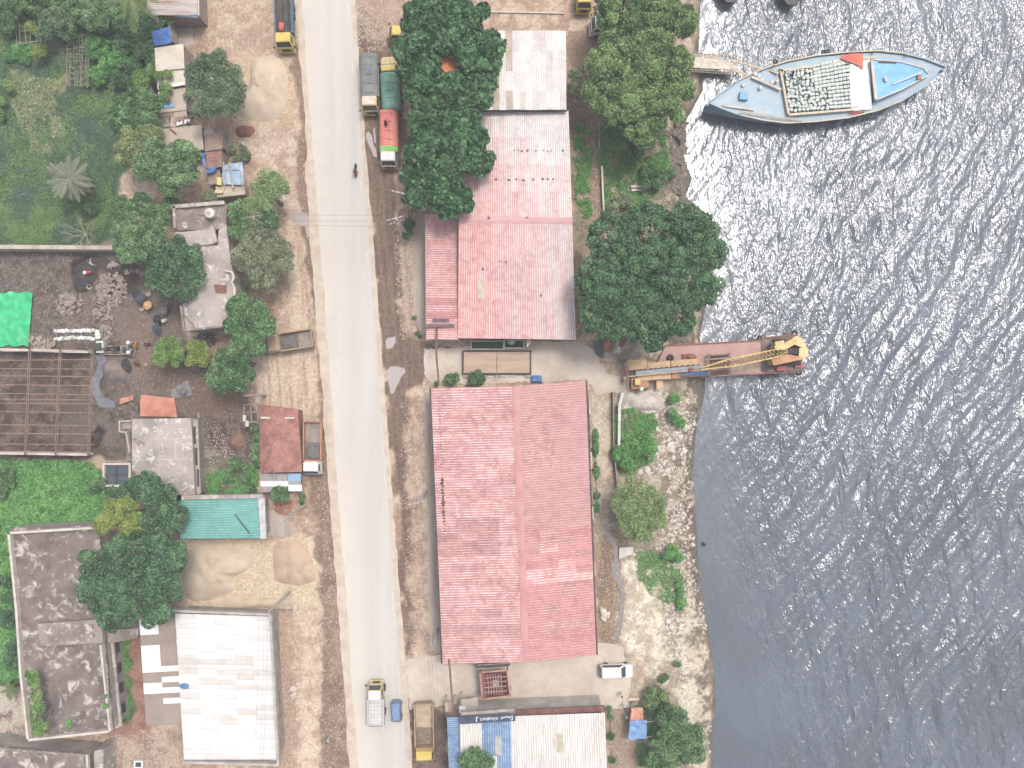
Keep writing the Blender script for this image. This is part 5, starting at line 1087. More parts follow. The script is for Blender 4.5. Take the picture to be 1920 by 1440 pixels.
def truck(label, px, py, ang, L, kind, bodym, roofm, bedm, trimm=None, w=1.08, zc=2.2, group='trucks', load=None, tarpm=None, bonnet=0.0, stripe=None, frac=1.0):
    p = W(px, py, zc); t = thing('truck', label, 'truck', (p.x, p.y, 0.03 if 560 < px < 770 else 0.0), math.radians(ang), group)
    trimm = trimm or bodym; xc = cab(t, L, w, bodym, roofm, trimm, bonnet)
    m = MB()
    for s in (-.42, .42): m.box(-L / 2, L / 2 - .4, s - .06, s + .06, .62, .82)
    for k in range(5): m.box(-L / 2 + .1 + k * (L - 1) / 5, -L / 2 + .22 + k * (L - 1) / 5, -.36, .36, .64, .8)
    m.build('chassis', steel_dark, t, local=True)
    fx, rx = L / 2 - .95, -L / 2 + 1.5
    wheels(t, [(fx, -.93), (fx, .93), (rx, -.96), (rx, -.66), (rx, .66), (rx, .96)] + ([(rx + 1.05, -.96), (rx + 1.05, .96)] if L > 7.2 else []))
    xb0, xb1 = -L / 2, xc - .15; wb_ = w + .06; zf = 1.0; zt = 1.75
    bed = MB().box(xb0, xb1, -wb_, wb_, zf - .12, zf).build('bed_floor', load or bedm, t, local=True)
    for s in (-1, 1):
        sp = MB().box(xb0, xb1, s * wb_ - .05, s * wb_ + .05, zf, zt).build('side_panel', bedm, t, local=True)
        m = MB()
        for k in range(7): xx = xb0 + .1 + (xb1 - xb0 - .2) * k / 6; m.box(xx - .05, xx + .05, s * (wb_ + .05) - .03, s * (wb_ + .05) + .05 - .02, zf - .1, zt - .003)
        m.box(xb0 - .01, xb1 + .01, s * wb_ - .08, s * wb_ + .08, zt, zt + .08); m.build('rib', bedm, sp, local=True)
    MB().box(xb0 - .06, xb0 + .04, -wb_ + .06, wb_ - .06, zf, zt + .02).build('tailgate', bedm, t, local=True)
    MB().box(xb1 - .04, xb1 + .08, -wb_ + .06, wb_ - .06, zf, zt + .35).build('headboard', bedm, t, local=True)
    for s in (-1, 1): MB().box(xb0 - .1, xb0 - .06, s * .8 - .1, s * .8 + .1, .75, .9).build('tail_light', lampr, t, local=True)
    if kind == 'tarp':
        o = wrinkle(xb0 - .05, xb1 + .1, wb_, zt + .25, .3, 14, 6, .035, int(px)).build('tarpaulin', tarpm, t, local=True, smooth=True)
        m = MB()
        for q in range(5):
            xx = xb0 + .4 + q * (xb1 - xb0 - .8) / 4; m.tube([(xx, -wb_ - .08, zt - .3), (xx, -wb_ * .5, zt + .59), (xx + .1, wb_ * .5, zt + .59), (xx + .1, wb_ + .08, zt - .3)], .018, 4)
        m.tube([(xb0, .2, zt + .4), ((xb0 + xb1) / 2, .15, zt + .62), (xb1, .1, zt + .45)], .018, 4); m.build('rope', steel_dark, o, local=True)
        if stripe is not None: wrinkle(xb1 - .62, xb1 + .14, wb_ + .01, zt + .275, .3, 2, 6, .02, 5).build('tarp_stripe', stripe, o, local=True, smooth=True)
    elif kind == 'pipes':
        for k in range(15):
            y = -wb_ + .14 + k * (2 * wb_ - .28) / 14; MB().tube([(xb0 - .9, y, zt + R.uniform(-.05, .12)), (xb1 + .05, y + R.uniform(-.04, .04), zt + R.uniform(-.02, .12))], .07, 5).build('pipe', R.choice([steel_dark, M('pipe_brown', c(120, 98, 88), c(100, 82, 74)), M('pipe_blue_grey', c(116, 136, 148), c(96, 112, 124))]), t, local=True)
    elif kind == 'cover':
        m = MB(); m.box(xb0 + .06, xb1 - .06, -wb_ + .06, wb_ - .06, zt - .35, zt - .25); m.build('load_cover', load, t, local=True)
        m = MB()
        for k in range(8): xx = xb0 + .2 + k * (xb1 - xb0 - .4) / 7; m.box(xx - .02, xx + .02, -wb_ + .07, wb_ - .07, zt - .249, zt - .23)
        for k in range(4): yy = -wb_ + .3 + k * (2 * wb_ - .6) / 3; m.box(xb0 + .07, xb1 - .07, yy - .02, yy + .02, zt - .2485, zt - .228)
        m.build('cover_seam', M('seam_grey', c(190, 186, 182)), t, local=True)
    elif kind == 'dump':
        m = MB(); rr = random.Random(int(px)); P = []
        for i in range(9):
            P.append([(xb1 - .15 - i * .28 - rr.uniform(0, .12), -wb_ + .08 + (2 * wb_ - .16) * j / 7, zf + .02 + max(0, .42 * (1 - i / 7) * (1 - abs(j / 3.5 - 1) ** 3)) * rr.uniform(.7, 1.1) - (.06 if i == 8 else 0)) for j in range(8)])
        m.grid([r[::-1] for r in P]); m.build('load', M('wet_sand_load', c(128, 120, 114), c(104, 98, 94), scale=2) if frac < 1 else M('brown_load', c(150, 128, 108), c(124, 106, 90), scale=3), t, local=True)
        for k in range(5): MB().box(xb1 + .08, xc + .05, -wb_ + .15 + k * .42, -wb_ + .45 + k * .42, zt + .28, zt + .33).build('cab_guard', roofm if k % 2 else bedm, t, local=True)
    return t
yel = M('paint_yellow', c(234, 202, 96), c(218, 186, 82), scale=1.5, rough=.45); yelp = M('paint_pale_yellow', c(232, 208, 146), c(216, 190, 128), scale=1.5, rough=.5)
crm = M('paint_cream', c(236, 218, 196), c(222, 202, 178), scale=1.5, rough=.5); whtp = M('vehicle_white', c(244, 240, 236), c(230, 226, 220), scale=2, rough=.4)
bedo = M('bed_orange', c(206, 150, 108), c(184, 130, 96), c(150, 104, 82), scale=1); bedg = M('bed_grey_steel', c(168, 156, 146), c(146, 134, 126), c(120, 106, 98), scale=1.2)
flo = M('bed_floor_worn', c(172, 156, 142), c(150, 134, 122), c(196, 182, 168), scale=1)
bedn = M('bed_tan', c(196, 164, 128), c(176, 146, 114), c(150, 120, 96), scale=1.4); floy = M('bed_floor_tan', c(200, 180, 146), c(178, 156, 126), c(222, 206, 176), scale=1.5)
bedb = M('bed_blue', c(104, 128, 148), c(84, 106, 126), scale=1)
bedw = M('bed_white', c(214, 210, 206), c(196, 190, 186), scale=1)
truck('truck with yellow cab loaded with long pipes beside the road at the top', 530, 34, -88, 7.4, 'pipes', yel, yel, bedb)
tb = thing('bundle', 'red bundle lying on the roof of the yellow cab', 'bundle', W(529, 51, 2.5)); wrinkle(-.35, .35, .5, .25, .12, 5, 5, .05, 3, .25).build('cloth', M('red_cloth', c(226, 104, 96), c(204, 84, 80), scale=3), tb, local=True, smooth=True)
truck('truck with grey green tarpaulin and cream cab nearest the road', 692, 153, -88.5, 7.4, 'tarp', yelp, crm, bedg, trimm=yel, tarpm=M('tarp_grey_green', c(140, 148, 142), c(122, 130, 126), c(158, 164, 158), scale=.7, rough=.7))
truck('truck with green tarpaulin and yellow bonnet facing up the picture', 730, 153, 94, 7.2, 'tarp', yelp, yel, bedg, tarpm=M('tarp_green', c(120, 172, 146), c(100, 150, 126), c(144, 188, 166), scale=.7, rough=.65), bonnet=1)
truck('truck with pink orange tarpaulin and white cab below the other two', 728, 258, -90, 7.2, 'tarp', crm, whtp, bedo, trimm=bedo, tarpm=M('tarp_coral', c(242, 138, 118), c(230, 120, 104), c(246, 160, 140), scale=.8, rough=.6), stripe=M('tarp_lime', c(152, 220, 110), c(134, 206, 96)))
truck('empty brown dump truck parked at an angle on the west verge', 539, 639, 189, 6.1, 'dump', crm, bedn, bedn, load=flo, frac=.5)
truck('orange dump truck with white cab beside the tiled shed', 583.5, 841, -90.5, 6.9, 'dump', whtp, whtp, bedo, load=flo, frac=.5)
truck('truck with yellow cab and white covered bed driving on the road', 703, 1326, 90.5, 5.6, 'cover', yelp, whtp, bedw, load=M('cover_white', c(226, 222, 218), c(212, 206, 202), c(190, 184, 180), scale=1.5), w=.95)
truck('dump truck with yellow cab parked at the edge of the concrete yard', 794.5, 1378, -89, 7.5, 'dump', yel, yel, bedn, load=floy, frac=1.0, w=1.15)
truck('small truck with green topped cab half under the shore tree', 1146, 42, 181, 5.2, 'cover', whtp, M('cab_teal', c(112, 190, 168), c(96, 174, 152)), bedg, load=M('cover_grey', c(170, 172, 172), c(150, 152, 152)), w=.98)
truck('yellow truck mostly cut off at the top edge', 1096, -26, -90, 5.4, 'cover', yel, yel, bedg, load=M('cover_grey', c(170, 172, 172)), w=1.0)
truck('yellow cabbed truck hidden under the big dark tree', 772, 60, 176, 6.2, 'cover', yel, yel, bedg, load=M('cover_grey', c(170, 172, 172)), w=.75)
# cars
def car(name, label, px, py, ang, L, w, h, m_, prof, cat, winm=glassm):
    p = W(px, py, 1.2); t = thing(name, label, cat, (p.x, p.y, .03 if px < 770 else .02), math.radians(ang))
    rings = []
    for z, x0, x1, yy, ch in prof: rings.append(ringpts(-L / 2 + x0, L / 2 - x1, w - yy, z, ch))
    b = MB().loft(rings).build('body', m_, t, local=True)
    return t, b
t, b = car('minivan', 'white family van parked on the concrete yard by the bank', 1156, 1260, 1.5, 4.4, .86, 1.7, whtp, [(.35, .05, .05, .02, .15), (.75, 0, 0, 0, .18), (.95, .02, .05, .03, .2)], 'van')
MB().loft([ringpts(-2.15, 1.2, .83, .94, .1), ringpts(-2.0, .55, .72, 1.5, .12), ringpts(-1.9, .42, .66, 1.6, .15)]).build('cabin', whtp, t, local=True)
MB().add([(1.24, -.7, 1.0), (1.24, .7, 1.0), (.62, .6, 1.48), (.62, -.6, 1.48)], [(0, 1, 2, 3)]).build('windscreen', glassm, t, local=True)
MB().add([(-2.19, .7, 1.0), (-2.19, -.7, 1.0), (-2.04, -.6, 1.46), (-2.04, .6, 1.46)], [(0, 1, 2, 3)]).build('rear_window', glassm, t, local=True)
for s in (-1, 1):
    MB().add([(-1.9, s * .845, 1.0), (1.0, s * .845, 1.0), (.45, s * .75, 1.45), (-1.8, s * .75, 1.45)], [(0, 1, 2, 3)]).build('side_window', glassm, t, local=True)
    MB().box(.75, .95, s * .97 - .08, s * .97 + .08, 1.0, 1.15).build('mirror', whtp, t, local=True)
    MB().box(2.13, 2.2, s * .6 - .15, s * .6 + .15, .7, .85).build('headlight', lampg, t, local=True); MB().box(-2.22, -2.15, s * .66 - .1, s * .66 + .1, .8, 1.1).build('tail_light', lampr, t, local=True)
for s in (-.5, .5): MB().box(-1.8, .3, s - .02, s + .02, 1.6, 1.66).build('roof_rail', whtp, t, local=True)
wheels(t, [(1.35, -.78), (1.35, .78), (-1.3, -.78), (-1.3, .78)], .31, .2)
blv = M('van_blue', c(124, 158, 196), c(110, 144, 184), scale=2, rough=.45)
t, b = car('minibus', 'small boxy blue minibus driving beside the white truck', 743, 1336, -88, 2.75, .62, 1.6, blv, [(.3, .03, .03, .02, .1), (.7, 0, 0, 0, .12), (1.0, .02, .05, .02, .12), (1.5, .12, .45, .1, .12), (1.58, .2, .55, .16, .15)], 'minibus')
MB().add([(1.33, -.5, 1.02), (1.33, .5, 1.02), (.96, .44, 1.46), (.96, -.44, 1.46)], [(0, 1, 2, 3)]).build('windscreen', glassm, t, local=True)
for s in (-1, 1):
    MB().add([(-1.2, s * .605, 1.02), (1.05, s * .605, 1.02), (.8, s * .53, 1.42), (-1.1, s * .53, 1.42)], [(0, 1, 2, 3)]).build('side_window', glassm, t, local=True); MB().box(1.0, 1.1, s * .7 - .06, s * .7 + .06, 1.0, 1.12).build('mirror', steel_dark, t, local=True)
    MB().box(1.36, 1.4, s * .42 - .1, s * .42 + .1, .6, .75).build('headlight', lampg, t, local=True)
MB().box(-.9, .5, -.4, .4, 1.58, 1.63).build('roof_rack', blv, t, local=True)
wheels(t, [(.85, -.55), (.85, .55), (-.85, -.55), (-.85, .55)], .27, .16)
def motorbike(label, px, py, ang):
    p = W(px, py, .5); t = thing('motorbike', label, 'motorbike', (p.x, p.y, .03), math.radians(ang))
    for x in (-.6, .62):
        M_ = Matrix.Translation((x, 0, .3)) @ Matrix.Rotation(math.pi / 2, 4, 'X'); o = MB().lathe([(.2, -.05), (.29, -.05), (.3, 0), (.29, .05), (.2, .05)], 16, M_).build('wheel', tyre, t, local=True); MB().lathe([(0, -.04), (.2, -.03), (.2, .03), (0, .04)], 12, M_).build('rim', rimm, o, local=True)
    MB().tube([(-.5, 0, .45), (0, 0, .4), (.35, 0, .6), (.5, 0, .95)], [.07, .12, .09, .04], 6).build('frame', steel_dark, t, local=True)
    MB().tube([(-.75, 0, .78), (-.3, 0, .8), (.1, 0, .74)], [.1, .14, .1], 6).build('seat', M('black_seat', c(60, 56, 56)), t, local=True)
    MB().tube([(.62, 0, .3), (.45, 0, 1.0)], .035, 5).build('fork', rimm, t, local=True); MB().tube([(.35, -.35, 1.02), (.45, 0, .98), (.35, .35, 1.02)], .025, 5).build('handlebar', steel_dark, t, local=True)
    MB().tube([(.5, 0, .75), (.3, 0, .55)], [.16, .1], 6).build('fairing', M('bike_red', c(190, 60, 58), c(160, 48, 48), rough=.3), t, local=True); return t
motorbike('red motorbike riding on the road', 667, 319, -92)

# ------------------------------------------------------------------ people
def person_mesh(pose):
    J, E, rad, cls = [], [], [], []
    def j(p, r, k, par=None):
        J.append(p); rad.append(r); cls.append(k)
        if par is not None: E.append((par, len(J) - 1))
        return len(J) - 1
    P = {'stand': dict(pel=.92, lean=.02, hipf=(.05, -.08), knee=(.1, -.05), foot=(.05, -.2), el=(.02, .05), hd=(.12, .15), hz=.85),
         'squat': dict(pel=.32, lean=.28, hipf=(.3, .32), knee=(.3, .32), foot=(.12, .14), el=(.35, .3), hd=(.55, .5), hz=.3),
         'ride': dict(pel=.86, lean=.16, hipf=(.25, .25), knee=(.32, .32), foot=(.12, .12), el=(.32, .32), hd=(.52, .52), hz=1.05),
         'bend': dict(pel=.88, lean=.38, hipf=(.02, -.06), knee=(.06, .0), foot=(0, -.12), el=(.5, .45), hd=(.62, .58), hz=.5)}[pose]
    z = P['pel']; ln = P['lean']; hgt = .55 if pose != 'bend' else .36
    pel = j((0, 0, z), .135, 'p'); sp = j((ln * .45, 0, z + hgt * .42), .125, 's', pel); ch = j((ln * .85, 0, z + hgt * .8), .14, 's', sp); nk = j((ln * 1.05, 0, z + hgt), .055, 'k', ch); hd = j((ln * 1.2 + .02, 0, z + hgt + .12), .095, 'k', nk); j((ln * 1.25 + .02, 0, z + hgt + .22), .07, 'k', hd); j((ln * 1.25 + .12, 0, z + hgt + .11), .022, 'k', hd)
    for s, q in ((-1, 0), (1, 1)):
        sh_ = j((ln * .92, s * .17, z + hgt * .9), .062, 's', ch); ez = max(P['hz'] + .22, z + hgt * .35); el = j((ln * .92 + P['el'][q], s * .23, ez), .045, 's', sh_); wr = j((ln * .92 + P['hd'][q], s * .19, P['hz']), .03, 'k', el)
        dv = Vector((.5, 0, -.8)) if pose != 'stand' else Vector((.15, 0, -1)); hp = Vector(J[wr]) + dv * .07; pl = j(tuple(hp), .03, 'k', wr)
        for f, (dy, l) in enumerate(((-.03, .07), (-.01, .085), (.01, .08), (.03, .065))): a = hp + dv * l * .5 + Vector((.01, dy, 0)); i1 = j(tuple(a), .009, 'k', pl); j(tuple(a + dv * l * .5 + Vector((.015, 0, -.005))), .008, 'k', i1)
        j(tuple(Vector(J[wr]) + dv * .03 + Vector((.05, -s * .03, -.02))), .01, 'k', wr)
        hip = j((0, s * .09, z - .06), .09, 'p', pel)
        if pose == 'stand' or pose == 'bend': kn = j((P['knee'][q], s * .1, .48), .06, 'p', hip); ft = j((P['foot'][q], s * .1, .08), .042, 'p', kn)
        elif pose == 'squat': kn = j((P['knee'][q], s * .2, .48), .062, 'p', hip); ft = j((P['foot'][q], s * .16, .07), .042, 'k', kn)
        else: kn = j((P['knee'][q], s * .22, .68), .062, 'p', hip); ft = j((P['foot'][q], s * .2, .32), .042, 'p', kn)
        j((J[ft][0] + .16, J[ft][1], J[ft][2] - .035), .032, 'k', ft)
    me = bpy.data.meshes.new('body'); me.from_pydata(J, E, []); o = bpy.data.objects.new('tmp', me); COL.objects.link(o)
    sk = o.modifiers.new('s', 'SKIN'); sk.use_smooth_shade = True
    for i, v in enumerate(me.skin_vertices[0].data): v.radius = (rad[i], rad[i]); v.use_root = (i == 0)
    ss = o.modifiers.new('u', 'SUBSURF'); ss.levels = 1; ss.render_levels = 1
    bpy.context.view_layer.update(); dg = bpy.context.evaluated_depsgraph_get(); out = bpy.data.meshes.new_from_object(o.evaluated_get(dg))
    bpy.data.objects.remove(o); JA = np.array(J); ci = {'s': 0, 'p': 1, 'k': 2}
    for pl in out.polygons: pl.material_index = ci[cls[int(((JA - np.array(pl.center)) ** 2).sum(1).argmin())]]
    return out, J[4]
PM = {k: person_mesh(k) for k in ('stand', 'squat', 'ride', 'bend')}
skin = M('skin', c(168, 122, 98), rough=.6); hairm = M('black_hair', c(48, 42, 42), rough=.6)
def person(label, px, py, ang, pose, shirt, pants, z=0.0, hat=None):
    me, hd = PM[pose]; p = W(px, py, z + .8); o = bpy.data.objects.new('person', me.copy()); COL.objects.link(o); o.location = (p.x, p.y, z + .02); o.rotation_euler.z = math.radians(ang)
    o.data.materials.clear()
    for m in (M('cloth_%d_%d_%d' % shirt, c(*shirt), tuple(x * .75 for x in c(*shirt)), scale=6), M('cloth_%d_%d_%d' % pants, c(*pants), tuple(x * .75 for x in c(*pants)), scale=6), skin): o.data.materials.append(m)
    m = MB(); M_ = Matrix.Translation((hd[0], hd[1], hd[2] + .02))
    if hat: m.lathe([(0, .15), (.08, .14), (.12, .05), (.24, .03), (.24, .02), (.1, .02)], 14, M_); m.build('hat', M('hat_%d_%d_%d' % hat, c(*hat)), o, local=True)
    else: m.lathe([(0, .13), (.07, .11), (.11, .03), (.112, -.03), (.1, -.08)], 12, M_ @ Matrix.Translation((-.02, 0, 0))); m.build('hair', hairm, o, local=True, smooth=True)
    return tag(o, label, 'person')
person('person in a red shirt riding the motorbike', 667, 319, -92, 'ride', (206, 78, 74), (60, 56, 64), z=0.0)
person('person in pink stooping at the black heap', 170, 510, 200, 'bend', (240, 80, 120), (150, 60, 80), hat=(236, 226, 220))
person('person in blue crouching at the black heap', 150, 532, 30, 'squat', (90, 130, 190), (60, 70, 100))
person('person in white standing above the black heap', 174, 497, 120, 'bend', (230, 214, 214), (110, 90, 90))
person('person in white beside the crusher machine', 247, 643, 180, 'stand', (240, 236, 232), (90, 90, 100), hat=(240, 238, 232))
person('person in orange beside the crusher machine', 254, 651, 90, 'bend', (230, 160, 76), (110, 80, 60))
person('person in white cap bending at the crusher', 247, 655, 250, 'bend', (200, 196, 190), (80, 80, 84), hat=(246, 242, 236))
person('person in dark red crouching beside a basket', 278, 645, 180, 'squat', (140, 50, 60), (120, 110, 116))
person('person in red sitting by the dark heap near the frame', 174, 838, 60, 'squat', (170, 60, 60), (70, 60, 60))
person('person in brown near the grey sand mound', 256, 685, 120, 'squat', (150, 80, 64), (80, 70, 66))
person('person in teal crouching beside the grey umbrella', 305, 583, 60, 'squat', (80, 150, 150), (80, 80, 90))
person('person in maroon beside the grey umbrella', 309, 577, 200, 'squat', (130, 50, 60), (60, 56, 60))
person('person in pale shirt behind the black umbrella', 308, 597, 260, 'squat', (226, 224, 190), (90, 90, 80), hat=(224, 220, 190))
person('person in pale shirt by the stone heap', 181, 567, 320, 'squat', (220, 212, 200), (70, 66, 66))
person('person in grey sorting stones under the green tree', 248, 507, 200, 'squat', (200, 170, 160), (90, 84, 90))
person('person in dark clothes at the edge of the pale green tree', 226, 496, 260, 'bend', (110, 110, 130), (80, 80, 90))
person('person in dark clothes on top of the coral tarpaulin', 721, 232, 60, 'squat', (90, 50, 50), (60, 48, 50), z=2.32)
person('person in blue standing beside the coral tarpaulin truck', 706, 215, 90, 'stand', (90, 100, 140), (60, 60, 70))
person('person in black standing in front of the yellow cab', 527, 90, 270, 'stand', (60, 60, 66), (50, 50, 54))
person('person in white walking on the west verge at the bottom', 615, 1386, 280, 'stand', (240, 240, 244), (110, 120, 150))
person('person in white and black near the white van', 1165, 1302, 200, 'stand', (236, 234, 236), (60, 60, 70))
person('person in white standing left of the concrete beam', 1169, 1323, 300, 'stand', (246, 244, 240), (50, 50, 54))
person('person in grey standing below the concrete beam', 1189, 1318, 90, 'stand', (200, 200, 200), (70, 70, 76))
person('person in pale pink walking toward the tarpaulin hut', 1173, 1344, 330, 'stand', (240, 220, 222), (200, 190, 196))
person('person in dark clothes sitting among the cargo sacks', 1487, 140, 90, 'squat', (60, 90, 150), (50, 60, 90), z=1.45)
person('person in white sitting among the cargo sacks', 1503, 150, 180, 'squat', (236, 236, 236), (80, 86, 96), z=1.45)
person('person wading in the shallow water near the bank', 1319, 1020, 140, 'stand', (110, 96, 96), (70, 66, 70), z=-1.7)
# ------------------------------------------------------------------ cargo boat
zb = 1.1
bt_ = thing('cargo_boat', 'blue wooden cargo boat moored at the bamboo pier with sacks aboard', 'boat', W(1545, 165, -1.15))
hullm = M('hull_blue_paint', c(172, 194, 208), c(152, 180, 200), c(204, 212, 216), scale=.6, s3=4, rough=.6)
deckm = M('deck_blue_worn', c(172, 194, 208), c(188, 202, 210), c(142, 176, 204), scale=.5, s3=4, rough=.7, stretch=(1, 1.6, 1))
cabm = M('cabin_bright_blue', c(112, 190, 236), c(92, 174, 228), c(178, 214, 236), scale=.6, f3=(.6, .7), s3=3, rough=.5)
woodp = M('pale_wood_rail', c(228, 214, 188), c(210, 192, 164), c(188, 164, 134), scale=2)
TOP = [(1326, 196), (1352, 176), (1384, 152), (1430, 130), (1476, 115), (1530, 104), (1590, 98), (1645, 96), (1690, 102), (1730, 114), (1766, 131)]
BOT = [(1326, 198), (1352, 207), (1384, 217), (1430, 226), (1476, 231), (1530, 228), (1590, 221), (1645, 208), (1690, 190), (1730, 165), (1766, 135)]
m = MB(); n = len(TOP); rings = []
for k in range(n):
    a, b2 = Vector(W(*TOP[k], zb)), Vector(W(*BOT[k], zb)); sheer = .9 * (abs(k - 5) / 5) ** 2; a.z += sheer; b2.z += sheer; mid_ = (a + b2) / 2
    pts = []
    for q_ in (0, .06, .2): pts.append(a.lerp(mid_, q_ * 1.2) + Vector((0, 0, -q_ * 8)) if q_ else a)
    a1 = a.lerp(mid_, .12); a1.z = -.6; a2 = a.lerp(mid_, .4); a2.z = -1.7; b1 = b2.lerp(mid_, .12); b1.z = -.6; bb = b2.lerp(mid_, .4); bb.z = -1.7
    rings.append([a, a1, a2, bb, b1, b2])
g = MB()
for k in range(n - 1):
    for q_ in range(5): 
        b0 = len(g.v); g.v += [tuple(rings[k][q_]), tuple(rings[k][q_ + 1]), tuple(rings[k + 1][q_ + 1]), tuple(rings[k + 1][q_])]; g.f.append((b0, b0 + 1, b0 + 2, b0 + 3)); g.m.append(0)
g.build('hull', hullm, bt_)
dk = MB()
for k in range(n - 1):
    z_ = Vector((0, 0, -.22)); dk.add([rings[k][0].lerp(rings[k][5], .02) + z_, rings[k][0].lerp(rings[k][5], .98) + z_, rings[k + 1][0].lerp(rings[k + 1][5], .98) + z_, rings[k + 1][0].lerp(rings[k + 1][5], .02) + z_], [(0, 1, 2, 3)])
dk.build('deck', deckm, bt_)
for side in (0, 5):
    for k in range(n - 1): MB().bar(rings[k][side] + Vector((0, 0, .03)), rings[k + 1][side] + Vector((0, 0, .03)), .16, .14).build('gunwale', woodp if 2 <= k <= 7 else hullm, bt_)
for px in (1326, 1766): pp_ = W(px, 197 if px < 1400 else 133, zb + .9); MB().bar(pp_ + Vector((0, 0, -1.5)), pp_ + Vector((0, 0, .25)), .3, .3).build('stem_post', M('stem_blue', c(136, 174, 208)), bt_)
for a, b2 in (((1463, 133), (1478, 215)), ((1463, 133), (1640, 108)), ((1478, 216), (1600, 206)), ((1463, 128), (1468, 140))): MB().bar(W(*a, 1.25), W(*b2, 1.25), .28, .4).build('hatch_coaming', woodp, bt_)
MB().prism(WP([(1465, 134), (1636, 110), (1644, 200), (1479, 214)], 1.0), .9, .98).build('hold_floor', M('hold_floor_grey', c(150, 158, 148), c(128, 136, 128), scale=1.5), bt_)
cabz = 2.0; cp = [(1634, 112), (1688, 116), (1730, 128), (1742, 140), (1728, 148), (1690, 168), (1642, 188)]
MB().prism(WP(cp, cabz), .9, cabz).build('cabin', cabm, bt_)
cpw = WP(cp, cabz)
for k in range(len(cp)):
    a, b2 = cpw[k], cpw[(k + 1) % len(cp)]; MB().bar(a + Vector((0, 0, .06)), b2 + Vector((0, 0, .06)), .16 if k < 6 else .36, .14).build('cabin_rail', woodp if k == 6 else M('rail_white', c(226, 222, 212), c(206, 198, 186)), bt_)
MB().tube([W(1675, 158, 2.15), W(1729, 135, 2.6)], .09).build('boom', whtp, bt_)
for px, py in ((1658, 148), (1660, 152)): MB().lathe([(0, .35), (.2, .3), (.22, 0)], 10, Matrix.Translation(W(px, py, 2.0))).build('deck_pump', M('pump_white', c(226, 226, 214)), bt_)
MB().box(-.25, .25, -.3, .3, 0, .3, Matrix.Translation(W(1722, 146, 2.0))).build('deck_box', M('box_orange_brown', c(206, 146, 92)), bt_)
m = MB()
for k in range(10): m.box(-.13, .13, -.1, .1, 0, .05, Matrix.Translation(W(1648 + 3.4 * k, 117 + .1 * k, 2.01)))
m.build('grating', steel_dark, bt_)
m = MB()
for k in range(6): m.bar(W(1627.5 + .5 * k, 133 + 4 * k, 1.5), W(1631.5 + .5 * k, 132.6 + 4 * k, 1.5), .14, .06)
m.build('ladder', whtp, bt_)
hb = MB().box(-.55, .55, -.5, .5, 0, .5, Matrix.Translation(W(1393, 182, 1.2)) @ Matrix.Rotation(-.1, 4, 'Z')).build('hatch', M('hatch_blue', c(150, 190, 222), c(130, 172, 208)), bt_)
MB().bar(W(1409, 144, 1.45), W(1464, 168, 1.35), .3, .16).build('plank', M('plank_white', c(224, 216, 202), c(204, 192, 176)), bt_); MB().bar(W(1355, 198, 1.55), W(1414, 206, 1.3), .22, .12).build('plank', M('plank_white', c(224, 216, 202)), bt_)
ld = MB()
for dy in (0, 3.5): ld.bar(W(1393, 209 + dy, 1.4), W(1504, 224 + dy, 1.3), .07)
for k in range(28): f_ = k / 27; ld.bar(W(1393 + 111 * f_, 209 + 15 * f_, 1.42), W(1393 + 111 * f_, 212.5 + 15 * f_, 1.42), .05)
tag(ld.build('bamboo_ladder', woodp), 'long bamboo ladder lying along the boat side', 'ladder')
for px, py in ((1454, 116), (1544, 98), (1552, 97)):
    M_ = Matrix.Translation(W(px, py, .8)); MB().lathe([(.22 + .13 * math.cos(a), .13 * math.sin(a)) for a in [k * math.pi / 4 for k in range(9)]], 14, M_).build('tyre_fender', tyre, bt_)
for px, py in ((1377, 155), (1452, 121), (1388, 213), (1640, 96), (1700, 103), (1740, 135)): MB().tube([W(px, py, 1.2), W(px, py, 1.75)], .1, 7).build('bollard', M('bollard_yellow', c(214, 178, 96)), bt_)
# sacks in the hold
sackm = M('sack_weave', c(222, 228, 218), c(204, 214, 204), c(176, 190, 180), scale=2, rnd=.07)
sk_ = MB(); sk_.loft([ringpts(-.24, .24, .16, .0, .06), ringpts(-.28, .28, .215, .1, .07), ringpts(-.27, .27, .205, .19, .07), ringpts(-.21, .21, .15, .25, .06)])
proto = sk_.build('cargo_sack', sackm, local=True); first = True
for i in range(17):
    for j in range(13):
        u, v = (i + .5) / 17, (j + .5) / 13
        px = 1469 + 128 * u + 10 * v; py = 134 + 76 * v - 21 * u * (1 - v) - 8 * u
        o = proto if first else proto.copy()
        if not first: COL.objects.link(o)
        first = False; messy = u < .42 or (v > .55 and u < .6)
        o.location = W(px + R.uniform(-1, 1) * (2 if messy else .4), py + R.uniform(-1, 1) * (2 if messy else .4), 1.0 + (R.uniform(0, .35) if messy else R.uniform(.25, .32))); o.rotation_euler = (R.uniform(-.25, .25) if messy else 0, R.uniform(-.25, .25) if messy else 0, math.radians(8) + (R.uniform(-1.5, 1.5) if messy else R.uniform(-.06, .06)))
        s_ = R.uniform(.9, 1.08); o.scale = (s_, s_, s_)
        tag(o, 'pale woven sack stowed in the boat hold', 'sack', 'sacks stowed in the boat hold')
for k, (px, py, a) in enumerate(((1416, 140, .4), (1422, 144, .5), (1428, 150, .8), (1393, 160, .6), (1425, 165, 1.5), (1447, 155, .5), (1456, 152, .9))):
    o = proto.copy(); COL.objects.link(o); o.location = W(px, py, 1.25); o.rotation_euler.z = a; tag(o, 'white sack lying loose on the bow deck of the boat', 'sack', 'loose sacks on the bow deck')
tw_ = MB().grid([[W(1592 + 6.5 * u + 2 * v / 4 + R.uniform(-.7, .7), 110 + 12.3 * v - .6 * u + R.uniform(-.6, .6), 1.55 + R.uniform(-.04, .08) - (.4 if v in (0, 8) else 0)) for v in range(9)] for u in range(7)])
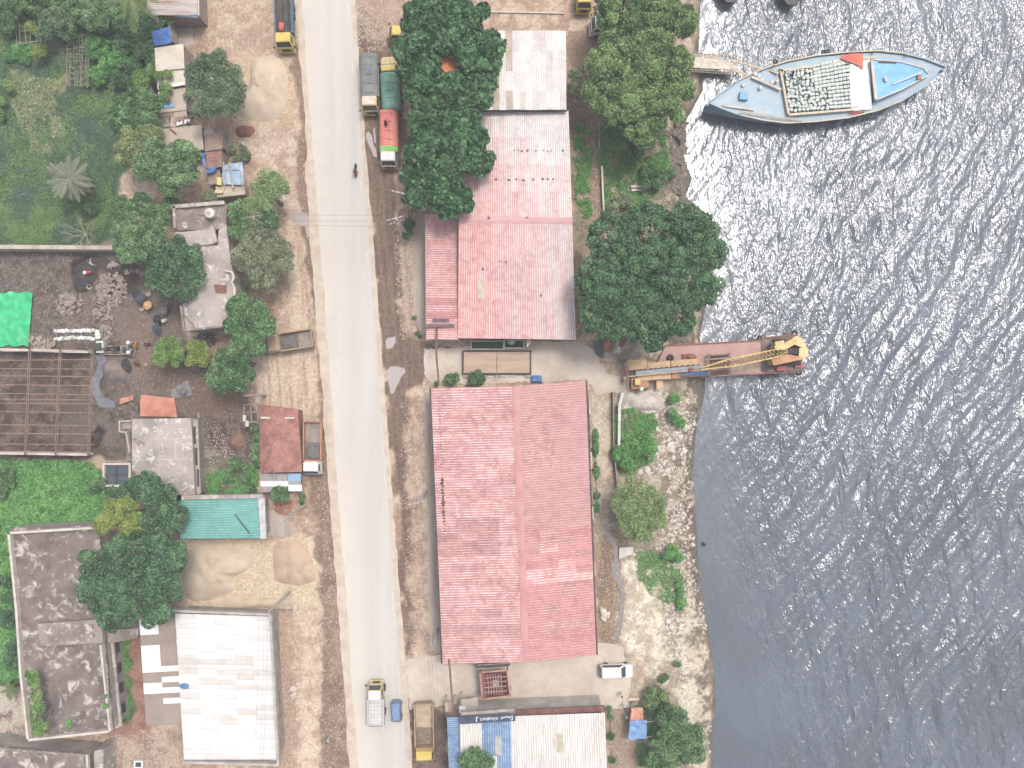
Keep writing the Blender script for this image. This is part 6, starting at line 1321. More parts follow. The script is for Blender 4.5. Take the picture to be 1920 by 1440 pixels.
twh = tw_.build('tarpaulin', M('tarp_white', c(250, 250, 250), c(240, 240, 240), scale=1, rough=.6), smooth=True); tag(twh, 'white tarpaulin draped across the boat hold', 'tarpaulin')
cor = M('tarp_red_orange', c(236, 124, 98), c(222, 104, 80), c(242, 146, 120), scale=1)
MB().grid([[W(1573 + (1618 - 1573) * u / 5 + v * 4 * (1 - u / 5), 107 - 7 * math.sin(u / 5 * 2.2) + v * (2.2 + 5.2 * u / 5) + R.uniform(-.5, .5), 1.72 + R.uniform(0, .06)) for v in range(5)] for u in range(6)]).build('red_corner', cor, twh, smooth=True)
MB().grid([[W(1592 + 7 * u, 210 + 2.2 * v + R.uniform(-.6, .6) - u * .2, 1.4 - .15 * v) for v in range(3)] for u in range(5)]).build('red_hem', cor, twh)
for lab, px, py in (('pale boat end cut off at the top edge left of the mooring rope', 1370, -14), ('pale boat bow cut off at the top edge near the mooring rope', 1484, -10)):
    t = thing('moored_boat', lab, 'boat', W(px, py, -1.1))
    m = MB(); m.loft([[W(px + x * .7, py + y * .8, -1.3) for x, y in ((-24, -40), (24, -40), (20, 0), (8, 18), (-8, 18), (-22, 0))], [W(px + x, py + y, .2) for x, y in ((-24, -40), (28, -40), (22, 0), (8, 21), (-8, 20), (-24, 0))]]); m.build('hull', M('hull_pale', c(216, 208, 198), c(190, 182, 172), scale=1), t)
    MB().loft([[W(px + x, py + y, .2) for x, y in ((-24, -40), (28, -40), (22, 0), (8, 21), (-8, 20), (-24, 0))], [W(px + x * .9, py + y * .9, .35) for x, y in ((-24, -40), (28, -40), (22, 0), (8, 21), (-8, 20), (-24, 0))]]).build('gunwale', steel_dark, t)
# pier
pr = thing('bamboo_pier', 'rickety bamboo footbridge from the bank to the boat', 'pier', W(1350, 120, -1.15))
for k, (a, b2) in enumerate((((1296, 101), (1358, 110)), ((1296, 107), (1366, 116)), ((1298, 112), (1372, 119)), ((1300, 117), (1378, 122)), ((1302, 121), (1383, 125)), ((1300, 125), (1384, 129)))): MB().bar(W(*a, .5 + .02 * k), W(*b2, .5 + .02 * k), .3, .07).build('plank', M('pier_plank', c(232, 220, 200), c(208, 194, 174), scale=2), pr)
for a, b2 in (((1372, 113), (1432, 130)), ((1370, 129), (1402, 141)), ((1430, 128), (1460, 137))): MB().bar(W(*a, .8), W(*b2, 1.4), .28, .08).build('gangplank', M('gang_plank', c(222, 200, 168), c(198, 174, 142), scale=2), pr)
for k in range(18):
    x = 1298 + 4.8 * k
    MB().tube([W(x, 97 + k * .5, -1.8), W(x + .5, 99 + k * .5, .9)], .05, 5).build('post', bamboo, pr); MB().tube([W(x, 136 + k * .3, -1.8), W(x + .5, 133 + k * .3, .8)], .05, 5).build('post', bamboo, pr)
    MB().tube([W(x, 98 + k * .5, .4), W(x + 1, 135 + k * .3, .4)], .04, 5).build('bearer', bamboo, pr)
for y in (130, 134, 99): MB().tube([W(1296, y, .6), W(1384, y + 6, .6)], .045, 5).build('rail', bamboo, pr)
def rope(name, label, a, b2, sag, r=.03, mat=None, cat='rope', n=14):
    a, b2 = Vector(a), Vector(b2); m = MB().tube([a.lerp(b2, k / n) + Vector((0, 0, -sag * 4 * (k / n) * (1 - k / n))) for k in range(n + 1)], r, 4); return tag(m.build(name, mat or steel_dark), label, cat)
rope('mooring_rope', 'thin mooring rope running from the boat to the top edge', W(1612, 92, 1.2), W(1525, 0, .5), .4)

# ------------------------------------------------------------------ crane jetty
jt = thing('crane_barge', 'rusty flat barge carrying the yellow crane', 'barge', W(1370, 670, -1.15))
dkr = M('barge_deck_pink', c(206, 158, 148), c(188, 150, 138), c(190, 168, 146), scale=.5, s3=3, rough=.8); dkd = M('barge_deck_dark', c(140, 118, 106), c(112, 96, 90), c(170, 146, 122), scale=.5, s3=3)
MB().prism(WP([(1248, 648), (1426, 638), (1428, 668), (1440, 700), (1310, 706), (1240, 712), (1228, 690), (1240, 665)], .6), -1.6, .6).build('hull', dkr, jt)
MB().prism(WP([(1427, 634), (1492, 627), (1503, 640), (1504, 694), (1440, 700), (1428, 696)], .7), -1.6, .7).build('stern_deck', dkd, jt)
for a, b2 in (((1248, 648), (1426, 638)), ((1427, 634), (1494, 627)), ((1310, 707), (1502, 697))): MB().bar(W(*a, .72), W(*b2, .72), .14, .2).build('bulwark', rustD, jt)
for px, py in ((1425, 635), (1490, 626), (1440, 702), (1455, 702), (1498, 698)): MB().lathe([(.3 + .16 * math.cos(a), .16 * math.sin(a)) for a in [k * math.pi / 4 for k in range(9)]], 14, Matrix.Translation(W(px, py, .1))).build('tyre_fender', tyre, jt)
for k in range(5): MB().prism(WP([(1330 + 18 * k, 682 + (k % 2) * 3), (1344 + 18 * k, 681), (1345 + 18 * k, 693), (1332 + 18 * k, 697)], .66), .6, .63).build('deck_patch', M('patch_tan', c(206, 182, 148), c(176, 152, 126), scale=1.5), jt)
for px, py in ((1463, 690), (1497, 684)): MB().box(-.6, .6, -.35, .35, 0, .5, Matrix.Translation(W(px, py, .7))).build('deck_box', M('box_red', c(200, 110, 104)), jt)
MB().tube([W(1290, 670, .75), W(1305, 670, .75)], .3, 8).build('gas_drum', rustD, jt)
for k in range(4): MB().tube([W(1279, 665 + 2 * k, .75), W(1300, 664 + 2 * k, .75)], .1, 6).build('pipe', rustD, jt)
ty_ = tag(MB().lathe([(.3 + .18 * math.cos(a), .18 * math.sin(a)) for a in [k * math.pi / 4 for k in range(9)]], 16, Matrix.Translation(W(1257, 671, .8))).build('tyre', tyre), 'single tyre lying on the barge deck', 'tyre')
# rusty cargo bay
by_ = thing('scrap_bay', 'open rusty bay of steel bars under the crane boom', 'bay', W(1348, 688, .6))
for a, b2 in (((1328, 666), (1368, 663)), ((1330, 674), (1370, 671)), ((1330, 694), (1368, 692)), ((1328, 706), (1370, 703)), ((1328, 664), (1331, 707)), ((1368, 662), (1370, 704))): MB().bar(W(*a, 1.5), W(*b2, 1.5), .16).build('beam', timber, by_)
for k in range(14): MB().bar(W(1332, 667 + 2.7 * k, .9), W(1367, 665 + 2.7 * k, .9), .12).build('steel_bar', rust if k % 3 else rustD, by_)
for px, py in ((1329, 666), (1369, 663), (1331, 706), (1370, 703)): MB().bar(W(px, py, .6), W(px, py, 1.5), .15).build('post', rust, by_)
# conveyor platform
cv = thing('loading_platform', 'orange steel loading platform with grey conveyor at the bank', 'platform', W(1240, 700, 0))
org = M('orange_steel', c(224, 186, 138), c(206, 166, 120), c(182, 138, 106), scale=1.2, s3=3, rough=.7); orgd = M('orange_rust_deck', c(196, 142, 104), c(172, 120, 90), c(222, 178, 128), scale=1, rough=.8)
for pts, z, m_ in (([(1174, 676), (1212, 673), (1213, 690), (1176, 694)], 1.6, org), ([(1214, 681), (1256, 676), (1257, 686), (1214, 690)], 1.7, org), ([(1258, 677), (1309, 672), (1310, 682), (1259, 687)], 1.7, org), ([(1194, 704), (1258, 699), (1259, 710), (1196, 714)], 1.5, org), ([(1260, 699), (1276, 698), (1276, 709), (1260, 710)], 1.5, orgd), ([(1184, 708), (1216, 706), (1217, 727), (1184, 730)], 1.4, orgd), ([(1231, 713), (1243, 712), (1243, 729), (1231, 731)], .9, org)): MB().prism(WP(pts, z), z - .25, z).build('deck_plate', m_, cv)
blt = MB(); blt.prism(WP([(1192, 696), (1314, 684), (1314, 692), (1192, 704)], 2.0), 1.85, 2.0); cb2 = blt.build('conveyor', M('conveyor_grey', c(168, 176, 184), c(146, 154, 162), scale=1, stretch=(.3, 3, 1)), cv)
for s_ in ((1178, 694, 1316, 682), (1178, 706, 1316, 693)): MB().bar(W(s_[0], s_[1], 2.1), W(s_[2], s_[3], 2.1), .12, .2).build('conveyor_frame', org, cb2)
for k in range(14): MB().bar(W(1180 + 10 * k, 693.8 - .9 * k, 2.25), W(1180 + 10 * k, 695.8 - .9 * k, 2.25), .3, .1).build('roller', steel_dark, cb2)
MB().prism(WP([(1176, 696), (1192, 695), (1192, 704), (1177, 706)], 1.7), 1.2, 1.5).build('hopper_pit', steel_dark, cv)
for px, py in ((1174, 676), (1174, 706), (1184, 729), (1212, 674), (1256, 677), (1309, 673), (1216, 727), (1259, 709)): MB().bar(W(px, py, -1.2), W(px, py, 1.4), .18).build('pile', rustD, cv)
for a, b2 in (((1173, 672), (1177, 728)), ((1176, 672), (1179, 735))): MB().bar(W(*a, 2.2), W(*b2, 2.2), .12).build('gantry', rustD, cv)
MB().box(-.35, .35, -.4, .4, 0, .8, Matrix.Translation(W(1194, 716, 1.4))).build('control_box', M('box_pale_yellow', c(244, 214, 132)), cv)
for px, py in ((1174, 684), (1173, 709), (1202, 729)): MB().lathe([(0, .5), (.25, .45), (.32, .2), (.28, 0)], 9, Matrix.Translation(W(px, py, 1.4))).build('sack', sackm, cv)
tag(tarp([(1273, 704), (1290, 697), (1328, 694), (1327, 702)], 1.9).build('tarp', M('tarp_deep_blue', c(96, 134, 178), c(76, 108, 150), c(130, 160, 192), scale=1.2)), 'blue tarpaulin bundled beside the conveyor', 'tarp')
# crane
cr_ = thing('crane', 'yellow lattice boom crane at the end of the barge', 'crane', W(1478, 662, .7))
cry = M('crane_yellow', c(236, 206, 142), c(222, 184, 118), c(196, 150, 104), scale=.8, s3=3, rough=.6); cro = M('crane_orange_rust', c(216, 162, 116), c(196, 140, 100), c(170, 116, 86), scale=.9, rough=.75)
MB().lathe([(0, 0), (1.6, 0), (1.6, .5), (0, .5)], 20, Matrix.Translation(W(1475, 662, .7))).build('turntable', steel_dark, cr_)
for sgn in (-1, 1):
    MB().bar(W(1450, 662 + sgn * 19, .95), W(1500, 660 + sgn * 19, .95), .9, .6).build('crawler_track', tyre, cr_)
def pz(pts, z0, z1, nm, m_): MB().prism(WP(pts, z1), z0, z1).build(nm, m_, cr_)
pz([(1452, 649), (1472, 644), (1492, 630), (1504, 634), (1511, 648), (1506, 652), (1490, 646), (1476, 654), (1454, 656)], 1.3, 3.0, 'engine_house', cry)
pz([(1506, 652), (1511, 648), (1516, 656), (1515, 666), (1511, 672), (1498, 669), (1499, 652)], 1.3, 3.01, 'counterweight', cry)
pz([(1446, 672), (1476, 664), (1498, 668), (1511, 672), (1490, 677), (1452, 685), (1450, 684)], 1.3, 3.02, 'machine_house', cro)
pz([(1453, 641), (1470, 638), (1472, 650), (1455, 655)], 1.3, 2.7, 'operator_cab', M('crane_cab_yellow', c(242, 216, 146), c(226, 196, 124)))
MB().prism(WP([(1474, 656), (1497, 649), (1499, 664), (1476, 666)], 2.4), 1.3, 2.2).build('winch_deck', M('soot_steel', c(112, 92, 84), c(86, 74, 70), c(150, 112, 90), scale=1), cr_)
for k in range(3): MB().tube([W(1480 + 6 * k, 654, 2.4), W(1481 + 6 * k, 664, 2.4)], .35, 10).build('winch_drum', steel_dark, cr_)
bst, ben = W(1476, 658, 2.6), W(1312, 692, 6.2); m = MB(); dv = (ben - bst); sidev = Vector((-dv.y, dv.x, 0)).normalized(); upv = dv.cross(sidev).normalized(); upv = upv if upv.z > 0 else -upv
def bp(t, a, b3):
    wv = .5 * min(1, .25 + t * 5) * min(1, (1.02 - t) * 2.4 + .12); return bst.lerp(ben, t) + sidev * a * wv + upv * b3 * wv
NB = 22
for k in range(NB):
    t0, t1 = k / NB, (k + 1) / NB
    for a, b3 in ((1, 1), (1, -1), (-1, 1), (-1, -1)): m.bar(bp(t0, a, b3), bp(t1, a, b3), .13)
    for (a, b3), (a2, b4) in (((1, 1), (-1, 1)), ((1, -1), (-1, -1)), ((1, 1), (1, -1)), ((-1, 1), (-1, -1))): m.bar(bp(t0, a, b3), bp(t1, a2, b4), .06); m.bar(bp(t1, a, b3), bp(t1, a2, b4), .05)
m.build('boom', M('boom_yellow', c(230, 200, 128), c(206, 168, 102), c(150, 112, 84), scale=1, s3=2), cr_)
for s_ in (-1, 1): MB().tube([W(1490, 656 + s_ * 4, 3.4), W(1440, 666 + s_ * 3, 4.6), W(1314, 691, 6.5)], .03, 4).build('pendant_cable', steel_dark, cr_)
MB().tube([ben, ben + Vector((-.1, 0, -4.0))], .03, 4).build('hoist_cable', steel_dark, cr_); MB().lathe([(0, .5), (.3, .4), (.3, -.2), (.08, -.5), (0, -.6)], 10, Matrix.Translation(ben + Vector((-.1, 0, -4.2)))).build('hook_block', M('hook_red', c(196, 96, 88)), cr_)
# ------------------------------------------------------------------ weighbridge, hopper, gates, small yard things
wbm = M('weigh_plate', c(208, 178, 148), c(190, 160, 138), c(226, 200, 158), scale=.6, stretch=(.3, 2.5, 1), s3=3, rough=.7)
wg = thing('weighbridge', 'rusty two plate weighbridge in the driveway', 'weighbridge', W(931, 680, 0))
for x0, x1 in ((869.5, 931), (932, 993)): MB().prism(WP([(x0, 660), (x1, 660), (x1, 699), (x0, 699)], .35), .1, .35).build('deck_plate', wbm, wg)
for a, b2 in (((868, 658), (995, 658)), ((868, 701), (995, 701)), ((868, 658), (868, 702)), ((995, 657), (995, 702))): MB().bar(W(*a, .22), W(*b2, .22), .16, .5).build('frame', steel_dark, wg)
for px in (873, 933, 990): MB().prism(WP([(px - 5, 703), (px + 5, 703), (px + 5, 708), (px - 5, 708)], .3), 0, .3).build('footing', plaster, wg)
for px, py, w_ in ((948, 705, 8), (962, 705, 7), (918, 706, 3), (930, 710, 6), (904, 705, 6)): tag(MB().prism(WP([(px - w_, py - 1.5), (px + w_, py - 1.5), (px + w_, py + 1.5), (px - w_, py + 1.5)], .2), -.02, .2).build('kerb_block', para), 'pale concrete kerb block below the weighbridge', 'block', 'kerb blocks below the weighbridge')
hpm = M('hopper_red', c(170, 112, 104), c(148, 94, 88), c(190, 136, 124), scale=1, rough=.75)
hp = thing('hopper', 'square red brown steel hopper with bar grating in the south yard', 'hopper', W(929, 1280, 0))
o4 = WP([(900, 1260), (951, 1256), (957, 1304), (905, 1311)], 2.6); i4 = WP([(917, 1268), (940, 1266), (943, 1297), (919, 1299)], 1.2)
for k in range(4): MB().add([o4[k], o4[(k + 1) % 4], i4[(k + 1) % 4], i4[k]], [(0, 1, 2, 3)]).build('side_plate', hpm, hp)
MB().add(i4, [(0, 1, 2, 3)]).build('outlet', steel_dark, hp)
for k in range(4): MB().bar(o4[k] + Vector((0, 0, .05)), o4[(k + 1) % 4] + Vector((0, 0, .05)), .22, .18).build('rim', M('hopper_rim', c(206, 156, 134), c(176, 124, 108)), hp); MB().bar(Vector((o4[k].x, o4[k].y, 0)), o4[k], .18).build('leg', hpm, hp)
for k in range(6): MB().bar(W(914 + 5 * k, 1264, 2.4), W(917 + 5 * k, 1302, 2.4), .12, .1).build('grate_bar', M('grate_pink', c(196, 144, 134)), hp)
for k in range(4): MB().bar(W(908, 1271 + 9 * k, 2.5), W(950, 1268 + 9 * k, 2.5), .12, .1).build('grate_bar', M('grate_pink', c(196, 144, 134)), hp)
MB().prism(WP([(923, 1275), (935, 1274), (936, 1287), (924, 1288)], 2.6), 2.52, 2.6).build('centre_plate', timber, hp)
cb3 = thing('chute', 'dark steel chute at the south wall of the red warehouse', 'chute', W(924, 1250, 0))
MB().prism(WP([(891, 1247), (954, 1243), (956, 1248), (950, 1251), (895, 1254)], 2.4), 2.0, 2.4).build('top_plate', steel_dark, cb3); MB().bar(W(894, 1247, 2.55), W(954, 1243, 2.55), .15).build('rail', timber, cb3); MB().bar(W(894, 1253, 2.5), W(950, 1250, 2.5), .12).build('rail', timber, cb3)
for px, py in ((894, 1250), (952, 1247)): MB().bar(W(px, py, 0), W(px, py, 2.0), .15).build('leg', steel_dark, cb3)
for lab, a, m1, b2, pa, pb_ in (('rusty overhead gate beam across the north driveway', (819, 612), (818, 665), (823, 722), (819, 640), (823, 718)), ('rusty overhead gate beam across the south yard entrance', (842, 1236), (846, 1290), (851, 1340), (843, 1246), (850, 1332))):
    t = thing('gate_beam', lab, 'gate', (W(*a) + W(*b2)) / 2); MB().tube([W(*a, 4.4), W(*m1, 4.6), W(*b2, 4.4)], .13, 7).build('beam', rust, t)
    for p in (pa, pb_): MB().tube([W(p[0], p[1], 0), W(p[0], p[1], 4.4)], .1, 7).build('post', rust, t)
pl = thing('planter', 'walled planter with dark grass below the pink warehouse', 'planter', W(925, 648, 0))
parapet(pl, WP([(884, 640), (944, 640), (944, 655), (884, 655)]), 0, .6, .14, white_wall, name='rim'); parapet(pl, WP([(946, 638), (982, 638), (982, 653), (946, 653)]), 0, .7, .14, white_wall, name='rim')
MB().prism(WP([(885, 641), (943, 641), (943, 654), (885, 654)]), -.02, .3).build('soil', M('dark_soil_grass', c(70, 92, 66), c(56, 74, 54), scale=2), pl); MB().prism(WP([(947, 639), (981, 639), (981, 652), (947, 652)]), -.02, .3).build('soil', M('dark_soil_grass', c(70, 92, 66)), pl)
umb_m = {}
def parasol(name, label, px, py, r, h, col, z=0.0, cat='umbrella', tilt=.15):
    t = thing(name, label, cat, W(px, py, z)); t.rotation_euler = (R.uniform(-tilt, tilt), R.uniform(-tilt, tilt), R.uniform(0, 6)); n_ = 8; m = MB()
    for k in range(n_):
        a, b2 = k * 2 * math.pi / n_, (k + 1) * 2 * math.pi / n_; mid_ = (a + b2) / 2
        m.add([(0, 0, h), (r * .55 * math.cos(a), r * .55 * math.sin(a), h - r * .1), (r * .52 * math.cos(mid_), r * .52 * math.sin(mid_), h - r * .14), (r * .55 * math.cos(b2), r * .55 * math.sin(b2), h - r * .1), (r * math.cos(a), r * math.sin(a), h - r * .35), (r * .92 * math.cos(mid_), r * .92 * math.sin(mid_), h - r * .36), (r * math.cos(b2), r * math.sin(b2), h - r * .35)], [(0, 1, 2), (0, 2, 3), (1, 4, 5, 2), (2, 5, 6, 3)])
    m.build('canopy', M('canopy_%d_%d_%d' % col, c(*col), tuple(x * .7 for x in c(*col)), scale=3), t, local=True); m = MB(); m.tube([(0, 0, 0), (0, 0, h + .06)], .02, 5); m.build('pole', steel_dark, t, local=True)
    m = MB(); [m.tube([(0, 0, h - .02), (r * .98 * math.cos(k * .7854), r * .98 * math.sin(k * .7854), h - r * .36)], .01, 4) for k in range(8)]; m.build('rib', steel_dark, t, local=True)
parasol('umbrella', 'black umbrella left of the pair shading the stone breakers', 261, 554, .62, 1.5, (62, 64, 72)); parasol('umbrella', 'dark grey umbrella beside the orange one', 270, 562, .68, 1.5, (84, 90, 102)); parasol('umbrella', 'orange and cream umbrella in the quarry', 285, 576, .6, 1.4, (238, 180, 124)); parasol('umbrella', 'grey olive umbrella at the foot of the villa wall', 316, 583, .6, 1.4, (132, 128, 118)); parasol('umbrella', 'black umbrella in the lower group of two', 302, 601, .6, 1.4, (58, 60, 66)); parasol('umbrella', 'dark blue umbrella above the round fresh green tree', 303, 618, .6, 1.4, (70, 82, 94))
parasol('garden_parasol', 'small silver parasol in the planter below the pink warehouse', 959, 641, .55, 1.8, (186, 192, 200), cat='parasol', tilt=.02)
parasol('umbrella', 'grey green umbrella on the blue sheet in the yard', 344, 728, .55, 1.3, (140, 142, 134)); parasol('umbrella', 'grey umbrella beside the brown dirt on the blue sheet', 350, 735, .55, 1.3, (128, 126, 122))
pch = thing('porch', 'small striped porch roof below the pink warehouse', 'porch', W(996, 645, 0))
for k in range(4): MB().prism(WP([(988 + k * 2, 637), (990 + k * 2, 637), (990 + k * 2, 650 - k * 2), (988 + k * 2, 650 - k * 2)], 2.5 + .05 * k), 2.4, 2.5 + .05 * k).build('roof_board', R.choice([crm, org]) if k % 2 else whtp, pch)
for px in (989, 1004): MB().bar(W(px, 648, 0), W(px, 648, 2.4), .12).build('post', timber, pch)
tag(wrinkle(-.7, .7, .45, .35, .2, 6, 4, .06, 9, .3).build('tarp_bundle', tarpB, local=True), 'blue tarpaulin bundle north of the south warehouse', 'tarp').location = W(1006, 711, 0)
for lab, px, py, a, m_, m2, sz in (('open blue box with orange side under the big tree', 1170, 619, .8, M('box_blue', c(110, 150, 186), c(88, 126, 164)), org, 1.3), ('square orange red steel box on the black sheet', 1137, 648, .2, M('box_orange_red', c(216, 132, 108), c(190, 106, 86)), rust, 1.1)):
    t = thing('steel_box', lab, 'box', W(px, py, 0), a); s_ = sz / 2; MB().box(-s_, s_, -s_, s_, 0, .9).build('body', m_, t, local=True); MB().box(-s_ * .9, s_ * .9, -s_ * 1.2, -s_, .1, .85).build('side', m2, t, local=True)
    for q_ in (-1, 1): MB().box(q_ * s_ - .04, q_ * s_ + .04, -s_ - .02, s_ + .02, .9, .98).build('rim', m2, t, local=True)
for (a, b2) in (((1161, 648), (1190, 612)), ((1164, 650), (1186, 618)), ((1166, 652), (1180, 630))): tag(MB().tube([W(*a, .3), W(*b2, .5)], .1, 6).build('steel_pipe', rust), 'rusty steel pipe leaning near the blue box', 'pipe', 'rusty pipes near the blue box')
tag(tarp([(1112, 640), (1128, 635), (1134, 672), (1120, 668)], .05).build('plastic_sheet', M('black_plastic', c(128, 126, 130), c(100, 98, 102), scale=1)), 'grey black plastic sheet spread beside the driveway', 'sheet')
# white pipe rack
rk = thing('pipe_rack', 'bundle of pale pipes on crossbars beside the bank', 'pipe rack', W(1161, 790, 0))
for k in range(3): MB().tube([W(1166 + 2 * k, 736, 1.0), W(1160 + 1.6 * k, 760, .9), W(1159 + 1.5 * k, 835, .8)], .07, 5).build('pipe', whtp, rk)
for y in (787, 835): MB().bar(W(1154, y, .7), W(1170, y, .7), .1).build('crossbar', timber, rk); MB().bar(W(1155, y, 0), W(1155, y, .7), .1).build('post', timber, rk); MB().bar(W(1169, y, 0), W(1169, y, .7), .1).build('post', timber, rk)
# small walls, drains, blocks
for lab, a, b2, w_, h, m_ in (('pale low wall along the muddy path by the big round tree', (1128, 312), (1132, 408), .22, .7, para), ('thin pipe beside the muddy path under the olive tree', (1123, 230), (1124, 300), .1, .15, para), ('thin wooden fence line on the bank beside the pipes', (1149, 735), (1150, 850), .12, .8, timber), ('thin wooden fence line beside the pale dusty tree', (1152, 855), (1157, 915), .14, .9, timber), ('concrete kerb across the dirt yard at the top', (914, 22), (1058, 25), .2, .18, para), ('white beam lying on the dirt below the red pile', (456, 267), (460, 296), .32, .3, wht), ('concrete beam lying beside the people at the bank', (1178, 1311), (1198, 1310), .28, .3, crm), ('timber pole leaning beside the concrete house', (372, 775), (378, 808), .1, .4, bamboo), ('white beam lying at the corner of the hall by the road', (508, 1144), (548, 1144), .2, .3, timber)):
    tag(MB().bar(W(*a, h / 2), W(*b2, h / 2), w_, h).build('low_wall' if 'wall' in lab else 'beam', m_), lab, 'wall' if 'wall' in lab else ('fence' if 'fence' in lab else 'beam'))
rl_ = thing('side_wall', 'broken low wall along the east side of the south warehouse', 'wall', W(1112, 960, 0))
for k in range(14): y = 745 + 34 * k; MB().bar(W(1102.5 + .030 * (y - 745) + 2, y, .5), W(1102.5 + .030 * (y - 745) + 3, y + R.uniform(24, 33), .5), .2, R.uniform(.7, 1.1)).build('wall_panel', timber if k % 3 else para, rl_)
for lab, pts, h in (('flat grey timber platform under the shore tree', [(1192, 268), (1218, 266), (1220, 276), (1194, 279)], .8), ('brown timber platform with pale edge beside the shore shrubs', [(1192, 284), (1222, 281), (1222, 292), (1192, 297)], .8)):
    t = thing('timber_platform', lab, 'platform', cen(WP(pts))); P = WP(pts, h)
    for k in range(5): a = P[0].lerp(P[3], (k + .1) / 5); b2 = P[1].lerp(P[2], (k + .1) / 5); MB().bar(a + Vector((0, -.05, -.05)), b2 + Vector((0, -.05, -.05)), .16, .1).build('plank', M('plank_grey_brown', c(150, 134, 124), c(126, 110, 100), scale=3, rnd=.1), t)
    for p in P: MB().bar(Vector((p.x, p.y, -.8)), Vector((p.x, p.y, h - .1)), .1).build('post', timber, t)
for k, (a, b2) in enumerate((((1183, 350), (1203, 350)), ((1184, 357), (1204, 356)))): tag(MB().bar(W(*a, .2), W(*b2, .2), .3, .3).build('concrete_post', para), 'pale concrete post lying on the bank above the big round tree', 'post', 'concrete posts on the bank')
dcr = thing('driftwood', 'dark broken timber stuck at the water edge above the big round tree', 'timber', W(1268, 366, -.8))
for a, b2 in (((1248, 366), (1268, 369)), ((1263, 360), (1272, 352)), ((1266, 362), (1276, 370)), ((1258, 368), (1276, 362))): MB().bar(W(*a, -.3), W(*b2, -.5), .3, .2).build('board', M('wet_timber', c(110, 92, 82), c(88, 74, 66), scale=2), dcr)
sl_ = thing('slab_table', 'pale concrete slab on the bank below the dusty tree', 'slab', W(1173, 1034, 0)); MB().prism(WP([(1161, 1027), (1187, 1025), (1186, 1039), (1161, 1048)], .35), .1, .35).build('slab', cream, sl_); MB().prism(WP([(1164, 1030), (1184, 1028), (1183, 1037), (1164, 1044)], .2), -.1, .12).build('base', plaster, sl_)
cvb = thing('shed', 'little corrugated shelter roof at the entrance of the shop', 'shed', W(843, 1325, 0)); P = [W(834, 1317, 2.4), W(851, 1316, 2.3), W(852, 1334, 2.2), W(835, 1335, 2.3)]; roof(cvb, P[0], P[3], P[2], P[1], 1, 3, .2, .03, lambda i, j: beige)
for p in P: MB().bar(Vector((p.x, p.y, 0)), p, .08).build('post', timber, cvb)
cvb = thing('shed', 'low shelter with leaf littered sheet roof beside the hopper', 'shed', W(879, 1325, 0)); P = [W(863, 1311, 2.4), W(896, 1308, 2.3), W(898, 1331, 2.2), W(865, 1336, 2.3)]; roof(cvb, P[0], P[3], P[2], P[1], 1, 5, .2, .03, lambda i, j: M('littered_roof', c(206, 192, 180), c(178, 160, 146), c(150, 126, 108), scale=1.5))
for p in P: MB().bar(Vector((p.x, p.y, 0)), p, .08).build('post', timber, cvb)
bg_ = tag(wrinkle(-.45, .45, .4, .3, .2, 5, 4, .08, 21, .25).build('white_bag', whp, local=True), 'crumpled white bag on the leaf littered shelter roof', 'bag'); bg_.location = W(868, 1330, 2.45)
hd_ = thing('well_cover', 'dark square well hatch with white rim at the bottom left yard', 'well', W(262, 1429, 0)); parapet(hd_, WP([(255, 1425), (269, 1425), (269, 1437), (255, 1437)]), 0, .4, .2, wht, name='rim'); MB().prism(WP([(256, 1426), (268, 1426), (268, 1436), (256, 1436)]), .1, .25).build('lid', steel_dark, hd_)

# ------------------------------------------------------------------ poles and wires
polem = M('concrete_pole', c(206, 198, 188), c(184, 174, 164), scale=2)
def pole(label, px, py, h, arms, armm=polem, hz=None):
    p = W(px, py, h); t = thing('utility_pole', label, 'utility pole', (p.x, p.y, 0), 0, 'utility poles'); MB().tube([(p.x, p.y, -.1), (p.x, p.y, h * .5), (p.x, p.y, h)], [.19, .16, .11], 8).build('post', polem, t)
    for a, b2, z in arms:
        ar = MB().bar(W(*a, z), W(*b2, z), .14, .14).build('crossarm', armm, t)
        for f_ in (.06, .3, .7, .94): q_ = W(*a, z).lerp(W(*b2, z), f_); MB().lathe([(0, .3), (.05, .28), (.07, .15), (.05, .07), (0, .07)], 8, Matrix.Translation(q_)).build('insulator', M('insulator', c(150, 110, 96)), ar)
    return t
pole('utility pole with two pale crossarms beside the north warehouse lean-to', 744, 412, 9, [((724, 414), (757, 405), 8.8), ((728, 421), (757, 412), 8.2), ((742, 398), (748, 424), 8.5)])
pole('utility pole with one crossarm against the big dark tree', 752, 361, 8.5, [((732, 357), (760, 364), 8.4)])
pole('utility pole with street lamp arm beside the south warehouse', 783, 943, 9, [((763, 947), (800, 938), 8.8)])
pole('slim utility pole at the corner of the south yard', 808, 1221, 8, [((804, 1222), (812, 1221), 7.9)])
pole('wooden armed utility pole inside the west verge trees', 475, 409, 9, [((455, 410), (492, 403), 8.9), ((472, 394), (479, 424), 8.6)], timber)
pole('utility pole with slanting stay beside the teal roof', 537, 968, 8.5, [((520, 984), (540, 972), 8.3)])
pole('utility pole at the corner of the white hall', 505, 1146, 8, [((500, 1147), (511, 1145), 7.9)])
pole('dark utility pole below the tall narrow tree', 459, 742, 7.5, [((456, 742), (462, 741), 7.4)])
def wires(label, a, b2, za, zb_, offs, sag=.5):
    t = thing('power_line', label, 'wire', (W(*a) + W(*b2)) / 2)
    for o0, o1 in offs:
        A_, B_ = W(a[0] + o0, a[1] + o1, za), W(b2[0] + o0, b2[1] + o1, zb_); n_ = 16
        MB().tube([A_.lerp(B_, k / n_) + Vector((0, 0, -sag * 4 * (k / n_) * (1 - k / n_))) for k in range(n_ + 1)], .011, 4).build('wire', M('wire_dark', c(96, 90, 90), c(80, 76, 76)), t)
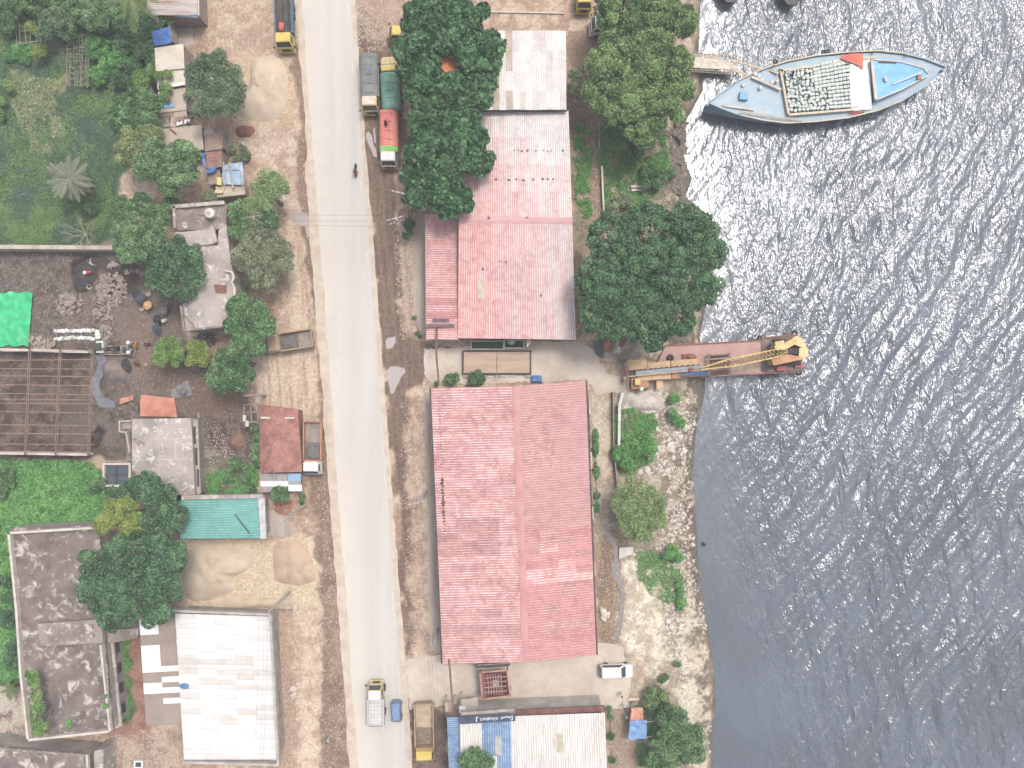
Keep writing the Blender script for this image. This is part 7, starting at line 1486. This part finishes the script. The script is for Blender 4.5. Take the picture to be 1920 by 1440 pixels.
wires('wires crossing the road between the two crossarm poles', (744, 411), (475, 408), 8.8, 8.8, [(0, -8), (0, 3), (0, 12)])
wires('wires along the east verge to the lamp pole', (742, 412), (782, 943), 8.6, 8.6, [(-12, 0), (0, 0), (14, 0)])
wires('wires along the south warehouse to the yard corner', (783, 943), (808, 1221), 8.6, 7.8, [(-4, 0), (0, 0), (5, 0)])
wires('wires from the yard corner to the bottom edge', (808, 1221), (826, 1480), 7.8, 7.8, [(-6, 0), (0, 0), (7, 0)])
wires('wires along the top of the east verge', (752, 361), (710, -40), 8.4, 8.4, [(-4, 0), (4, 0)])
wires('wires from the west verge trees down to the tall narrow tree', (475, 409), (459, 742), 8.7, 7.3, [(-3, 0), (3, 0)])
wires('wires over the tiled roof to the teal shed pole', (459, 742), (537, 968), 7.3, 8.2, [(-3, 0), (4, 0)])
wires('wires from the teal shed pole down the west yard', (537, 968), (554, 1480), 8.2, 8.2, [(-3, 0), (0, 0), (3, 0)])
wires('wires over the white hall', (505, 1146), (494, 1480), 7.9, 7.9, [(-20, 0), (-10, 0), (-4, 0)])
wires('wires at the top of the west yard', (405, -40), (475, 409), 8.5, 8.7, [(-3, 0), (3, 0)])

# ------------------------------------------------------------------ mounds, tarps, rubble
def mound(name, label, outline, h, mat, cat='pile', seed=0, pw=1.4, nr=9, na=44, z0=-.06, amp=.12):
    cx = sum(p[0] for p in outline) / len(outline); cy = sum(p[1] for p in outline) / len(outline); C = W(cx, cy); n_ = len(outline); rows = []
    rr = np.random.default_rng(seed)
    def edge(a):
        best = None
        for i in range(n_):
            (x1, y1), (x2, y2) = outline[i], outline[(i + 1) % n_]; dx, dy = math.cos(a), math.sin(a); ex, ey = x2 - x1, y2 - y1; den = dx * ey - dy * ex
            if abs(den) < 1e-9: continue
            t = ((x1 - cx) * ey - (y1 - cy) * ex) / den; u = ((x1 - cx) * dy - (y1 - cy) * dx) / den
            if t > 0 and -1e-6 <= u <= 1 + 1e-6 and (best is None or t < best): best = t
        return best or 5
    ed = [edge(2 * math.pi * k / na) for k in range(na)]; ed = [(ed[k - 1] + 2 * ed[k] + ed[(k + 1) % na]) / 4 for k in range(na)]
    for r in range(nr + 1):
        f_ = r / nr; row = []
        for k in range(na):
            a = 2 * math.pi * k / na; x, y = cx + math.cos(a) * ed[k] * f_, cy + math.sin(a) * ed[k] * f_
            nz = float(fbm(np.array([x / 9.0]), np.array([y / 9.0]), seed, 3)[0] - .5); zz = h * (1 - f_ ** pw) * (1 + nz * amp * 5 * min(1, f_ * 3)) + z0; p = W(x, y, 0); row.append((p.x, p.y, zz))
        rows.append(row + [row[0]])
    o = MB().grid([r[::1] for r in rows]).build(name, mat, smooth=True)
    if o.data.polygons[len(o.data.polygons) // 2].normal.z < 0: o.data.flip_normals()
    return tag(o, label, cat)
tan = M('tan_sand', c(220, 197, 168), c(206, 182, 153), c(228, 208, 182), scale=.5, s3=5, rough=.95, bump=.02)
mound('sand_pile', 'big rounded tan sand pile beside the feathery tree', [(470, 112), (500, 102), (528, 106), (540, 140), (541, 185), (530, 215), (505, 230), (475, 228), (445, 215), (450, 180), (468, 160)], 1.3, tan, seed=2, pw=2.4)
mound('sand_pile', 'broad low sand heap below the teal shed', [(345, 1030), (400, 1014), (470, 1018), (480, 1060), (440, 1080), (445, 1105), (400, 1125), (350, 1130), (338, 1085)], 1.1, tan, seed=4, pw=2.2)
mound('sand_pile', 'flat brown sand heap beside the wires in the lower yard', [(510, 1012), (575, 1018), (590, 1060), (595, 1090), (560, 1100), (512, 1090)], .7, M('brown_sand', c(210, 180, 150), c(196, 164, 134), scale=.6, bump=.02), seed=6, pw=2.4)
mound('sand_pile', 'long tan sand ridge above the white hall', [(345, 1128), (430, 1120), (560, 1122), (600, 1110), (596, 1128), (520, 1140), (350, 1142)], .5, tan, seed=8, pw=2.0)
mound('gravel_pile', 'small dark red gravel pile', [(440, 240), (455, 234), (475, 236), (481, 245), (470, 257), (450, 259), (440, 252)], .4, M('red_gravel', c(160, 96, 88), c(140, 82, 76), c(180, 116, 104), scale=2, bump=.03), seed=10, pw=1.8)
mound('sand_pile', 'grey sand mound beside the steel frame', [(192, 680), (205, 672), (235, 672), (247, 690), (240, 710), (215, 722), (195, 712), (190, 695)], 1.5, M('grey_sand', c(150, 132, 122), c(134, 118, 110), scale=1, bump=.02), seed=12, pw=1.5)
mound('sand_pile', 'black wet heap touching the grey sand mound', [(218, 672), (240, 673), (248, 690), (244, 704), (234, 696), (226, 684)], 1.0, M('black_sand', c(84, 74, 70), c(70, 62, 60), scale=1.5, bump=.02), seed=13, pw=1.5)
mound('soil_pile', 'round brown soil pile behind the tiled shed', [(424, 828), (432, 814), (448, 810), (461, 820), (460, 838), (448, 848), (432, 843)], 1.2, M('brown_soil', c(152, 116, 98), c(138, 102, 88), scale=1, bump=.02), seed=14, pw=1.6)
mound('coal_pile', 'black heap being dug by the people in the quarry', [(138, 500), (165, 484), (188, 478), (184, 512), (172, 540), (150, 548), (136, 530)], .8, M('black_sand', c(84, 74, 70)), seed=15, pw=1.6)
mound('coal_pile', 'small black heap beside the steel frame corner', [(173, 812), (186, 808), (192, 820), (186, 836), (176, 842)], .5, M('black_sand', c(84, 74, 70)), seed=16)
mound('soil_pile', 'pale soil mound on the bank below the crane platform', [(1168, 738), (1205, 732), (1232, 738), (1250, 752), (1240, 768), (1205, 772), (1180, 762)], .9, M('pale_soil', c(220, 208, 192), c(198, 184, 168), c(176, 160, 144), scale=1, bump=.05), seed=17, pw=2)
mound('rubble_pile', 'white rubble heap beside the red steel box', [(1152, 640), (1160, 636), (1166, 646), (1164, 662), (1150, 664), (1148, 652)], .5, M('white_rubble', c(226, 220, 212), c(190, 182, 174), c(140, 130, 124), scale=2.5, bump=.08), seed=18)
grn = M('tarp_vivid_green', c(48, 214, 142), c(34, 192, 122), c(120, 226, 176), scale=1.2, rough=.45)
tg = MB().grid([[W(-30 + 91 * u / 22 - 8 * (v / 18) * (u / 22), 548 + 101 * v / 18 + 2 * math.sin(u * .9), .05 + .55 * abs(float(fbm(np.array([u / 3.1 + v / 5.0]), np.array([v / 3.4 - u / 9.0]), 9, 3)[0]) - .5) * 2 + .15 * float(fbm(np.array([u / 2.0]), np.array([v / 2.0]), 14, 2)[0])) for v in range(19)] for u in range(23)])
tag(tg.build('tarpaulin', grn, smooth=True), 'vivid green tarpaulin spread on the quarry floor', 'tarpaulin')
orn = M('tarp_orange', c(222, 146, 118), c(202, 124, 98), c(180, 160, 144), scale=.8, f3=(.6, .66), rough=.7)
tarp([(264, 740), (330, 745), (332, 782), (262, 780)], .25); 
tag(tarp([(264, 740), (326, 746), (332, 782), (262, 780)], .25).build('tarpaulin', orn, smooth=True), 'faded orange tarpaulin above the concrete house', 'tarpaulin'); tag(tarp([(226, 748), (250, 740), (250, 750), (224, 758)], .2).build('tarpaulin', orn), 'small orange tarpaulin scrap left of the large one', 'tarpaulin')
tag(tarp([(320, 732), (352, 712), (362, 742), (322, 748)], .06).build('plastic_sheet', M('sheet_blue_green', c(140, 146, 150), c(150, 138, 122), c(126, 144, 176), scale=1)), 'blue grey plastic sheet under the two grey umbrellas', 'sheet')
tag(MB().grid([[W(176 + 6 * v + 8 * math.sin(u * .8) + (14 if u > 8 else 0) * v / 3, 664 + 10 * u, .05 + R.uniform(0, .1)) for v in range(4)] for u in range(11)]).build('plastic_sheet', M('sheet_slate', c(142, 144, 154), c(124, 126, 136), scale=1, rough=.4), smooth=True), 'slate grey plastic sheet along the steel frame', 'sheet')
ow = thing('tarp_hidden', 'orange tarpaulin glimpsed through the big dark tree', 'tarpaulin', W(842, 130, 0)); o_ = tarp([(822, 104), (866, 102), (866, 150), (824, 152)], 9.3) if False else None
ow.name = 'orange_awning'; tarp([(828, 104), (858, 104), (858, 150), (828, 152)], 7.6).build('sheet', M('tarp_bright_orange', c(244, 158, 92), c(230, 130, 76), scale=1), ow)
for px, py in ((829, 106), (857, 106), (857, 149), (829, 150)): MB().tube([W(px, py, 0), W(px, py, 7.6)], .06, 5).build('post', timber, ow)
# sandbag wall
sb_ = thing('sandbag_wall', 'U shaped wall of white bags beside the crusher', 'wall', W(146, 628, 0))
def bags(a, b2, n_):
    for k in range(n_): p = W(a[0] + (b2[0] - a[0]) * k / n_ + R.uniform(-.8, .8), a[1] + (b2[1] - a[1]) * k / n_ + R.uniform(-.8, .8), 0); s_ = R.uniform(.85, 1.15); o = MB().loft([ringpts(-.3 * s_, .3 * s_, .22, .0, .1), ringpts(-.36 * s_, .36 * s_, .27, .15, .12), ringpts(-.26, .26, .17, .32, .1)]); bo = o.build('bag', R.choice([whp, wht, M('bag_cream', c(226, 220, 200))]), sb_, local=True, smooth=True); bo.location = p - sb_.location; bo.rotation_euler.z = R.uniform(-.5, .5)
bags((106, 621), (182, 620), 11); bags((106, 636), (146, 633), 7); bags((150, 634), (182, 636), 5); bags((184, 622), (185, 638), 3)
# crusher
ck = thing('stone_crusher', 'dark oily stone crusher with flywheels beside the steel frame', 'machine', W(212, 655, 0))
MB().box(-1.9, -.5, -.5, .5, .3, 1.1, Matrix.Translation(W(205, 651, 0))).build('engine', steel_dark, ck); MB().prism(WP([(225, 648), (240, 647), (241, 664), (226, 665)], 1.4), .4, 1.4).build('crusher_box', M('crusher_grey', c(150, 142, 130), c(120, 112, 104), scale=2), ck); MB().prism(WP([(228, 651), (237, 650), (238, 661), (229, 662)], 1.45), 1.2, 1.42).build('mouth', steel_dark, ck)
for px, py in ((196, 654), (214, 656), (219, 650)): M_ = Matrix.Translation(W(px, py, .8)) @ Matrix.Rotation(math.pi / 2, 4, 'X'); MB().lathe([(0, -.1), (.5, -.1), (.5, .1), (0, .1)], 18, M_).build('flywheel', steel_dark, ck)
for a, b2 in (((188, 660), (244, 660)), ((190, 664), (240, 665)), ((184, 648), (226, 650)), ((186, 640), (190, 666))): MB().bar(W(*a, .35), W(*b2, .35), .16).build('skid_beam', timber, ck)
MB().box(-.5, .5, -.8, .8, .1, .9, Matrix.Translation(W(194, 651, 0))).build('panel', M('panel_pale_green', c(214, 222, 206)), ck)
# baskets
bm = M('cane_basket', c(196, 184, 166), c(168, 154, 136), scale=4)
bk = MB().lathe([(0, .02), (.2, .02), (.3, .25), (.33, .25), (.23, .0), (0, 0)], 14).build('basket', bm, local=True)
spots = [(168, 521), (169, 538), (240, 510), (258, 509), (267, 515), (279, 550), (312, 568), (267, 580), (276, 578), (296, 607), (274, 643), (252, 658), (251, 665), (275, 683), (82, 640), (68, 642), (75, 633), (90, 637), (100, 643), (82, 650), (72, 651), (92, 649), (62, 634), (210, 594)]
for k, (px, py) in enumerate(spots):
    o = bk if k == 0 else bk.copy()
    if k: COL.objects.link(o)
    s_ = R.uniform(.8, 1.25) * (1.4 if 60 < px < 104 and py > 630 else 1); o.scale = (s_, s_, s_); o.location = W(px, py, 0); o.rotation_euler = (R.uniform(-.2, .2), R.uniform(-.2, .2), R.uniform(0, 6))
    tag(o, 'round cane basket in the heap beside the green tarpaulin' if 60 < px < 104 and py > 630 else 'round cane basket used by the stone breakers in the quarry', 'basket', 'baskets beside the green tarpaulin' if 60 < px < 104 and py > 630 else 'baskets of the stone breakers')
# rocks
def rockmesh(seed, flat=.7):
    rr = np.random.default_rng(seed); m = MB(); rings = []
    for z, r in ((-.35, .62), (-.05, .95), (.25, .85), (.5, .42)): rings.append([(r * math.cos(k * 1.0472) * rr.uniform(.75, 1.2), r * math.sin(k * 1.0472) * rr.uniform(.75, 1.2), z * flat * rr.uniform(.8, 1.2)) for k in range(6)])
    m.loft(rings); return m
RM = [rockmesh(k) for k in range(6)]
rkq = M('quarry_stone', c(176, 156, 144), c(150, 132, 122), c(122, 106, 98), scale=2, rnd=.16); rks = M('shore_stone', c(232, 220, 204), c(208, 194, 176), c(166, 150, 134), scale=1.5, rnd=.12, bump=.03)
def rockobj(name, k, mat):
    o = RM[k].build(name, mat, local=True); return o
def pile(label, cx, cy, rx, ry, n_, s0, s1, hz, mat=rkq):
    t = thing('stone_pile', label, 'stones', W(cx, cy, 0)); pro = [rockobj('stone', k, mat) for k in range(4)]
    for k in range(n_):
        o = pro[k] if k < 4 else pro[k % 4].copy()
        if k >= 4: COL.objects.link(o)
        a = R.uniform(0, 6.283); r = math.sqrt(R.random()); p = W(cx + rx * r * math.cos(a), cy + ry * r * math.sin(a), 0) - t.location; s_ = R.uniform(s0, s1) * (R.uniform(1.2, 1.7) if R.random() < .12 else 1); o.parent = t; o.location = (p.x, p.y, hz * (1 - r * r) * R.uniform(.6, 1) + .05); o.scale = (s_, s_ * R.uniform(.7, 1.1), s_ * R.uniform(.6, 1)); o.rotation_euler = (R.uniform(-.6, .6), R.uniform(-.6, .6), R.uniform(0, 6))
pile('large heap of broken brown stones in the quarry', 210, 543, 28, 32, 230, .16, .34, .7); pile('loose stones left of the stone heap', 130, 572, 26, 20, 90, .15, .36, .3); pile('line of stones running down from the stone heap', 194, 585, 18, 14, 60, .14, .3, .3); pile('scatter of stones right of the white bag wall', 198, 622, 12, 14, 40, .12, .28, .15); pile('stones stacked under the pale green tree', 212, 498, 10, 6, 24, .16, .3, .25); pile('dark stones below the villa wall', 385, 638, 22, 14, 60, .15, .3, .2, M('dark_stone', c(116, 106, 106), c(96, 88, 88), scale=2, rnd=.15)); pile('pale broken blocks beside the red warehouse corner', 1133, 1150, 9, 12, 22, .2, .4, .2, rks); pile('two pale boulders beside the wires in the west yard', 550, 1298, 5, 10, 8, .3, .5, .15, rks); pile('broken bricks beside the patchwork canopy', 533, 948, 18, 18, 120, .12, .22, .35, M('broken_brick', c(196, 132, 104), c(170, 110, 88), c(214, 172, 146), scale=3, rnd=.15))
BO = [(1286, 803, 12), (1276, 817, 9), (1268, 812, 8), (1284, 846, 9), (1282, 861, 7), (1254, 880, 9), (1216, 881, 9), (1225, 884, 5), (1241, 875, 5), (1258, 838, 12), (1240, 845, 8), (1231, 802, 7), (1232, 780, 6), (1247, 866, 6), (1200, 885, 7), (1270, 895, 5), (1262, 858, 6), (1251, 815, 6), (1292, 1080, 6), (1278, 1085, 5), (1252, 1165, 8), (1258, 1175, 7), (1246, 1172, 6), (1232, 1205, 7), (1229, 1215, 6), (1220, 1224, 5), (1255, 1100, 6), (1262, 1108, 5), (1266, 1092, 5), (1292, 1320, 8), (1302, 1305, 7), (1288, 1290, 6), (1306, 1275, 6), (1298, 1250, 6), (1310, 1330, 5), (1280, 1310, 6), (1276, 1200, 6), (1285, 1225, 5), (1262, 1185, 7), (1222, 665, 6), (1230, 655, 6), (1238, 662, 7)]
pro = [rockobj('boulder', k, rks) for k in range(6)]
for k, (px, py, r) in enumerate(BO):
    o = pro[k] if k < 6 else pro[k % 6].copy()
    if k >= 6: COL.objects.link(o)
    s_ = r / PXM; zz = -.1 - .012 * max(0, px - 1270); o.location = W(px, py, zz); o.scale = (s_, s_ * R.uniform(.75, 1), s_ * R.uniform(.6, .9)); o.rotation_euler = (R.uniform(-.3, .3), R.uniform(-.3, .3), R.uniform(0, 6)); tag(o, 'pale boulder lying on the rubble bank at the water edge', 'boulder', 'boulders on the rubble bank')
def rubble(name, label, polys, n, s0, s1, mat, seed, zf=lambda px: 0.0, thr=.42):
    rng = np.random.default_rng(seed); V, F, b = [], [], 0
    base = np.array([(1, 0, 0), (0, 1, 0), (-1, 0, 0), (0, -1, 0), (0, 0, .8), (0, 0, -.5)], float); fa = np.array([(0, 1, 4), (1, 2, 4), (2, 3, 4), (3, 0, 4)])
    PP = []
    for poly, w_ in polys:
        xs = [p[0] for p in poly]; ys = [p[1] for p in poly]; m = int(n * w_ * 2); px = rng.uniform(min(xs), max(xs), m); py = rng.uniform(min(ys), max(ys), m); k = (poly_sd(px, py, poly) + (fbm(px / 14, py / 14, seed) - .5) * 20 > 0) & (fbm(px / 12, py / 12, seed + 3, 3) > thr); PP.append(np.stack([px[k], py[k]], 1))
    p = np.concatenate(PP); m = len(p); s_ = (s0 + (s1 - s0) * rng.uniform(0, 1, m) ** 3)[:, None, None]; a = rng.uniform(0, 6.283, m); ca, sa_ = np.cos(a), np.sin(a)
    v = base[None] * rng.uniform(.6, 1.3, (m, 6, 1)) * s_; x = v[..., 0] * ca[:, None] - v[..., 1] * sa_[:, None]; y = v[..., 0] * sa_[:, None] + v[..., 1] * ca[:, None]
    zz = np.array([zf(q_) for q_ in p[:, 0]]); v = np.stack([x + ((p[:, 0] - 960) / PXM)[:, None], y + ((720 - p[:, 1]) / PXM)[:, None], v[..., 2] + zz[:, None]], -1)
    F = (np.arange(m)[:, None, None] * 6 + fa[None]).reshape(-1, 3); o = npmesh(name, v.reshape(-1, 3), F, mat); tag(o, label, 'rubble', kind='stuff')
SB = [(1245, 740), (1312, 735), (1292, 880), (1300, 1040), (1328, 1220), (1336, 1320), (1330, 1440), (1300, 1440), (1290, 1340), (1250, 1200), (1230, 1060), (1250, 900), (1200, 880), (1225, 790)]
zsh = lambda px: -.02 - .03 * max(0, (px - 1262) / 10) ** 1.6
rubble('bank_rubble', 'loose pale rubble and stones along the water edge', [(SB, 1)], 9000, .05, .34, M('bank_stone_mixed', c(226, 212, 194), c(150, 134, 118), c(240, 230, 214), scale=2.2, f2=(.42, .56), s3=1.7), 5, zsh, .38)
rubble('bank_rubble', 'dark wet stones along the water edge', [([(1280, 740), (1316, 735), (1300, 880), (1306, 1040), (1332, 1220), (1340, 1320), (1334, 1440), (1318, 1440), (1310, 1250), (1284, 1040), (1284, 900)], 1), ([(1262, 210), (1290, 210), (1284, 330), (1290, 380), (1262, 390), (1258, 300)], .5), ([(1250, 600), (1306, 620), (1300, 650), (1240, 650)], .3)], 3600, .06, .3, M('wet_stone', c(140, 124, 110), c(112, 100, 92), c(190, 172, 150), scale=1.5), 6, zsh)
rubble('yard_gravel', 'loose stones strewn over the quarry floor', [([(0, 475), (130, 475), (130, 640), (0, 650)], 1), ([(120, 550), (260, 550), (230, 640), (120, 645)], .7), ([(200, 700), (420, 700), (380, 780), (200, 780)], .25), ([(372, 780), (480, 770), (480, 900), (374, 910)], .45)], 4200, .04, .16, M('quarry_gravel', c(148, 132, 123), c(118, 104, 98), c(196, 184, 174), scale=2.5, f3=(.64, .72)), 7)
rubble('verge_gravel', 'small pale stones strewn along the verges and yards', [([(370, 0), (560, 0), (560, 240), (420, 260), (370, 60)], .5), ([(470, 250), (590, 230), (620, 760), (500, 740), (550, 480)], .7), ([(590, 900), (650, 900), (675, 1440), (520, 1440), (520, 1160), (600, 1140)], 1.2), ([(664, 10), (740, 10), (740, 100), (670, 100)], .4), ([(740, 420), (776, 420), (776, 630), (750, 640)], .3), ([(750, 740), (800, 740), (812, 1225), (765, 1225)], .6), ([(1065, 210), (1260, 240), (1270, 400), (1080, 420)], .6), ([(1120, 980), (1200, 1040), (1230, 1240), (1130, 1200)], .5), ([(200, 1380), (340, 1365), (345, 1440), (205, 1440)], .3), ([(0, 1290), (50, 1300), (60, 1395), (0, 1395)], .2), ([(370, 800), (440, 820), (450, 920), (375, 920)], .2)], 3400, .03, .12, M('verge_stone', c(216, 196, 176), c(196, 174, 154), c(166, 142, 126), scale=2.5), 8, thr=.36)
# bamboo trellis and sticks in the garden
trl = thing('bamboo_trellis', 'bamboo trellis lattice in the garden beside the bean plants', 'trellis', W(146, 110, 0))
for k in range(8): MB().tube([W(127 + 5.5 * k, 64 + R.uniform(0, 6), 1.3), W(126 + 5.8 * k + R.uniform(-3, 3), 164, 1.3)], .035, 5).build('stick', timber, trl)
for k in range(9): MB().tube([W(123, 68 + 11.5 * k + R.uniform(-2, 2), 1.35), W(168, 66 + 11.5 * k + R.uniform(-4, 4), 1.35)], .035, 5).build('stick', timber, trl)
for px, py in ((127, 66), (165, 66), (127, 160), (165, 160)): MB().tube([W(px, py, 0), W(px, py, 1.35)], .05, 5).build('post', timber, trl)
tr2 = thing('bamboo_trellis', 'smaller trellis of thin sticks near the top left corner', 'trellis', W(65, 58, 0))
for k in range(8): MB().tube([W(28 + 9 * k, 42 + R.uniform(-4, 4), 1.2), W(30 + 9.5 * k + R.uniform(-3, 3), 82, 1.0)], .03, 5).build('stick', bamboo, tr2)
MB().tube([W(25, 84, 1.0), W(102, 72, 1.0)], .035, 5).build('stick', bamboo, tr2)
for k in range(4): MB().tube([W(30 + 22 * k, 80 - 3 * k, 0), W(30 + 22 * k, 80 - 3 * k, 1.1)], .035, 5).build('post', bamboo, tr2)
# ------------------------------------------------------------------ the hazy air
hm = bpy.data.materials.new('haze_air'); hm.use_nodes = True; hn = hm.node_tree
hn.nodes.remove(hn.nodes['Principled BSDF']); pv = hn.nodes.new('ShaderNodeVolumePrincipled')
pv.inputs['Color'].default_value = (0.93, 0.95, 0.97, 1); pv.inputs['Density'].default_value = 0.00055; pv.inputs['Anisotropy'].default_value = 0.0
hn.links.new(pv.outputs[0], hn.nodes['Material Output'].inputs['Volume'])
tag(MB().box(-1400, 1400, -1400, 1400, -12, 98).build('haze', hm), 'thin pale haze filling the air over the river bank', 'haze', kind='stuff')
SC.cycles.volume_bounces = 0
